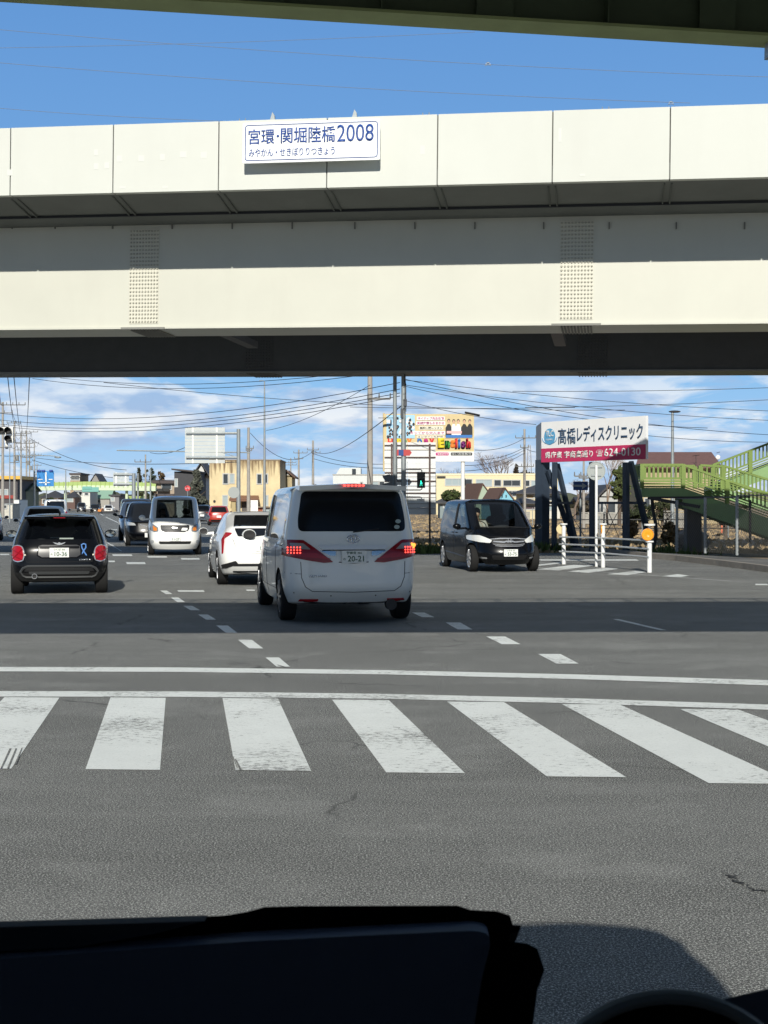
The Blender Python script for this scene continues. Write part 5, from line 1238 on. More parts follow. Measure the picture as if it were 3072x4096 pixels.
    rect('magenta_button', 206, 258, 154, 166, colr(6), -.012, .05); rect('black_button', 266, 352, 154, 166, colr(8), -.012, .05)
    text_part('lettering', '体験受付中', 44 * u, 8 * v, WHT, s, 212 * u, -.020, (190 - 164) * v, bold=.01); text_part('lettering', 'ゆいの杜教室', 78 * u, 8 * v, WHT, s, 270 * u, -.020, (190 - 164) * v, bold=.01)
    b = MB(); xp = xat(1852, Y) - x0; b.cyl((xp, .15, -z0), (xp, .15, .1), .10, 14); b.build('pole', WHT, s, smooth=True)
    b = MB(); b.cyl((-.02, .1, -.5), (-.02, .1, h + .05), .05, 8); b.build('edge_post', TAN, s)

    # white board seen from behind with brown frame
    Y = 48.0; x0, x1 = xat(1538, Y), xat(1743, Y); z0, z1 = zat(2058, Y), zat(1768, Y)
    s = thing('sign_board', 'white panel board seen from behind on two brown posts with bars', 'sign', (0, 0, 0)); BRN = mat('brown_steel', (.075, .045, .04), .6)
    b = MB(); n = 10
    for i in range(n):
        za, zb_ = z0 + (z1 - z0) * i / n, z0 + (z1 - z0) * (i + 1) / n - .008
        for xa, xb in ((x0, (x0 + x1) / 2 - .1), ((x0 + x1) / 2 - .09, x1)): b.box(((xa + xb) / 2, Y + .1, (za + zb_) / 2), (xb - xa - .006, .04, zb_ - za))
    b.build('panel', mat('back_white', (.70, .72, .72), .6, var=.06), s)
    for px in (1567, 1719): b = MB(); x = xat(px, Y); b.box((x, Y, zat(1775, Y) / 2), (.062, .062, zat(1775, Y))); b.build('post', BRN, s)
    for py in (1781, 1829, 1890, 1924, 1972): b = MB(); b.box(((x0 + x1) / 2, Y + .05, zat(py, Y)), (x1 - x0, .035, .035)); b.build('crossbar', BRN, s)
    for py in (1800, 1874, 1907, 1944, 1990, 2015, 2035): b = MB(); b.box(((x0 + x1) / 2, Y + .072, zat(py, Y)), (x1 - x0, .015, .012)); b.build('crossbar', BRN, s)

    # one-way arrow
    Y = 47.5; x0, x1, z0, z1 = xat(2293, Y), xat(2352, Y), zat(1961, Y), zat(1926, Y)
    s = thing('direction_sign', 'small blue sign with a white arrow pointing right', 'traffic sign', ((x0 + x1) / 2, Y, 0))
    w, h = x1 - x0, z1 - z0; b = MB(); pl = round_poly([(-w / 2, z0), (w / 2, z0), (w / 2, z1), (-w / 2, z1)], .03); b.prism([(x, 0, z) for x, z in pl], (0, .01, 0)); b.build('panel', mat('traffic_blue', (.01, .06, .24), .4), s)
    zm = (z0 + z1) / 2; b = MB(); b.prism([(-w * .44, -.004, zm - h * .12), (w * .1, -.004, zm - h * .12), (w * .1, -.004, zm - h * .36), (w * .44, -.004, zm), (w * .1, -.004, zm + h * .36), (w * .1, -.004, zm + h * .12), (-w * .44, -.004, zm + h * .12)], (0, .003, 0)); b.build('arrow', mat('arrow_grey', (.42, .45, .47), .5), s)
    b = MB(); b.cyl((0, .04, 0), (0, .04, z1), .035, 10); b.build('pole', GALV, s, smooth=True)

    # round sign seen from behind
    g = G(2385, 2266); s = thing('round_sign', 'round grey sign seen from behind on a white pole at the barrier', 'traffic sign', (g.x, g.y, 0))
    Y = g.y; zc_, r = zat(1884, Y), 38 * Y / FPX * .98
    b = MB(); b.lathe([(.0, .001), (.0, r), (-.02, r), (-.02, r * .93), (-.008, r * .9), (-.008, .001)], 36, 'y', (0, .03, zc_)); b.build('disc', mat('sign_back_grey', (.33, .36, .35), .5), s, smooth=True, angle=30)
    b = MB(); b.box((0, .0, zc_ + r * .45), (r * 1.3, .02, .04)); b.box((0, .0, zc_ - r * .45), (r * 1.1, .02, .04)); b.build('bracket', GALV, s)
    b = MB(); b.cyl((0, -.02, 0), (0, -.02, zc_ + r * .62), .035, 14); b.build('pole', WHT, s, smooth=True)

    # guard barrier on the island
    pts = [(2255, 2257, 1480 + 1050 * .586), (2412, 2270, 1480 + 1050 * .586), (2598, 2290, 1480 + 1062 * .586)]
    s = thing('guard_barrier', 'white pipe barrier with three posts and round amber reflectors', 'barrier')
    gs = [G(a_, b_) for a_, b_, _ in pts]; pw = []
    for i, (g, (px, py, pt)) in enumerate(zip(gs, pts)):
        zt = zat(pt, g.y); b = MB(); hp = zt if i < 2 else zat(2165, g.y)
        b.cyl((g.x, g.y, 0), (g.x, g.y, hp), .052 if i < 2 else .055, 16); b.lathe([(0, .001), (0, .10), (.03, .095), (.03, .001)], 16, 'z', (g.x, g.y, hp - .02)); po = b.build('post', WHT, s, smooth=True, angle=30)
        if i == 2: b = MB(); b.cyl((g.x, g.y + .03, hp), (g.x, g.y + .03, zt), .03, 10); b.lathe([(0, .001), (0, .13), (.04, .13), (.04, .001)], 16, 'z', (g.x, g.y, zt)); b.build('reflector_mount', WHT, po, smooth=True, angle=30)
    AMB = mat('amber_reflector', (.90, .33, .008), .3, coat=1); AMP = mat('pale_amber', (.65, .52, .28), .5)
    g = gs[2]; zc_ = zat(2138, g.y); r = .14
    b = MB(); b.lathe([(0, .001), (-.012, r * .45), (-.006, r * .5), (-.006, r * .85), (-.016, r * .9), (-.01, r), (.03, r), (.03, .001)], 32, 'y', (g.x - .06, g.y - .09, zc_)); b.build('reflector', AMB, s, smooth=True, angle=25)
    g = gs[0]; b = MB(); b.lathe([(0, .001), (0, .13), (.03, .13), (.03, .001)], 24, 'y', (g.x - .06, g.y + .03, zat(2116, g.y))); b.build('reflector', AMP, s, smooth=True, angle=30)
    g = gs[1]; b = MB(); b.lathe([(0, .001), (0, .13), (.03, .13), (.03, .001)], 24, 'x', (g.x - .06, g.y + .03, zat(2116, g.y))); b.build('reflector', AMB, s, smooth=True, angle=30)
    for zz in (.36, .55, .74):
        a_ = gs[0] + Vector((-.12, -.07, zz - .02)); m_ = gs[1] + Vector((0, -.07, zz)); e_ = gs[2] + Vector((-.03, -.07, zz)); b = MB(); b.tube([a_, m_, e_], .022, 10); b.build('rail', mat('rail_metal', (.55, .57, .57), .35, metal=.3), s, smooth=True)

    # pedestrian signal, signal poles at the corner
    Y = 46.5
    s = thing('signal_pole', 'tall grey signal pole wrapped with cables, right of the slimmer one', 'pole', (xat(1614, Y), Y, 0))
    b = MB(); b.cyl((0, 0, 0), (0, 0, 7.6), .085, 14, .07); b.build('pole', GALV, s, smooth=True)
    b = MB()
    for k in range(5): b.tube([(.05 * math.cos(k * 2) + .03, -.08, 4.6 + .06 * math.sin(k)), (.08, -.1, 5.1 + .1 * k), (.05 + .03 * math.sin(k * 3), -.09, 5.6), (.03, -.09, 6.4)], .012, 5)
    b.box((.05, -.06, 4.9), (.12, .12, .22)); b.box((-.05, -.08, 4.55), (.10, .10, .3)); b.build('cable_bundle', DKS_(), s)
    b = MB(); b.prism([(-.22, -.1, 3.16), (.20, -.1, 3.16), (.27, -.1, 3.26), (.20, -.1, 3.36), (-.22, -.1, 3.36)], (0, .012, 0)); o = b.build('small_sign', mat('print_red2', (.45, .05, .05), .6), s)
    b = MB(); b.box((-.08, -.108, 3.26), (.16, .012, .19)); b.build('blue_field', mat('traffic_blue', (.01, .06, .24)), o)
    b = MB(); zA, zB = zat(1878, Y), zat(1960, Y)
    b.tube([(0, 0, zA + .0), (.55, -.02, zA + .0), (.60, -.02, zA - .02), (.60, -.02, zA - .1)], .018, 8); b.tube([(0, 0, zB), (.55, -.02, zB), (.60, -.02, zB + .03), (.60, -.02, zB + .08)], .018, 8); b.build('bracket', BLK, s, smooth=True)
    xs_ = xat(1684, Y) - xat(1614, Y); zc0, zc1 = zat(1952, Y), zat(1888, Y); hh = zc1 - zc0; ww = 32 * Y / FPX
    p = thing('pedestrian_signal', 'black pedestrian signal showing a lit green walking figure', 'traffic light', (xat(1684, Y), Y - .1, zc0))
    b = MB(); b.box((0, .06, hh / 2), (ww, .12, hh)); b.build('housing', mat('signal_black', (.03, .033, .035), .5), p)
    for i, zz in enumerate((hh * .27, hh * .75)):
        b = MB(); b.box((0, -.004, zz), (ww * .78, .01, hh * .36)); l = b.build('lens', mat('lens_dark', (.01, .012, .012), .2), p)
        b = MB(); y = -.05
        b.box((0, -.06, zz + hh * .21), (ww * .96, .12, .012)); b.box((-ww * .46, -.04, zz + .02), (.012, .08, hh * .36)); b.box((ww * .46, -.04, zz + .02), (.012, .08, hh * .36)); b.build('visor', BLK, p)
    b = MB(); zz = hh * .27; q = .055
    b.sphere((-.005, -.012, zz + q * 1.45), q * .33, 8, 5, (1, .3, 1)); b.prism([(-q * .5, -.010, zz - q * .1), (-q * .1, -.010, zz + q * 1.1), (q * .4, -.010, zz + q * .9), (q * .7, -.010, zz + q * .1), (q * .3, -.010, zz - q * .2)], (0, -.006, 0))
    b.bar((-.0, -.012, zz), (-q * .7, -.012, zz - q * 1.4), .022, .006); b.bar((.01, -.012, zz), (q * .7, -.012, zz - q * 1.4), .022, .006)
    b.build('walking_figure', mat('green_light', (.02, .9, .6), .4, emit=2.6, ecol=(.03, 1, .62)), p)
    s = thing('signal_pole', 'slimmer grey pole just left of the cable wrapped one', 'pole', (xat(1580, Y), Y + .3, 0))
    b = MB(); b.cyl((0, 0, 0), (0, 0, 7.6), .075, 14, .06); b.build('pole', GALV, s, smooth=True)
    b = MB(); b.cyl((-.55, 0, 4.42), (.1, 0, 4.42), .01, 6); b.build('wire_bracket', BLK, s)
    p = thing('traffic_light', 'grey traffic light seen edge on with two hoods, left of the slim pole', 'traffic light', (xat(1566, Y), Y + .1, zat(1962, Y)))
    hh = zat(1900, Y) - zat(1962, Y); gy = mat('signal_grey', (.12, .14, .16), .5)
    b = MB(); b.box((0, 0, hh / 2), (.09, .25, hh)); b.build('housing', gy, p)
    for zz in (hh * .28, hh * .80): b = MB(); b.prism([(-.04, -.12, zz + .13), (-.30, -.12, zz + .08), (-.28, -.12, zz + .02), (-.20, -.12, zz - .10), (-.04, -.12, zz - .12)], (0, .24, 0)); b.build('visor', gy, p)
    # traffic light cut by the left edge
    Y = 62.0; p = thing('traffic_light', 'white backed traffic light with black hooded lenses at the left edge', 'traffic light', (0, Y, 0))
    def LZ(px, py): return (xat(px, Y), 0, zat(py, Y))
    b = MB(); a_, c_ = LZ(-60, 1738), LZ(51, 1708); b.box(((a_[0] + c_[0]) / 2, .1, (a_[2] + c_[2]) / 2), (c_[0] - a_[0], .14, c_[2] - a_[2])); a_, c_ = LZ(18, 1771), LZ(51, 1740)
    b.box(((a_[0] + c_[0]) / 2, .1, (a_[2] + c_[2]) / 2), (c_[0] - a_[0], .14, c_[2] - a_[2])); b.build('housing', WHT, p)
    for q_ in ((-30, 1723), (7, 1722), (35, 1722), (35, 1754)):
        x, _, z = LZ(*q_); b = MB(); b.lathe([(.02, .001), (.02, .12), (-.25, .14), (-.25, .135), (.01, .11)], 18, 'y', (x, 0, z)); b.build('hooded_lens', BLK, p, smooth=True)
    b = MB(); x, _, z = LZ(25, 1782); b.box((x, .1, z), (.11, .1, .3)); b.build('control_box', WHT, p)

def DKS_(): return mat('dark_cable', (.05, .055, .065), .6)

# ------------------------------------------------------------------ poles, wires
def pole(label, px, Y, top_py, r=.16, arms=(), extras=None, name='utility_pole', m=CONC, group='utility poles', base=0.0, lean=0):
    t = thing(name, label, name.replace('_', ' '), (xat(px, Y), Y, base), 0, group); zt = zat(top_py, Y) - base
    b = MB(); b.cyl((0, 0, 0), (lean, 0, zt), r, 12, r * .62); b.build('shaft', m, t, smooth=True)
    for (z, x0, x1) in arms:
        zz = zat(z, Y) - base; b = MB(); b.box(((x0 + x1) / 2, -.12, zz), (abs(x1 - x0), .09, .09))
        k = max(2, int(abs(x1 - x0) / .55))
        for i in range(k + 1): xx = x0 + (x1 - x0) * i / k; b.cyl((xx, -.12, zz), (xx, -.12, zz + .28), .05, 6, .03)
        b.build('crossarm', mat('insulator_arm', (.16, .16, .155), .6), t)
    if extras: extras(t, zt)
    return t
def transformer(t, z, x=.35):
    b = MB(); b.cyl((x, -.2, z), (x, -.2, z + .75), .26, 12); b.build('transformer', mat('transformer_grey', (.22, .23, .23), .5), t, smooth=True, angle=30)
def wire(label, a, c, sag=.5, r=None, group='overhead wires', m=None, n=14, mid=None):
    a, c = Vector(a), Vector(c); pts = []
    for i in range(n + 1):
        t = i / n; p = a.lerp(c, t); p.z -= sag * 4 * t * (1 - t); pts.append(p)
    rr = r or .00019 * (a.y + c.y) / 2
    b = MB(); b.tube(pts, rr, 4); return tag(b.build('overhead_wire', m or DKS_()), label, 'wire', group)
def build_poles():
    ar = lambda w: [(w, -1.0, 1.0)]
    for i, (px, Y, top, arms, lb) in enumerate((
        (11, 144, 1608, [(1620, -.2, 2.3), (1652, -.6, 1.0), (1790, -.9, .9)], 'nearest and tallest of the concrete poles at the left edge'),
        (58, 178, 1684, [(1692, -.9, .8), (1735, -.3, 2.0), (1770, -.8, .8), (1850, -.6, .6)], 'second concrete pole in the row along the left of the road'),
        (84, 208, 1735, [(1742, -.8, .8), (1774, -.7, .7), (1800, -.9, .9)], 'third concrete pole in the left row'),
        (106, 236, 1722, [(1728, -.8, 1.9), (1774, -1, 1), (1830, -1, 1), (1850, -.8, .8)], 'fourth pole in the left row with several arms'),
        (118, 255, 1758, [(1764, -.9, .9), (1790, -1, 1), (1828, -1.2, 1.2)], 'fifth pole in the left row'),
        (137, 280, 1768, [(1772, -.9, .9), (1820, -1.4, 1.4), (1880, -1, 1)], 'sixth pole in the left row'),
        (148, 300, 1854, [(1862, -.9, .9)], 'seventh, short pole at the end of the left row'))):
        pole(lb, px, Y, top, .17 if i < 4 else .15, arms, (lambda t, z: transformer(t, z * .58)) if i in (1, 3, 4) else None)
    pole('thin pale post between the first two concrete poles at the left', 39, 120, 1780, .06, name='lamp_post', m=GALV, group=None)
    Y = 178; t = thing('street_lamp', 'street lamp on a long horizontal arm over the left of the road', 'street lamp', (xat(60, Y) + .3, Y - .3, zat(1823, Y)))
    b = MB(); b.tube([(0, 0, 0), (4.0, 0, .0), (xat(218, Y) - xat(60, Y), 0, -.08)], .06, 6); b.build('arm', GALV, t)
    b = MB(); b.sphere((xat(224, Y) - xat(60, Y), 0, -.2), 1, 10, 6, (.45, .15, .12)); b.build('lamp_head', GALV, t, smooth=True)
    for px, Y, top, w, lb in ((186, 290, 1895, .12, 'thin pole under the left end of the distant footbridge'), (263, 270, 1880, .14, 'pole left of the beige block beyond the distant footbridge'), (552, 170, 1893, .15, 'grey pole in front of the distant footbridge, left of the taller one'), (602, 165, 1877, .12, 'leaning pole right of the tall one near the beige house')):
        pole(lb, px, Y, top, w, name='lamp_post', m=GALV, group='thin posts')
    pole('pole with a cap of insulators near the distant conifers', 582, 150, 1818, .12, [(1848, -1.1, .6)])
    pole('stout grey concrete pole before the stained yellow building', 994, 128, 1710, .18, [(1795, -.2, .45), (1803, -.2, .3)], base=0)
    pole('tall concrete pole passing up behind the bridge, left of the corner signals', 1480, 70, 1200, .16, [(1596, -.1, 1.0)])
    pole('pole with crossarms beyond the minivan roof, the nearer of the distant pair', 1252, 180, 1762, .19, [(1800, -.7, .7), (1812, -.2, .9)])
    pole('pole left of the nearer one beyond the minivan roof', 1195, 200, 1798, .18, [(1812, -.7, 1.2), (1835, -.6, .6)])
    pole('farthest small pole with a wide crossarm beyond the yellow building', 1163, 240, 1832, .15, [(1850, -2.2, .9), (1860, -1, 1)])
    pole('concrete pole with many crossarms in the field left of the clinic billboard', 2098, 142, 1716, .17, [(1752, -.9, 1.1), (1790, -.4, .4), (1866, -.9, .9)])
    pole('slender pole standing behind the blue arrow sign', 2335, 90, 1840, .10, [(1905, -.6, .2), (1912, -.3, .3)])
    pole('thin post in the field in front of the dark roofed house', 2130, 105, 2030, .03, name='lamp_post', m=GALV, group='thin posts')
    # slim high mast, white pole with lamp
    Y = 118; t = thing('high_mast', 'very tall slim galvanised mast left of the minivan', 'mast', (xat(1058, Y), Y, 0)); z = zat(1526, Y)
    b = MB(); b.cyl((0, 0, 0), (0, 0, z), .13, 12, .05); b.build('shaft', GALV, t, smooth=True)
    b = MB(); b.tube([(0, 0, z), (-.1, 0, z + .06), (-.45, 0, z + .06)], .04, 6); b.build('head', GALV, t)
    Y = 78; t = thing('street_lamp', 'single street lamp rising behind the green stairway', 'street lamp', (xat(2690, Y), Y, 0)); z = zat(1648, Y)
    b = MB(); b.cyl((0, 0, 0), (0, 0, z), .12, 12, .07); b.build('shaft', GALV, t, smooth=True)
    b = MB(); b.sphere((.12, 0, z + .02), 1, 12, 6, (.34, .16, .07)); b.build('lamp_head', mat('lamp_dark', (.05, .05, .055), .5), t, smooth=True)
    # gantry signs seen from behind
    def gantry(label, px0, px1, py0, py1, Y, pole_px, pole_top, bars):
        t = thing('road_sign', label, 'road sign', (0, Y, 0)); xa, xb, za, zb = xat(px0, Y), xat(px1, Y), zat(py1, Y), zat(py0, Y)
        b = MB(); n = 10
        for i in range(n): z0 = za + (zb - za) * i / n; b.box(((xa + xb) / 2, .12, z0 + (zb - za) / n / 2), (xb - xa, .05, (zb - za) / n - .018 * Y / 100))
        b.build('panel', mat('sign_back_pale', (.50, .53, .52), .5, var=.05), t)
        for f in (.2, .8): b = MB(); b.box((xa + (xb - xa) * f, .06, (za + zb) / 2), (.11 * Y / 100, .06, zb - za)); b.build('upright', WHT, t)
        xp = xat(pole_px, Y); b = MB()
        for py in bars: b.cyl((xa + .1, 0, zat(py, Y)), (xp, 0, zat(py, Y)), .09 * Y / 100, 8)
        b.build('arm', GALV, t, smooth=True); b = MB(); b.cyl((xp, 0, 0), (xp, 0, zat(pole_top, Y)), .15 * Y / 100, 14, .13 * Y / 100); b.build('pole', GALV, t, smooth=True)
        return t
    t = gantry('large pale direction sign seen from behind on a thick grey pole', 739, 899, 1709, 1853, 104, 954, 1716, (1733, 1830))
    b = MB(); b.tube([(xat(465, 104), .2, zat(1801, 104)), (xat(700, 104), .2, zat(1805, 104)), (xat(1000, 104), .2, zat(1810, 104))], .05, 6); b.tube([(xat(885, 104), .1, zat(1808, 104)), (xat(945, 104), .1, zat(1828, 104))], .03, 6); b.build('long_arm', GALV, t)
    b = MB(); b.lathe([(0, .001), (0, .42), (.03, .42), (.03, .001)], 20, 'y', (xat(936, 104), -.15, zat(1970, 104))); b.build('round_mirror', mat('sign_back_grey', (.33, .36, .35)), t)
    gantry('smaller distant direction sign seen from behind beside the conifers', 452, 515, 1890, 1946, 190, 535, 1893, (1898, 1937))
    Y = 215; t = thing('road_sign', 'blue overhead direction sign with white route arrows at the left', 'road sign', (0, Y, 0)); xa, xb, za, zb = xat(147, Y), xat(215, Y), zat(1945, Y), zat(1884, Y)
    b = MB(); b.box(((xa + xb) / 2, .1, (za + zb) / 2), (xb - xa, .08, zb - za)); b.build('panel', mat('road_sign_blue', (.03, .22, .55), .4), t)
    b = MB(); xm = (xa + xb) / 2; b.box((xm + .1, 0, (za + zb) / 2), (.22, .04, (zb - za) * .85)); b.box((xm - .1, 0, za + (zb - za) * .24), (1.7, .04, .12)); b.box((xm - .75, 0, za + (zb - za) * .45), (.7, .04, .12)); b.box((xm + .8, 0, za + (zb - za) * .45), (.6, .04, .12)); b.build('arrows', WHT, t)
    b = MB(); 
    for f in (.15, .4, .85): b.box((xa + (xb - xa) * f, -.1, zb + .05), (.55, .2, .25))
    b.build('sign_lamp', mat('lamp_blue', (.03, .08, .35)), t); b = MB(); b.cyl((xa - .4, .2, 0), (xa - .4, .2, zb), .14, 10); b.cyl((xa - .4, .2, zb - .5), (xb, .2, zb - .5), .08, 8); b.build('pole', GALV, t)
    # red road sign, delineator
    Y = 125; t = thing('stop_sign', 'small red sign in front of the grey conifer', 'traffic sign', (xat(750, Y), Y, 0)); zc_ = zat(1953, Y)
    b = MB(); b.prism([(.26 * math.cos(a * .785 + .39), 0, zc_ + .26 * math.sin(a * .785 + .39)) for a in range(8)], (0, .02, 0)); b.build('panel', mat('stop_red', (.62, .05, .06), .5), t)
    text_part('lettering', '止まれ', .34, .12, WHT, t, -.17, -.004, zc_ - .06, bold=.02); b = MB(); b.cyl((0, .05, 0), (0, .05, zc_), .03, 8); b.build('pole', GALV, t)
    Y = 60; t = thing('delineator', 'yellow topped dark red delineator post right of the small black hatchback', 'delineator', (xat(383, Y), Y, 0)); b = MB(); b.box((0, 0, .40), (.17, .17, .8)); b.build('post', mat('delineator_red', (.30, .02, .02), .5), t); b = MB(); b.box((0, 0, .72), (.19, .19, .14)); b.build('cap', mat('delineator_yellow', (.8, .5, .05), .5), t)
    # ---- wires
    far = mat('pale_wire', (.22, .25, .30), .6)
    wire('high pale wire rising from the left edge across the blue sky above the bridge', P(-100, 110, 60), P(3200, 312, 60), .25, .010, m=far)
    wire('second high pale wire crossing the blue sky lower than the first', P(-100, 243, 60), P(2760, 412, 60), .2, .010, m=far)
    wire('high pale wire slanting up to the green footbridge', P(-100, 193, 60), P(1900, 128, 60), .1, .009, m=far)
    wire('short pale wire just above the parapet at the left', P(-60, 428, 60), P(1100, 490, 60), .1, .009, m=far)
    for px, py, lb in ((1952, 252, 'small cable spacer on the upper high wire'), (2684, 408, 'small cable spacer just above the parapet on the lower high wire')):
        b = MB(); x, y, z = P(px, py, 60); b.sphere((x, y, z), 1, 10, 6, (.08, .03, .03)); b.tube([(x - .13, y, z - .12), (x - .07, y, z - .08), (x + .07, y, z - .08), (x + .13, y, z - .12)], .016, 6); b.bar((x - .08, y, z), (x - .08, y, z - .1), .015); b.bar((x + .08, y, z), (x + .08, y, z - .1), .015); tag(b.build('cable_spacer', GALV), lb, 'cable spacer')
    WS = [((130, 1514, 60), (1423, 1504, 46), .42, 'wire dipping from the bridge soffit at left to the corner poles'), ((241, 1512, 60), (1330, 1500, 46), .28, 'wire just under the bridge soffit in the middle'),
          ((415, 1530, 62), (2500, 1640, 60), .35, 'long thin wire from the bridge soffit sloping down to the right'), ((-60, 1645, 75), (1600, 1530, 47), .75, 'thick wire below the bridge from the left edge up to the corner poles'),
          ((-60, 1672, 75), (1600, 1556, 47), .72, 'second wire below the thick one from the left edge to the corner poles'), ((-60, 1690, 75), (1600, 1572, 47), .68, 'bundled wire third in the sheaf from the left edge'), ((-60, 1696, 75), (1600, 1584, 47), .74, 'lowest wire of the sheaf running from the left edge to the corner poles'),
          ((118, 1752, 178), (506, 1880, 150), .8, 'wire dropping from the left poles towards the distant conifers'), ((145, 1832, 220), (950, 1848, 128), .5, 'thin level wire behind the large direction sign'), ((130, 1840, 230), (700, 1920, 200), 1.0, 'slack thin wire over the distant footbridge'),
          ((1001, 1732, 128), (1252, 1804, 180), 1.7, 'drooping wire from the stout pole to the nearer distant pole'), ((1252, 1802, 180), (1612, 1618, 47), .9, 'wire climbing from the distant pole to the corner poles'), ((1065, 1722, 90), (1480, 1540, 60), .3, 'thin diagonal stay wire meeting the tall pole'),
          ((1612, 1515, 46), (3200, 1745, 52), .35, 'thick wire from the corner poles down to the right edge over the clinic billboard'), ((1612, 1543, 46), (2830, 1712, 52), .28, 'second thick wire crossing the clinic billboard top'),
          ((1612, 1600, 46), (2145, 1698, 45), .10, 'heavy cable from the corner poles to the clinic billboard'), ((1400, 1628, 60), (2300, 1630, 60), .05, 'thin level wire behind the corner poles'), ((2050, 1565, 80), (3200, 1546, 80), .1, 'thin wire level just under the bridge at right'),
          ((1620, 1520, 70), (3200, 1648, 80), .25, 'thin upper wire fanning out to the right of the corner poles'), ((1620, 1540, 70), (3200, 1686, 80), .3, 'thin lower wire fanning out to the right of the corner poles'), ((2100, 1630, 80), (3200, 1592, 80), .1, 'thin wire rising to the right edge above the street lamp'), ((2585, 1742, 60), (3200, 1768, 60), .1, 'wire right of the clinic billboard above the stairway'),
          ((1255, 1815, 180), (1640, 1850, 130), .6, 'slack wire above the white house left of the corner poles'), ((1255, 1835, 180), (1640, 1868, 130), .5, 'lower slack wire above the white house'), ((1252, 1935, 180), (1640, 1955, 130), .5, 'lowest wire in front of the white house'),
          ((1900, 1800, 120), (2098, 1752, 142), .4, 'wire from the field pole up-left, topmost of its set'), ((1870, 1840, 120), (2098, 1790, 142), .4, 'second wire left of the field pole'), ((1860, 1862, 120), (2098, 1800, 142), .4, 'third wire left of the field pole'), ((1860, 1884, 120), (2098, 1812, 142), .4, 'fourth wire left of the field pole'), ((2098, 1790, 142), (2170, 1806, 120), .2, 'wire from the field pole to the right behind the billboard'),
          ((600, 1810, 165), (740, 1790, 110), .3, 'thin wire between the distant post and the large direction sign'), ((-30, 1818, 144), (60, 1823, 178), .1, 'short wire at the left edge by the lamp arm')]
    for a, c, sg, lb in WS: wire(lb, P(*a), P(*c), sg)
    b = MB(); b.tube([P(1860, 1650, 45.4), P(1895, 1657, 45.3), P(1918, 1662, 45.2)], .035, 8); tag(b.build('cable_joint', BLK), 'thick black sleeve on the heavy cable right of the English school billboard top', 'cable sleeve')
    # wires along the left row of poles
    row = [(11, 144, 1620), (58, 178, 1692), (84, 208, 1740), (106, 236, 1728), (118, 255, 1764), (137, 280, 1772)]
    k = 0
    for dx, dpy in ((-.8, 0), (.8, 0), (0, 60), (.3, 110)):
        for (a, c) in zip(row, row[1:]):
            A = P(a[0], a[2] + dpy * 144 / a[1], a[1]); B_ = P(c[0], c[2] + dpy * 144 / c[1], c[1]); A.x += dx; B_.x += dx
            wire('wire strung between the concrete poles along the left of the road', A, B_, .9, .022, 'wires of the left pole row')
    for (pa, pb, lb) in (((30, 1500, 60), (58, 1690, 178), 'steep wire at the far left running down to the second pole'), ((118, 1505, 60), (106, 1726, 236), 'steep wire right of it running down past the pole row'), ((-10, 1515, 60), (11, 1612, 144), 'steep wire nearest the left edge'), ((55, 1500, 60), (84, 1740, 208), 'steep wire between the other two at the far left')):
        wire(lb, P(*pa), P(*pb), .6, .02)
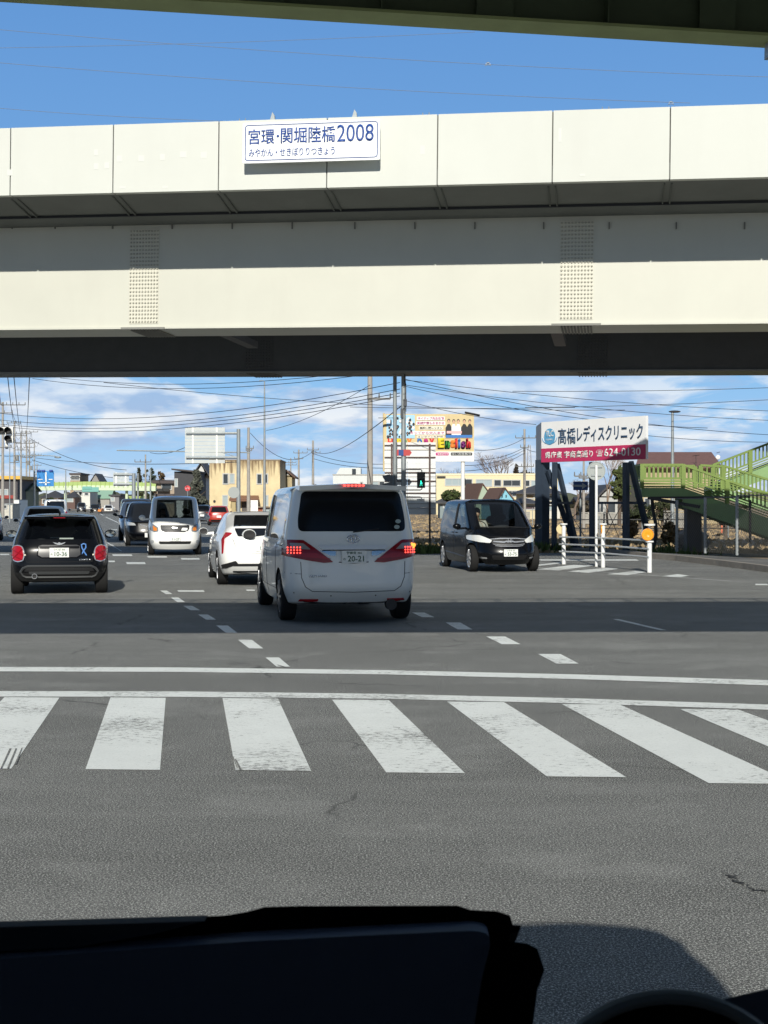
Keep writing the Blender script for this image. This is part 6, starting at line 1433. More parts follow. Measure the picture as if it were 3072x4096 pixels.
# ------------------------------------------------------------------ buildings
WINM = mat('window_dark', (.05, .06, .07), .1, spec=.7); WINL = mat('window_pale', (.35, .42, .44), .2)
FRM = mat('window_frame', (.45, .46, .45), .5)
def building(label, x0, x1, ytop, Y, depth, wall, wins=(), roof=None, cat='house', name='house', winm=None, base=0.0, side=None, door=None):
    """front wall from pixel column x0 to x1 at distance Y; windows given as pixel rectangles on that wall"""
    xa, xb, zt = xat(x0, Y), xat(x1, Y), zat(ytop, Y)
    t = thing(name, label, cat, ((xa + xb) / 2, Y, base)); cx = (xa + xb) / 2; w = xb - xa
    b = MB(); b.box((0, depth / 2, (zt - base) / 2), (w, depth, zt - base)); b.build('wall', wall, t)
    for q in wins:
        a, c, d, e = q[:4]; wm = q[4] if len(q) > 4 else (winm or WINM); wx0, wx1, wz0, wz1 = xat(a, Y) - cx, xat(c, Y) - cx, zat(e, Y) - base, zat(d, Y) - base
        f = .07 * Y / 100
        b = MB(); 
        for (u0, u1, v0, v1) in ((wx0, wx1, wz1, wz1 + f), (wx0, wx1, wz0 - f, wz0), (wx0 - f, wx0, wz0 - f, wz1 + f), (wx1, wx1 + f, wz0 - f, wz1 + f)): b.box(((u0 + u1) / 2, -.02, (v0 + v1) / 2), (u1 - u0, .10, v1 - v0))
        if wx1 - wx0 > 1.2:
            k = max(2, int((wx1 - wx0) / .8))
            for i in range(1, k): b.box((wx0 + (wx1 - wx0) * i / k, -.02, (wz0 + wz1) / 2), (.05, .06, wz1 - wz0))
        fr = b.build('window', FRM, t)
        b = MB(); b.box(((wx0 + wx1) / 2, -.004, (wz0 + wz1) / 2), (wx1 - wx0, .03, wz1 - wz0)); b.build('pane', wm, fr)
    if roof:
        kind, hh, rm = roof[:3]; o = roof[3] if len(roof) > 3 else .4; z = zt - base; b = MB()
        X0, X1, Y0, Y1 = -w / 2 - o, w / 2 + o, -o, depth + o
        if kind == 'flat': b.box((0, depth / 2, z + hh / 2), (w + 2 * o, depth + 2 * o, hh))
        elif kind == 'hip':
            k = min(w, depth) / 2; rx0, rx1 = (X0 + k, X1 - k) if w > depth else (0, 0); ym = depth / 2
            if w <= depth: rx0 = rx1 = 0
            v = [(X0, Y0, z), (X1, Y0, z), (X1, Y1, z), (X0, Y1, z), (rx0, ym, z + hh), (rx1 + .01, ym, z + hh), (X0, Y0, z - .12), (X1, Y0, z - .12), (X1, Y1, z - .12), (X0, Y1, z - .12)]
            b.add(v, [(0, 1, 5, 4), (1, 2, 5), (2, 3, 4, 5), (3, 0, 4), (6, 7, 1, 0), (7, 8, 2, 1), (8, 9, 3, 2), (9, 6, 0, 3), (9, 8, 7, 6)])
        elif kind == 'ridge':      # ridge parallel to the front
            b.prism([(X0, Y0, z), (X0, depth / 2, z + hh), (X0, Y1, z), (X0, Y1, z - .15), (X0, depth / 2, z + hh - .2), (X0, Y0, z - .15)], (X1 - X0, 0, 0))
            g = MB(); g.prism([(-w / 2, 0, z - .1), (-w / 2, depth, z - .1), (-w / 2, depth / 2, z + hh - .25)], (w, 0, 0)); g.build('gable_wall', wall, t)
        elif kind == 'gable':      # gable end to the front
            b.prism([(X0, Y0, z - .1), (0, Y0, z + hh), (X1, Y0, z - .1), (X1, Y0, z - .28), (0, Y0, z + hh - .2), (X0, Y0, z - .28)], (0, Y1 - Y0, 0))
            g = MB(); g.prism([(-w / 2, 0, z - .1), (w / 2, 0, z - .1), (0, 0, z + hh - .2)], (0, depth, 0)); g.build('gable_wall', wall, t)
        b.build('roof', rm, t)
    return t, cx
def oblique(label, gab, ridge_far, eave_far, Y, dY, wall, roofm, base_y=2070, wins=()):
    """house whose gable faces us and whose roof runs off to the left; gab = left eave, apex, right eave (pixels)"""
    l, a, r = [Vector(P(x, y, Y)) for x, y in gab]; o = Vector((a.x, Y, 0)); t = thing('house', label, 'house', o)
    rf = P(*ridge_far, Y + dY); ef = P(*eave_far, Y + dY * .98); L = lambda v: Vector(v) - o
    b = MB(); b.prism([L((l.x, Y, 0)), L((r.x, Y, 0)), L(r), L(a), L(l)], Vector((rf.x - a.x, dY, 0))); b.build('wall', wall, t)
    n = Vector((0, 0, .1)); d = Vector((rf.x - a.x, dY, 0)); f = -d * .04; b = MB()
    for (p, q) in ((l, a), (a, r)):
        pp = p + (p - q) * .1 if p is l else p; qq = q + (q - p) * .1 if q is r else q
        b.prism([L(pp + f + n * .3), L(qq + f + n * .3), L(qq + f + n * 1.8), L(pp + f + n * 1.8)], d * 1.06)
    b.build('roof', roofm, t)
    for x0, x1, y0, y1 in wins:
        m = MB(); m.box((xat((x0 + x1) / 2, Y) - o.x, -.02, zat((y0 + y1) / 2, Y)), (xat(x1, Y) - xat(x0, Y), .06, zat(y0, Y) - zat(y1, Y))); m.build('window', WINM, t)
    return t
def build_buildings():
    YEL = mat('stained_stucco', (.66, .545, .33), .9, var=.14, vscale=.7, bump=.3, streak=.0)
    # streaks that run down from the roof edge: dirt with a shape of its own
    if 'stained' not in YEL:
        YEL['stained'] = 1; nt = YEL.node_tree; N, L = nt.nodes, nt.links; pb = N['Principled BSDF']; src = pb.inputs['Base Color'].links[0].from_socket
        tcn = N.new('ShaderNodeTexCoord'); mp = N.new('ShaderNodeMapping'); mp.inputs['Scale'].default_value = (1.9, 1.9, .16); L.new(tcn.outputs['Object'], mp.inputs[0])
        nz = N.new('ShaderNodeTexNoise'); nz.inputs['Scale'].default_value = 2.0; nz.inputs['Detail'].default_value = 5; L.new(mp.outputs[0], nz.inputs['Vector'])
        sx = N.new('ShaderNodeSeparateXYZ'); L.new(tcn.outputs['Object'], sx.inputs[0])
        mr = N.new('ShaderNodeMapRange'); L.new(sx.outputs['Z'], mr.inputs[0])
        for i, v in zip((1, 2, 3, 4), (3.3, 6.6, -.16, .30)): mr.inputs[i].default_value = v
        ad = N.new('ShaderNodeMath'); ad.operation = 'ADD'; L.new(nz.outputs['Fac'], ad.inputs[0]); L.new(mr.outputs[0], ad.inputs[1])
        rp_ = N.new('ShaderNodeValToRGB'); rp_.color_ramp.elements[0].position = .56; rp_.color_ramp.elements[1].position = .80; L.new(ad.outputs[0], rp_.inputs[0])
        mx_ = N.new('ShaderNodeMix'); mx_.data_type = 'RGBA'; L.new(rp_.outputs[0], mx_.inputs[0]); L.new(src, mx_.inputs[6]); mx_.inputs[7].default_value = (.20, .135, .075, 1); L.new(mx_.outputs[2], pb.inputs['Base Color'])
    t, cx = building('stained pale yellow two storey building with small windows and streaked walls', 838, 1120, 1842, 156, 9, YEL,
        [(894, 911, 1897, 1934, WINM), (921, 935, 1898, 1931, WINL), (1030, 1045, 1898, 1934, WINM), (1058, 1069, 1898, 1931, WINM), (893, 909, 1984, 2020, WINL), (1062, 1070, 1984, 2021, WINL)], ('flat', .12, mat('parapet_cap', (.30, .24, .17), .8), .06), name='apartment_building', cat='building')
    Y = 156; b = MB(); b.prism([(xat(838, Y) - cx, 0, 0), (xat(826, Y) - cx, 2.5, 0), (xat(826, Y) - cx, 2.5, 6.0), (xat(838, Y) - cx, 0, 6.2)], (.02, .3, 0)); b.build('side_wall', mat('side_stucco', (.30, .22, .13), .9, var=.2), t)
    b = MB(); q = lambda x, y: (xat(x, Y) - cx, zat(y, Y)); a, c = q(922, 1999), q(1034, 1986); b.prism([(a[0], -1.4, a[1]), (c[0] + .2, -1.4, a[1]), (c[0], -.0, c[1]), (a[0] + .1, 0, c[1])], (0, 0, .12)); 
    b.box(((a[0] + c[0]) / 2, -1.3, a[1]), (c[0] - a[0], .1, .35)); b.build('entrance_canopy', mat('canopy_brown', (.20, .10, .06), .7), t)
    b = MB(); a, c = q(967, 2048), q(990, 2002); b.box(((a[0] + c[0]) / 2, -.02, (a[1] + c[1]) / 2), (c[0] - a[0], .1, c[1] - a[1])); b.build('door', mat('door_dark', (.08, .07, .065), .5), t)
    b = MB(); a, c = q(930, 2049), q(947, 2004); b.box(((a[0] + c[0]) / 2, -.6, (a[1] + c[1]) / 2), (c[0] - a[0], 1.2, c[1] - a[1])); b.build('porch_wall', mat('porch_wall', (.42, .34, .18), .8), t)
    b = MB(); b.cyl((cx * 0 + q(858, 2005)[0], -.1, zat(2005, Y)), (q(858, 2005)[0], 0, zat(2005, Y)), .14, 10); b.build('wall_vent', BLK, t)
    b = MB(); a, c = q(1003, 2066), q(1032, 2003); pn = thing('notice_board', 'blank white notice panel in front of the stained yellow building', 'sign', (xat(1017, 140), 140, 0)); b.box((0, 0, 1.2), (.72, .06, 1.45)); b.build('panel', WHT, pn)
    b = MB(); b.cyl((-.3, .05, 0), (-.3, .05, 1.2), .03, 6); b.cyl((.3, .05, 0), (.3, .05, 1.2), .03, 6); b.build('post', GALV, pn)
    building('low reddish shed right of the stained yellow building entrance', 1032, 1110, 2030, 150, 3, mat('shed_red', (.32, .10, .05), .7), [(1055, 1085, 2038, 2052, WINL)], ('flat', .1, mat('parapet_cap', (.3, .24, .17))), name='shed', cat='shed')
    building('narrow weathered annex with a rounded corner beyond the yellow building', 1121, 1168, 1905, 166, 6, mat('annex_stucco', (.40, .33, .20), .9, var=.35, vscale=1.5), [(1138, 1150, 1885, 1897, WINM)], ('gable', .8, mat('annex_roof', (.12, .07, .05), .8)), name='annex', cat='building')
    DKW = mat('charcoal_cladding', (.045, .045, .052), .7, var=.1); TILE = mat('dark_roof_tile', (.05, .05, .058), .7, var=.2, vscale=6); BRT = mat('brown_roof_tile', (.15, .085, .06), .8, var=.15, vscale=5); CRM = mat('cream_wall', (.62, .55, .38), .85, var=.05)
    t, cx = building('charcoal clad building with a slanting flat roof left of the grey conifer', 697, 792, 1886, 165, 8, DKW, [(702, 708, 1918, 1945, WINL)], None, name='shop_building', cat='building')
    b = MB(); b.prism([(xat(688, 165) - cx, -.5, zat(1874, 165)), (xat(797, 165) - cx, -.5, zat(1884, 165)), (xat(797, 165) - cx, -.5, zat(1890, 165)), (xat(688, 165) - cx, -.5, zat(1880, 165))], (0, 9, 0)); b.build('roof', mat('roof_edge_brown', (.06, .05, .05), .7), t)
    b = MB(); b.box((xat(722, 165) - cx, -.2, .8), (.8, .5, 2.3)); b.build('white_porch', WHT, t)
    building('dark tiled house roof peeping between charcoal building and yellow building', 785, 824, 1900, 172, 6, mat('white_wall', (.6, .6, .58), .8), [(806, 816, 1915, 1940, WINM)], ('gable', 1.6, TILE, .5))
    t, cx = building('beige two storey house with a dark balcony near the distant footbridge', 627, 698, 1934, 170, 7, mat('beige_wall', (.38, .31, .24), .8), [(649, 684, 1936, 1957, WINM), (656, 690, 1995, 2010, WINM)], ('flat', .35, mat('eaves_brown', (.07, .055, .055), .7), .5))
    b = MB(); b.box((0, -.5, zat(1983, 170)), (xat(700, 170) - xat(622, 170), 1.2, .45)); b.build('lower_roof', mat('eaves_brown', (.07, .055, .055)), t)
    b = MB(); b.box((xat(655, 170) - cx, -.4, zat(1960, 170)), (1.5, .6, .35)); b.build('balcony', BLK, t)
    # left side
    t, cx = building('dark shop with an orange yellow fascia behind the poles at the left edge', -60, 70, 1917, 215, 12, mat('shop_dark', (.07, .065, .07), .7), [(5, 30, 1960, 1985, WINL), (-40, -10, 1950, 1990, WINL)], ('flat', .5, mat('fascia_yellow', (.72, .42, .06), .5), .6), name='shop_building', cat='building')
    b = MB(); b.box((xat(20, 215) - cx, -.1, 2.6), (2.8, .2, .5)); b.build('red_band', mat('band_red', (.30, .04, .03), .6), t)
    building('olive roofed low shop behind the third pole at the left', 70, 105, 1962, 220, 8, mat('shop_olive', (.20, .20, .12), .7), [(74, 84, 1975, 1990, WINM)], ('ridge', 1.2, mat('roof_green_dark', (.05, .09, .07), .7)), name='shop_building', cat='building')
    building('plain white box between the second and third poles of the left row', 56, 76, 2001, 165, 4, WHT, [], ('flat', .08, GALV, .02), name='container', cat='container')
    building('low pale shed between the first two poles at the left edge', 12, 50, 2018, 150, 3, mat('shed_pale', (.55, .53, .46), .8, var=.2, vscale=2), [(16, 26, 2006 + 16, 2032, WINM)], ('flat', .1, GALV, .1), name='shed', cat='shed')
    building('white two storey building seen under the distant pale green footbridge', 303, 360, 1967, 330, 9, mat('white_wall2', (.66, .66, .62), .8), [(316, 320, 1970, 1978, WINM), (324, 328, 1970, 1978, WINM), (340, 352, 1972, 1980, WINM)], ('flat', .3, GALV))
    building('pale green roofed building under the distant footbridge', 384, 438, 1992, 340, 8, mat('wall_greyish', (.35, .34, .31), .8), [(390, 400, 2000, 2010, WINM)], ('ridge', 2.3, mat('roof_mint', (.26, .42, .32), .7)))
    building('brown house under the left part of the distant footbridge', 165, 240, 1990, 320, 9, mat('brown_wall', (.22, .13, .08), .8, var=.2), [(205, 228, 1995, 2010, mat('win_tan', (.4, .25, .12), .6)), (172, 190, 1998, 2012, WINM)], ('hip', 1.6, TILE))
    building('dark house between the brown and the white one below the distant footbridge', 262, 300, 1988, 325, 9, mat('wall_redbrown', (.13, .08, .07), .8), [(268, 290, 1975 + 18, 2005, WINL)], ('hip', 1.4, TILE))
    building('beige block rising above the distant footbridge', 281, 320, 1899, 420, 12, mat('block_beige', (.40, .30, .19), .8), [(285, 316, 1903, 1908, WINM), (285, 316, 1913, 1918, WINM)], ('flat', .5, mat('eaves_brown', (.07, .055, .055)), .3), name='apartment_building', cat='building')
    building('dark roofed house just visible above the distant footbridge', 365, 398, 1926, 420, 10, mat('wall_grey', (.28, .27, .26), .8), [], ('gable', 2.4, TILE))
    building('grey house beyond the footbridge right of the white one', 442, 476, 1985, 330, 8, mat('wall_grey2', (.22, .22, .23), .8), [(446, 456, 1990, 2003, WINL)], ('flat', .4, TILE))
    building('lime green kiosk below the right end of the distant footbridge', 518, 560, 1989, 200, 3, mat('kiosk_green', (.42, .55, .16), .6), [(526, 552, 2004, 2018, mat('kiosk_pane', (.6, .6, .4), .5))], ('flat', .12, mat('kiosk_green', (.4, .5, .15)), .1), name='kiosk', cat='kiosk')
    # distant pale green footbridge
    Y = 275; t = thing('footbridge', 'distant pale green footbridge spanning the road at the left', 'footbridge', (0, Y, 0)); PG = mat('pale_green_far', (.58, .68, .48), .6, var=.05); PG2 = mat('lime_rail', (.36, .48, .16), .6)
    b = MB(); x0, x1 = xat(100, Y), xat(622, Y); b.prism([(x0, 0, zat(1962, Y)), (xat(330, Y), 0, zat(1960, Y)), (x1, 0, zat(1964, Y)), (x1, 0, zat(1945, Y)), (xat(350, Y), 0, zat(1941, Y)), (x0, 0, zat(1949, Y))], (0, 2.6, 0)); b.build('girder', PG, t)
    b = MB(); b.prism([(x0 + 3, .1, zat(1945, Y)), (xat(350, Y), .1, zat(1942, Y)), (x1, .1, zat(1945, Y)), (x1, .1, zat(1931, Y)), (xat(350, Y), .1, zat(1926, Y)), (x0 + 3, .1, zat(1931, Y))], (0, .1, 0))
    for i in range(26): x = x0 + 3 + (x1 - x0 - 3) * i / 25; b.box((x, .05, zat(1938, Y)), (.15, .25, 1.1))
    b.build('railing', PG2, t)
    for px in (112, 256, 502, 576): b = MB(); b.cyl((xat(px, Y), 1.3, 0), (xat(px, Y), 1.3, zat(1962, Y)), .28, 10); b.build('pier', PG, t)
    b = MB(); b.box((xat(362, Y), -.1, zat(1958, Y)), (3.2, .1, .9)); b.box((xat(350, Y), -.2, zat(1951, Y)), (1.7, .1, .5)); b.build('sign_plate', mat('plate_teal', (.16, .40, .36), .6), t)
    # right side
    t, cx = building('white flat roofed house with a raised block, left of the corner poles', 1332, 1537, 1901, 140, 9, mat('white_wall3', (.62, .65, .64), .8, var=.03), [(1377, 1384, 1937, 1953, WINM), (1443, 1449, 1930, 1938, WINM), (1484, 1512, 1927, 1957, WINL), (1519, 1536, 1927, 1957, WINM)], ('flat', .12, mat('cap_grey', (.4, .4, .38), .7), .05))
    Yq = 140; b = MB(); b.prism([(xat(1342, Yq) - cx, 0, zat(1901, Yq)), (xat(1360, Yq) - cx, 0, zat(1871, Yq)), (xat(1443, Yq) - cx, 0, zat(1871, Yq)), (xat(1443, Yq) - cx, 0, zat(1901, Yq))], (0, 6, 0)); b.build('raised_block', MATS['white_wall3'], t)
    b = MB(); b.box((xat(1416, Yq) - cx, -.05, zat(1887, Yq)), (.38, .1, .55)); b.build('window', WINM, t)
    sc = [(1783, 1858, 1917, 1940, WINL), (1862, 1887, 1918, 1940, WINM), (1906, 1966, 1920, 1943, WINL), (1978, 2003, 1921, 1943, WINM), (2014, 2080, 1922, 1943, WINM), (2098, 2117, 1923, 1944, WINM), (2126, 2164, 1924, 1944, WINL), (2176, 2188, 1925, 1945, WINL), (2029, 2067, 1965, 1984, WINM), (1940, 1990, 1966, 1984, WINM), (2085, 2130, 1966, 1984, WINL), (2196, 2216, 1925, 1945, WINM)]
    t, cx = building('long cream school building with rounded window bands across the field', 1745, 2232, 1901, 200, 12, mat('school_cream', (.70, .62, .40), .8, var=.04), sc, ('flat', .25, mat('school_cap', (.74, .68, .48), .8), .05), name='school_building', cat='building')
    b = MB(); b.box((xat(1765, 200) - cx, -.1, zat(1908, 200)), (1.2, .2, .25)); b.build('vent', BLK, t)
    PGW = mat('pale_green_wall', (.36, .44, .34), .8); BLW = mat('sky_blue_wall', (.22, .50, .62), .8)
    oblique('brown roofed house with a pale sage gable, left of the sky blue one', [(1905, 2008), (1929, 1939), (1956, 1975)], (1866, 1944), (1850, 1998), 150, 5, PGW, BRT)
    oblique('small sky blue house with a brown roof across the field', [(1985, 2011), (2019, 1957), (2054, 2002)], (1958, 1956), (1910, 2009), 140, 5, BLW, BRT, wins=[(2006, 2011, 1979, 1990), (2022, 2027, 1979, 1990), (2004, 2010, 2024, 2032), (2020, 2027, 2020, 2030)])
    building('low house with a long grey roof, seen above the left end of the black minivan', 1760, 1850, 2010, 150, 6, mat('teal_grey_wall', (.22, .27, .28), .8), [(1775, 1800, 2016, 2030, WINL)], ('hip', .85, mat('grey_tile', (.07, .07, .072), .8, var=.2, vscale=4), .5))
    building('cream house with a dark hipped roof left of the billboard legs', 2088, 2235, 1972, 158, 7, CRM, [(2106, 2134, 1980, 1992, mat('shutter_tan', (.35, .25, .13), .7)), (2190, 2225, 1985, 2000, WINM)], ('hip', 1.0, TILE, .7))
    building('cream low house with a dark roof and carport, in front of the hipped one', 2058, 2150, 2012, 146, 6, CRM, [(2096, 2138, 2026, 2036, mat('carport_dark', (.08, .05, .06), .7)), (2062, 2085, 2022, 2038, mat('shutter_pale', (.5, .48, .42), .7))], ('hip', .6, TILE, .6))
    building('small white house behind the billboard legs, beside the cream one', 2185, 2240, 2020, 150, 5, mat('white_wall4', (.62, .60, .55), .8), [(2190, 2206, 2025, 2038, WINL)], ('flat', .35, mat('white_fascia', (.6, .6, .58), .7), .3))
    building('low pale house behind the blue arrow sign', 2325, 2375, 2012, 135, 5, mat('pale_wall5', (.5, .47, .40), .8), [(2345, 2362, 2020, 2035, WINL)], ('ridge', .6, TILE, .4))
    building('pale grey gabled house between the white pole and the evergreen', 2398, 2470, 1985, 118, 6, mat('pale_grey_wall', (.45, .46, .45), .85), [(2402, 2412, 2015, 2048, WINM), (2430, 2460, 2014, 2050, WINM)], ('gable', 1.0, TILE, .35))
    t, cx = building('large house with a wide maroon brown roof behind the green stairway', 2548, 2870, 1862, 112, 9, mat('tan_wall', (.40, .33, .20), .85, var=.08), [(2552, 2561, 1910, 1930, WINM), (2580, 2598, 1995, 2030, WINM), (2700, 2740, 2000, 2030, WINL)], None)
    b = MB(); q = lambda x, y, dy=0: Vector((xat(x, 112 + dy) - cx, dy, zat(y, 112 + dy)))
    b.add([q(2540, 1868, -.6), q(2890, 1868, -.6), q(2846, 1808, 4), q(2560, 1808, 4), q(2890, 1868, 9), q(2540, 1868, 9), q(2540, 1873, -.6), q(2890, 1873, -.6)], [(0, 1, 2, 3), (1, 4, 2), (4, 5, 3, 2), (5, 0, 3), (6, 7, 1, 0)]); b.build('roof', mat('maroon_roof', (.16, .085, .075), .8, var=.12, vscale=3), t)
    b = MB(); b.cyl(q(2784, 1862, -.3), q(2784, 1820, -.3), .02, 5); b.cyl(q(2770, 1824, -.3), q(2798, 1820, -.3), .02, 5); b.build('aerial', BLK, t)
    b = MB(); b.sphere(q(2872, 1829, 3), 1, 14, 8, (.19, .06, .19)); b.build('satellite_dish', WHT, t, smooth=True); b = MB(); b.cyl(q(2872, 1829, 3.1), q(2872, 1870, 3.1), .02, 5); b.cyl(q(2866, 1812, 3.1), q(2880, 1808, 3.1), .02, 5); b.build('dish_mast', BLK, t)
    BW = mat('block_wall', (.32, .31, .28), .9, var=.15, vscale=2)
    for px0, px1, py, Y, lb in ((2318, 2512, 2051, 112, 'grey concrete block wall behind the billboard legs'), (2655, 2780, 2045, 92, 'grey concrete block wall under the green landing'), (2052, 2120, 2040, 140, 'low pale block wall by the cream house')):
        t = thing('block_wall', lb, 'wall', (xat((px0 + px1) / 2, Y), Y, 0)); b = MB(); w = xat(px1, Y) - xat(px0, Y); hh = zat(py, Y); n = int(w / .4)
        for i in range(n):
            for j in range(max(1, int(hh / .2))): b.box((-w / 2 + w * (i + .5) / n, 0, .1 + .2 * j), (w / n - .012, .15, .188))
        b.build('blocks', BW, t); b = MB(); b.box((0, 0, hh), (w, .18, .06)); b.build('coping', mat('coping', (.42, .41, .37), .9), t)
    # far lattice tower
    t = thing('lattice_tower', 'thin grey lattice mast standing behind the field pole', 'tower', (xat(2117, 420), 420, 0)); z = zat(1780, 420); b = MB()
    for sx, sy in ((-1, -1), (1, -1), (1, 1), (-1, 1)): b.bar((sx * 1.2, sy * 1.2, 0), (sx * .35, sy * .35, z), .12)
    for k in range(14):
        f0, f1 = k / 14, (k + 1) / 14; r0, r1 = 1.2 - .85 * f0, 1.2 - .85 * f1
        b.bar((-r0, -r0, z * f0), (r1, -r1, z * f1), .08); b.bar((r0, -r0, z * f0), (-r1, -r1, z * f1), .08); b.bar((-r1, -r1, z * f1), (r1, -r1, z * f1), .08)
    b.build('lattice', mat('tower_grey', (.32, .33, .36), .6), t)

# ------------------------------------------------------------------ trees
BARK = mat('bark', (.11, .085, .065), .95, var=.3, vscale=6)
def bare_tree(label, px, Y, top_py, spread, base_py=None, seed=1, levels=6, m=None, r0=.22, name='bare_tree'):
    r = random.Random(seed); z = zat(top_py, Y); t = thing(name, label, 'tree', (xat(px, Y), Y, 0)); b = MB(); tk = MB()
    def grow(p, d, L, rad, lv):
        q = p + d * L; (tk if lv >= levels - 1 else b).tube([p, p + d * L * .5 + Vector((r.uniform(-.04, .04), r.uniform(-.04, .04), 0)) * L, q], [rad, rad * .85, rad * .68], 5 if lv > 2 else 3, cap=False)
        if lv == 0: return
        n = r.choice((2, 3, 3)) if lv > 1 else 3
        for i in range(n):
            a = 2 * math.pi * (i + r.random()) / n; s_ = spread * r.uniform(.5, 1.1)
            nd = (d + Vector((math.cos(a), math.sin(a), r.uniform(-.05, .35))) * s_).normalized()
            grow(q, nd, L * r.uniform(.62, .82), rad * .62, lv - 1)
    grow(Vector((0, 0, 0)), Vector((0, 0, 1)), z * .30, r0, levels)
    b.build('branches', m or BARK, t); tk.build('trunk', m or BARK, t)
    return t
def leafy_tree(label, px, Y, top_py, wpx, bot_py=None, seed=1, col=None, cone=False, leaf=.16, n=2600, name='tree', cat='tree'):
    r = random.Random(seed); zt = zat(top_py, Y); zb = zat(bot_py, Y) if bot_py else zt * .25; w = wpx * Y / FPX / 2; t = thing(name, label, cat, (xat(px, Y), Y, 0))
    b = MB(); b.tube([(0, 0, 0), (.05, 0, zt * .5), (0, 0, zt * .9)], [.16, .1, .03], 7)
    for i in range(7):
        a = r.uniform(0, 6.3); z = zb + (zt - zb) * r.uniform(.05, .6); b.tube([(0, 0, z), (math.cos(a) * w * .7, math.sin(a) * w * .7, z + (zt - zb) * .2)], [.06, .02], 4)
    b.build('trunk', BARK, t)
    cl = []
    for i in range(46 if not cone else 70):
        f = r.random() ** (.8 if cone else .6); z = zb + (zt - zb) * (1 - f) * .97; ww = w * (f * .95 + .08 if cone else math.sqrt(max(.05, 1 - (2 * (1 - f) - .85) ** 2)))
        a = r.uniform(0, 6.3); q = ww * math.sqrt(r.random()); cl.append((math.cos(a) * q, math.sin(a) * q, z, w * r.uniform(.14, .30) * (.8 if cone else 1)))
    b = MB()
    for i in range(n):
        x, y, z, s_ = r.choice(cl); d = Vector((r.gauss(0, 1), r.gauss(0, 1), r.gauss(0, .8))).normalized() * s_ * r.uniform(.5, 1.1); c = Vector((x, y, z)) + d
        u = Vector((r.gauss(0, 1), r.gauss(0, 1), r.gauss(0, 1))).normalized(); v = u.orthogonal().normalized(); q = leaf * r.uniform(.6, 1.4)
        b.cur = r.choice((0, 0, 1)); b.add([c - u * q, c + v * q * .6, c + u * q, c - v * q * .6], [(0, 1, 2, 3)])
    c = col or (.035, .055, .02); k = name + str(seed)
    b.build('crown', [mat('leaf_a' + k, c, .8, var=.3, vscale=2), mat('leaf_b' + k, tuple(q * 1.9 for q in c), .8)], t, recalc=False)
    return t
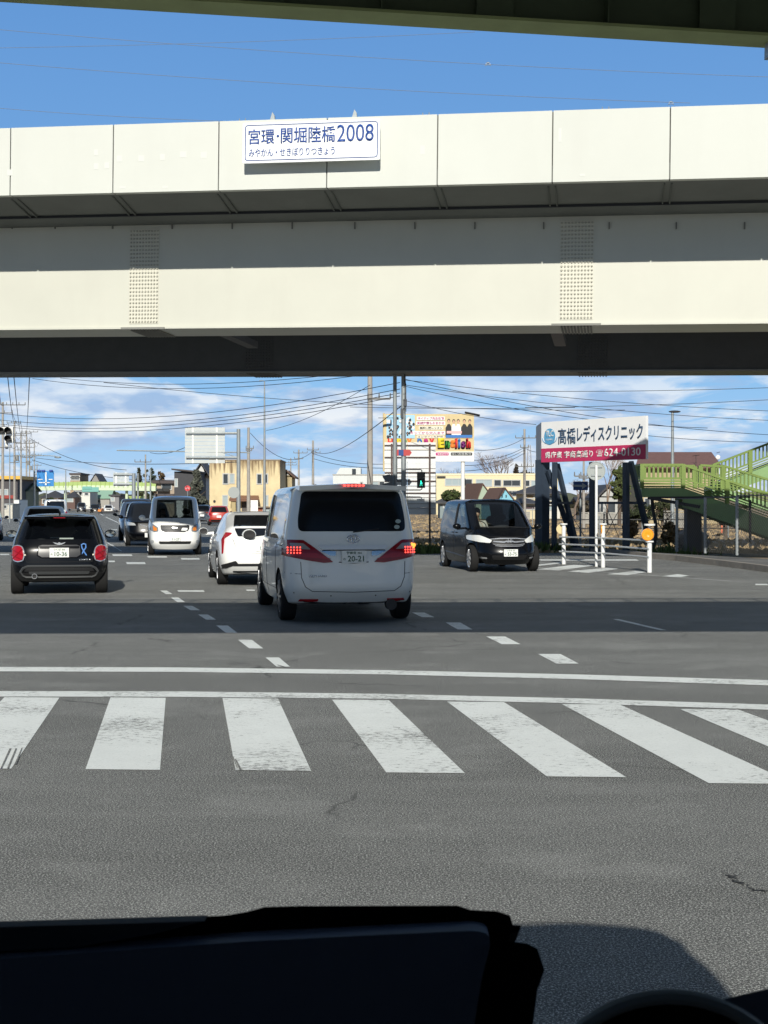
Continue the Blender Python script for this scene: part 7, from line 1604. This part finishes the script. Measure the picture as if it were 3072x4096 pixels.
def build_trees():
    TW = mat('twigs', (.20, .15, .12), .95)
    bare_tree('round bare tree rising behind the cream school building', 1993, 240, 1805, .62, seed=3, levels=7, m=TW, r0=.3)
    bare_tree('low bare tree behind the left end of the school roof', 1815, 245, 1866, .8, seed=5, levels=6, m=TW, r0=.2)
    bare_tree('bare shrubby tree seen between the round grey sign and the right billboard legs', 2430, 110, 1815, .45, seed=8, levels=7, m=mat('twigs_brown', (.25, .18, .13), .95), r0=.10)
    bare_tree('tangled bare tree behind the blue arrow sign', 2300, 120, 1895, .75, seed=9, levels=6, m=TW, r0=.12)
    bare_tree('bare brambly tree under the green landing', 2652, 62, 2030, .8, seed=12, levels=6, m=mat('twigs_dark', (.07, .05, .04), .95), r0=.05)
    leafy_tree('dark grey green conifer in front of the stained yellow building, left side', 786, 132, 1880, 105, 2035, 21, (.065, .07, .055), True, .13, 5200, 'conifer')
    leafy_tree('tall distant conifer above the right end of the far footbridge', 600, 330, 1856, 50, 1990, 22, (.05, .065, .05), False, .3, 2600, 'conifer')
    leafy_tree('distant conifer at the left of that dark clump', 556, 335, 1862, 36, 1990, 23, (.04, .045, .025), True, .28, 1800, 'conifer')
    leafy_tree('reddish brown distant tree right of the conifers', 640, 320, 1880, 46, 1990, 24, (.09, .06, .03), False, .3, 1800, 'tree')
    leafy_tree('dark evergreen under the far footbridge', 560, 290, 1966, 110, 2025, 25, (.03, .035, .012), False, .3, 2200, 'tree')
    leafy_tree('palm like evergreen right of the grey gabled house', 2477, 104, 1868, 88, 1990, 26, (.06, .075, .022), False, .14, 3200, 'tree')
    leafy_tree('rounded pine garden tree under the distant footbridge at left', 212, 250, 1990, 50, 2020, 27, (.035, .05, .012), False, .2, 900, 'tree')
    leafy_tree('dark spiky conifer tip beyond the school, right of the round bare tree', 2065, 260, 1858, 26, 1905, 28, (.04, .03, .02), True, .25, 900, 'conifer')
    leafy_tree('small dark treetop above the school roof near the field pole', 2100, 270, 1888, 70, 1912, 29, (.03, .03, .02), False, .25, 700, 'tree')
    for i, (px, Y, top, w, bot, col, lb) in enumerate(((2560, 96, 2008, 110, 2080, (.02, .028, .008), 'dark green clipped shrub behind the amber reflector'), (2650, 98, 2000, 90, 2075, (.025, .03, .01), 'dark shrub left of the stairway pier'), (1805, 140, 1962, 75, 2000, (.035, .05, .012), 'green hedge tree left of the brown roofed house'),
        (2900, 70, 2022, 90, 2090, (.10, .09, .07), 'pale twiggy hedge left of the stairway flight in the field'), (2330, 128, 1990, 60, 2060, (.05, .04, .025), 'brownish shrub behind the blue arrow sign'), (1172, 230, 1955, 40, 2000, (.04, .05, .02), 'small green tree behind the minivan roof, by the distant poles'), (2520, 60, 2075, 60, 2140, (.17, .11, .05), 'reddish dry bush behind the right billboard leg'), (2680, 56, 2090, 70, 2165, (.17, .12, .06), 'dry straw coloured bush at the fence foot'))):
        leafy_tree(lb, px, Y, top, w, bot, 40 + i, col, False, .10 if Y < 110 else .15, 1500, 'shrub', 'shrub')
    # far woods and roofs along the horizon
    r = random.Random(5); b = MB()
    for i in range(520):
        a = r.uniform(-.62, .62); d = r.uniform(480, 760); x, y = math.sin(a) * d, math.cos(a) * d; h = r.uniform(2.5, 6) ; w = r.uniform(4, 11)
        b.cur = r.choice((0, 1))
        b.sphere((x, y, h * .35), 1, 7, 5, (w, w * .6, h * .6)); n = len(b.v)
        for j in range(n - 48, n): v = b.v[j]; b.v[j] = (v[0] + r.uniform(-.8, .8), v[1], v[2] + r.uniform(-.7, .9))
    tag(b.build('far_woods', [mat('woods_a', (.07, .08, .055), .9), mat('woods_b', (.13, .11, .09), .9)]), kind='stuff')
build_ground(); build_bridge(); build_overhead(); build_own_van(); build_stairs(); build_signs(); build_poles(); build_buildings(); build_trees(); build_cars()
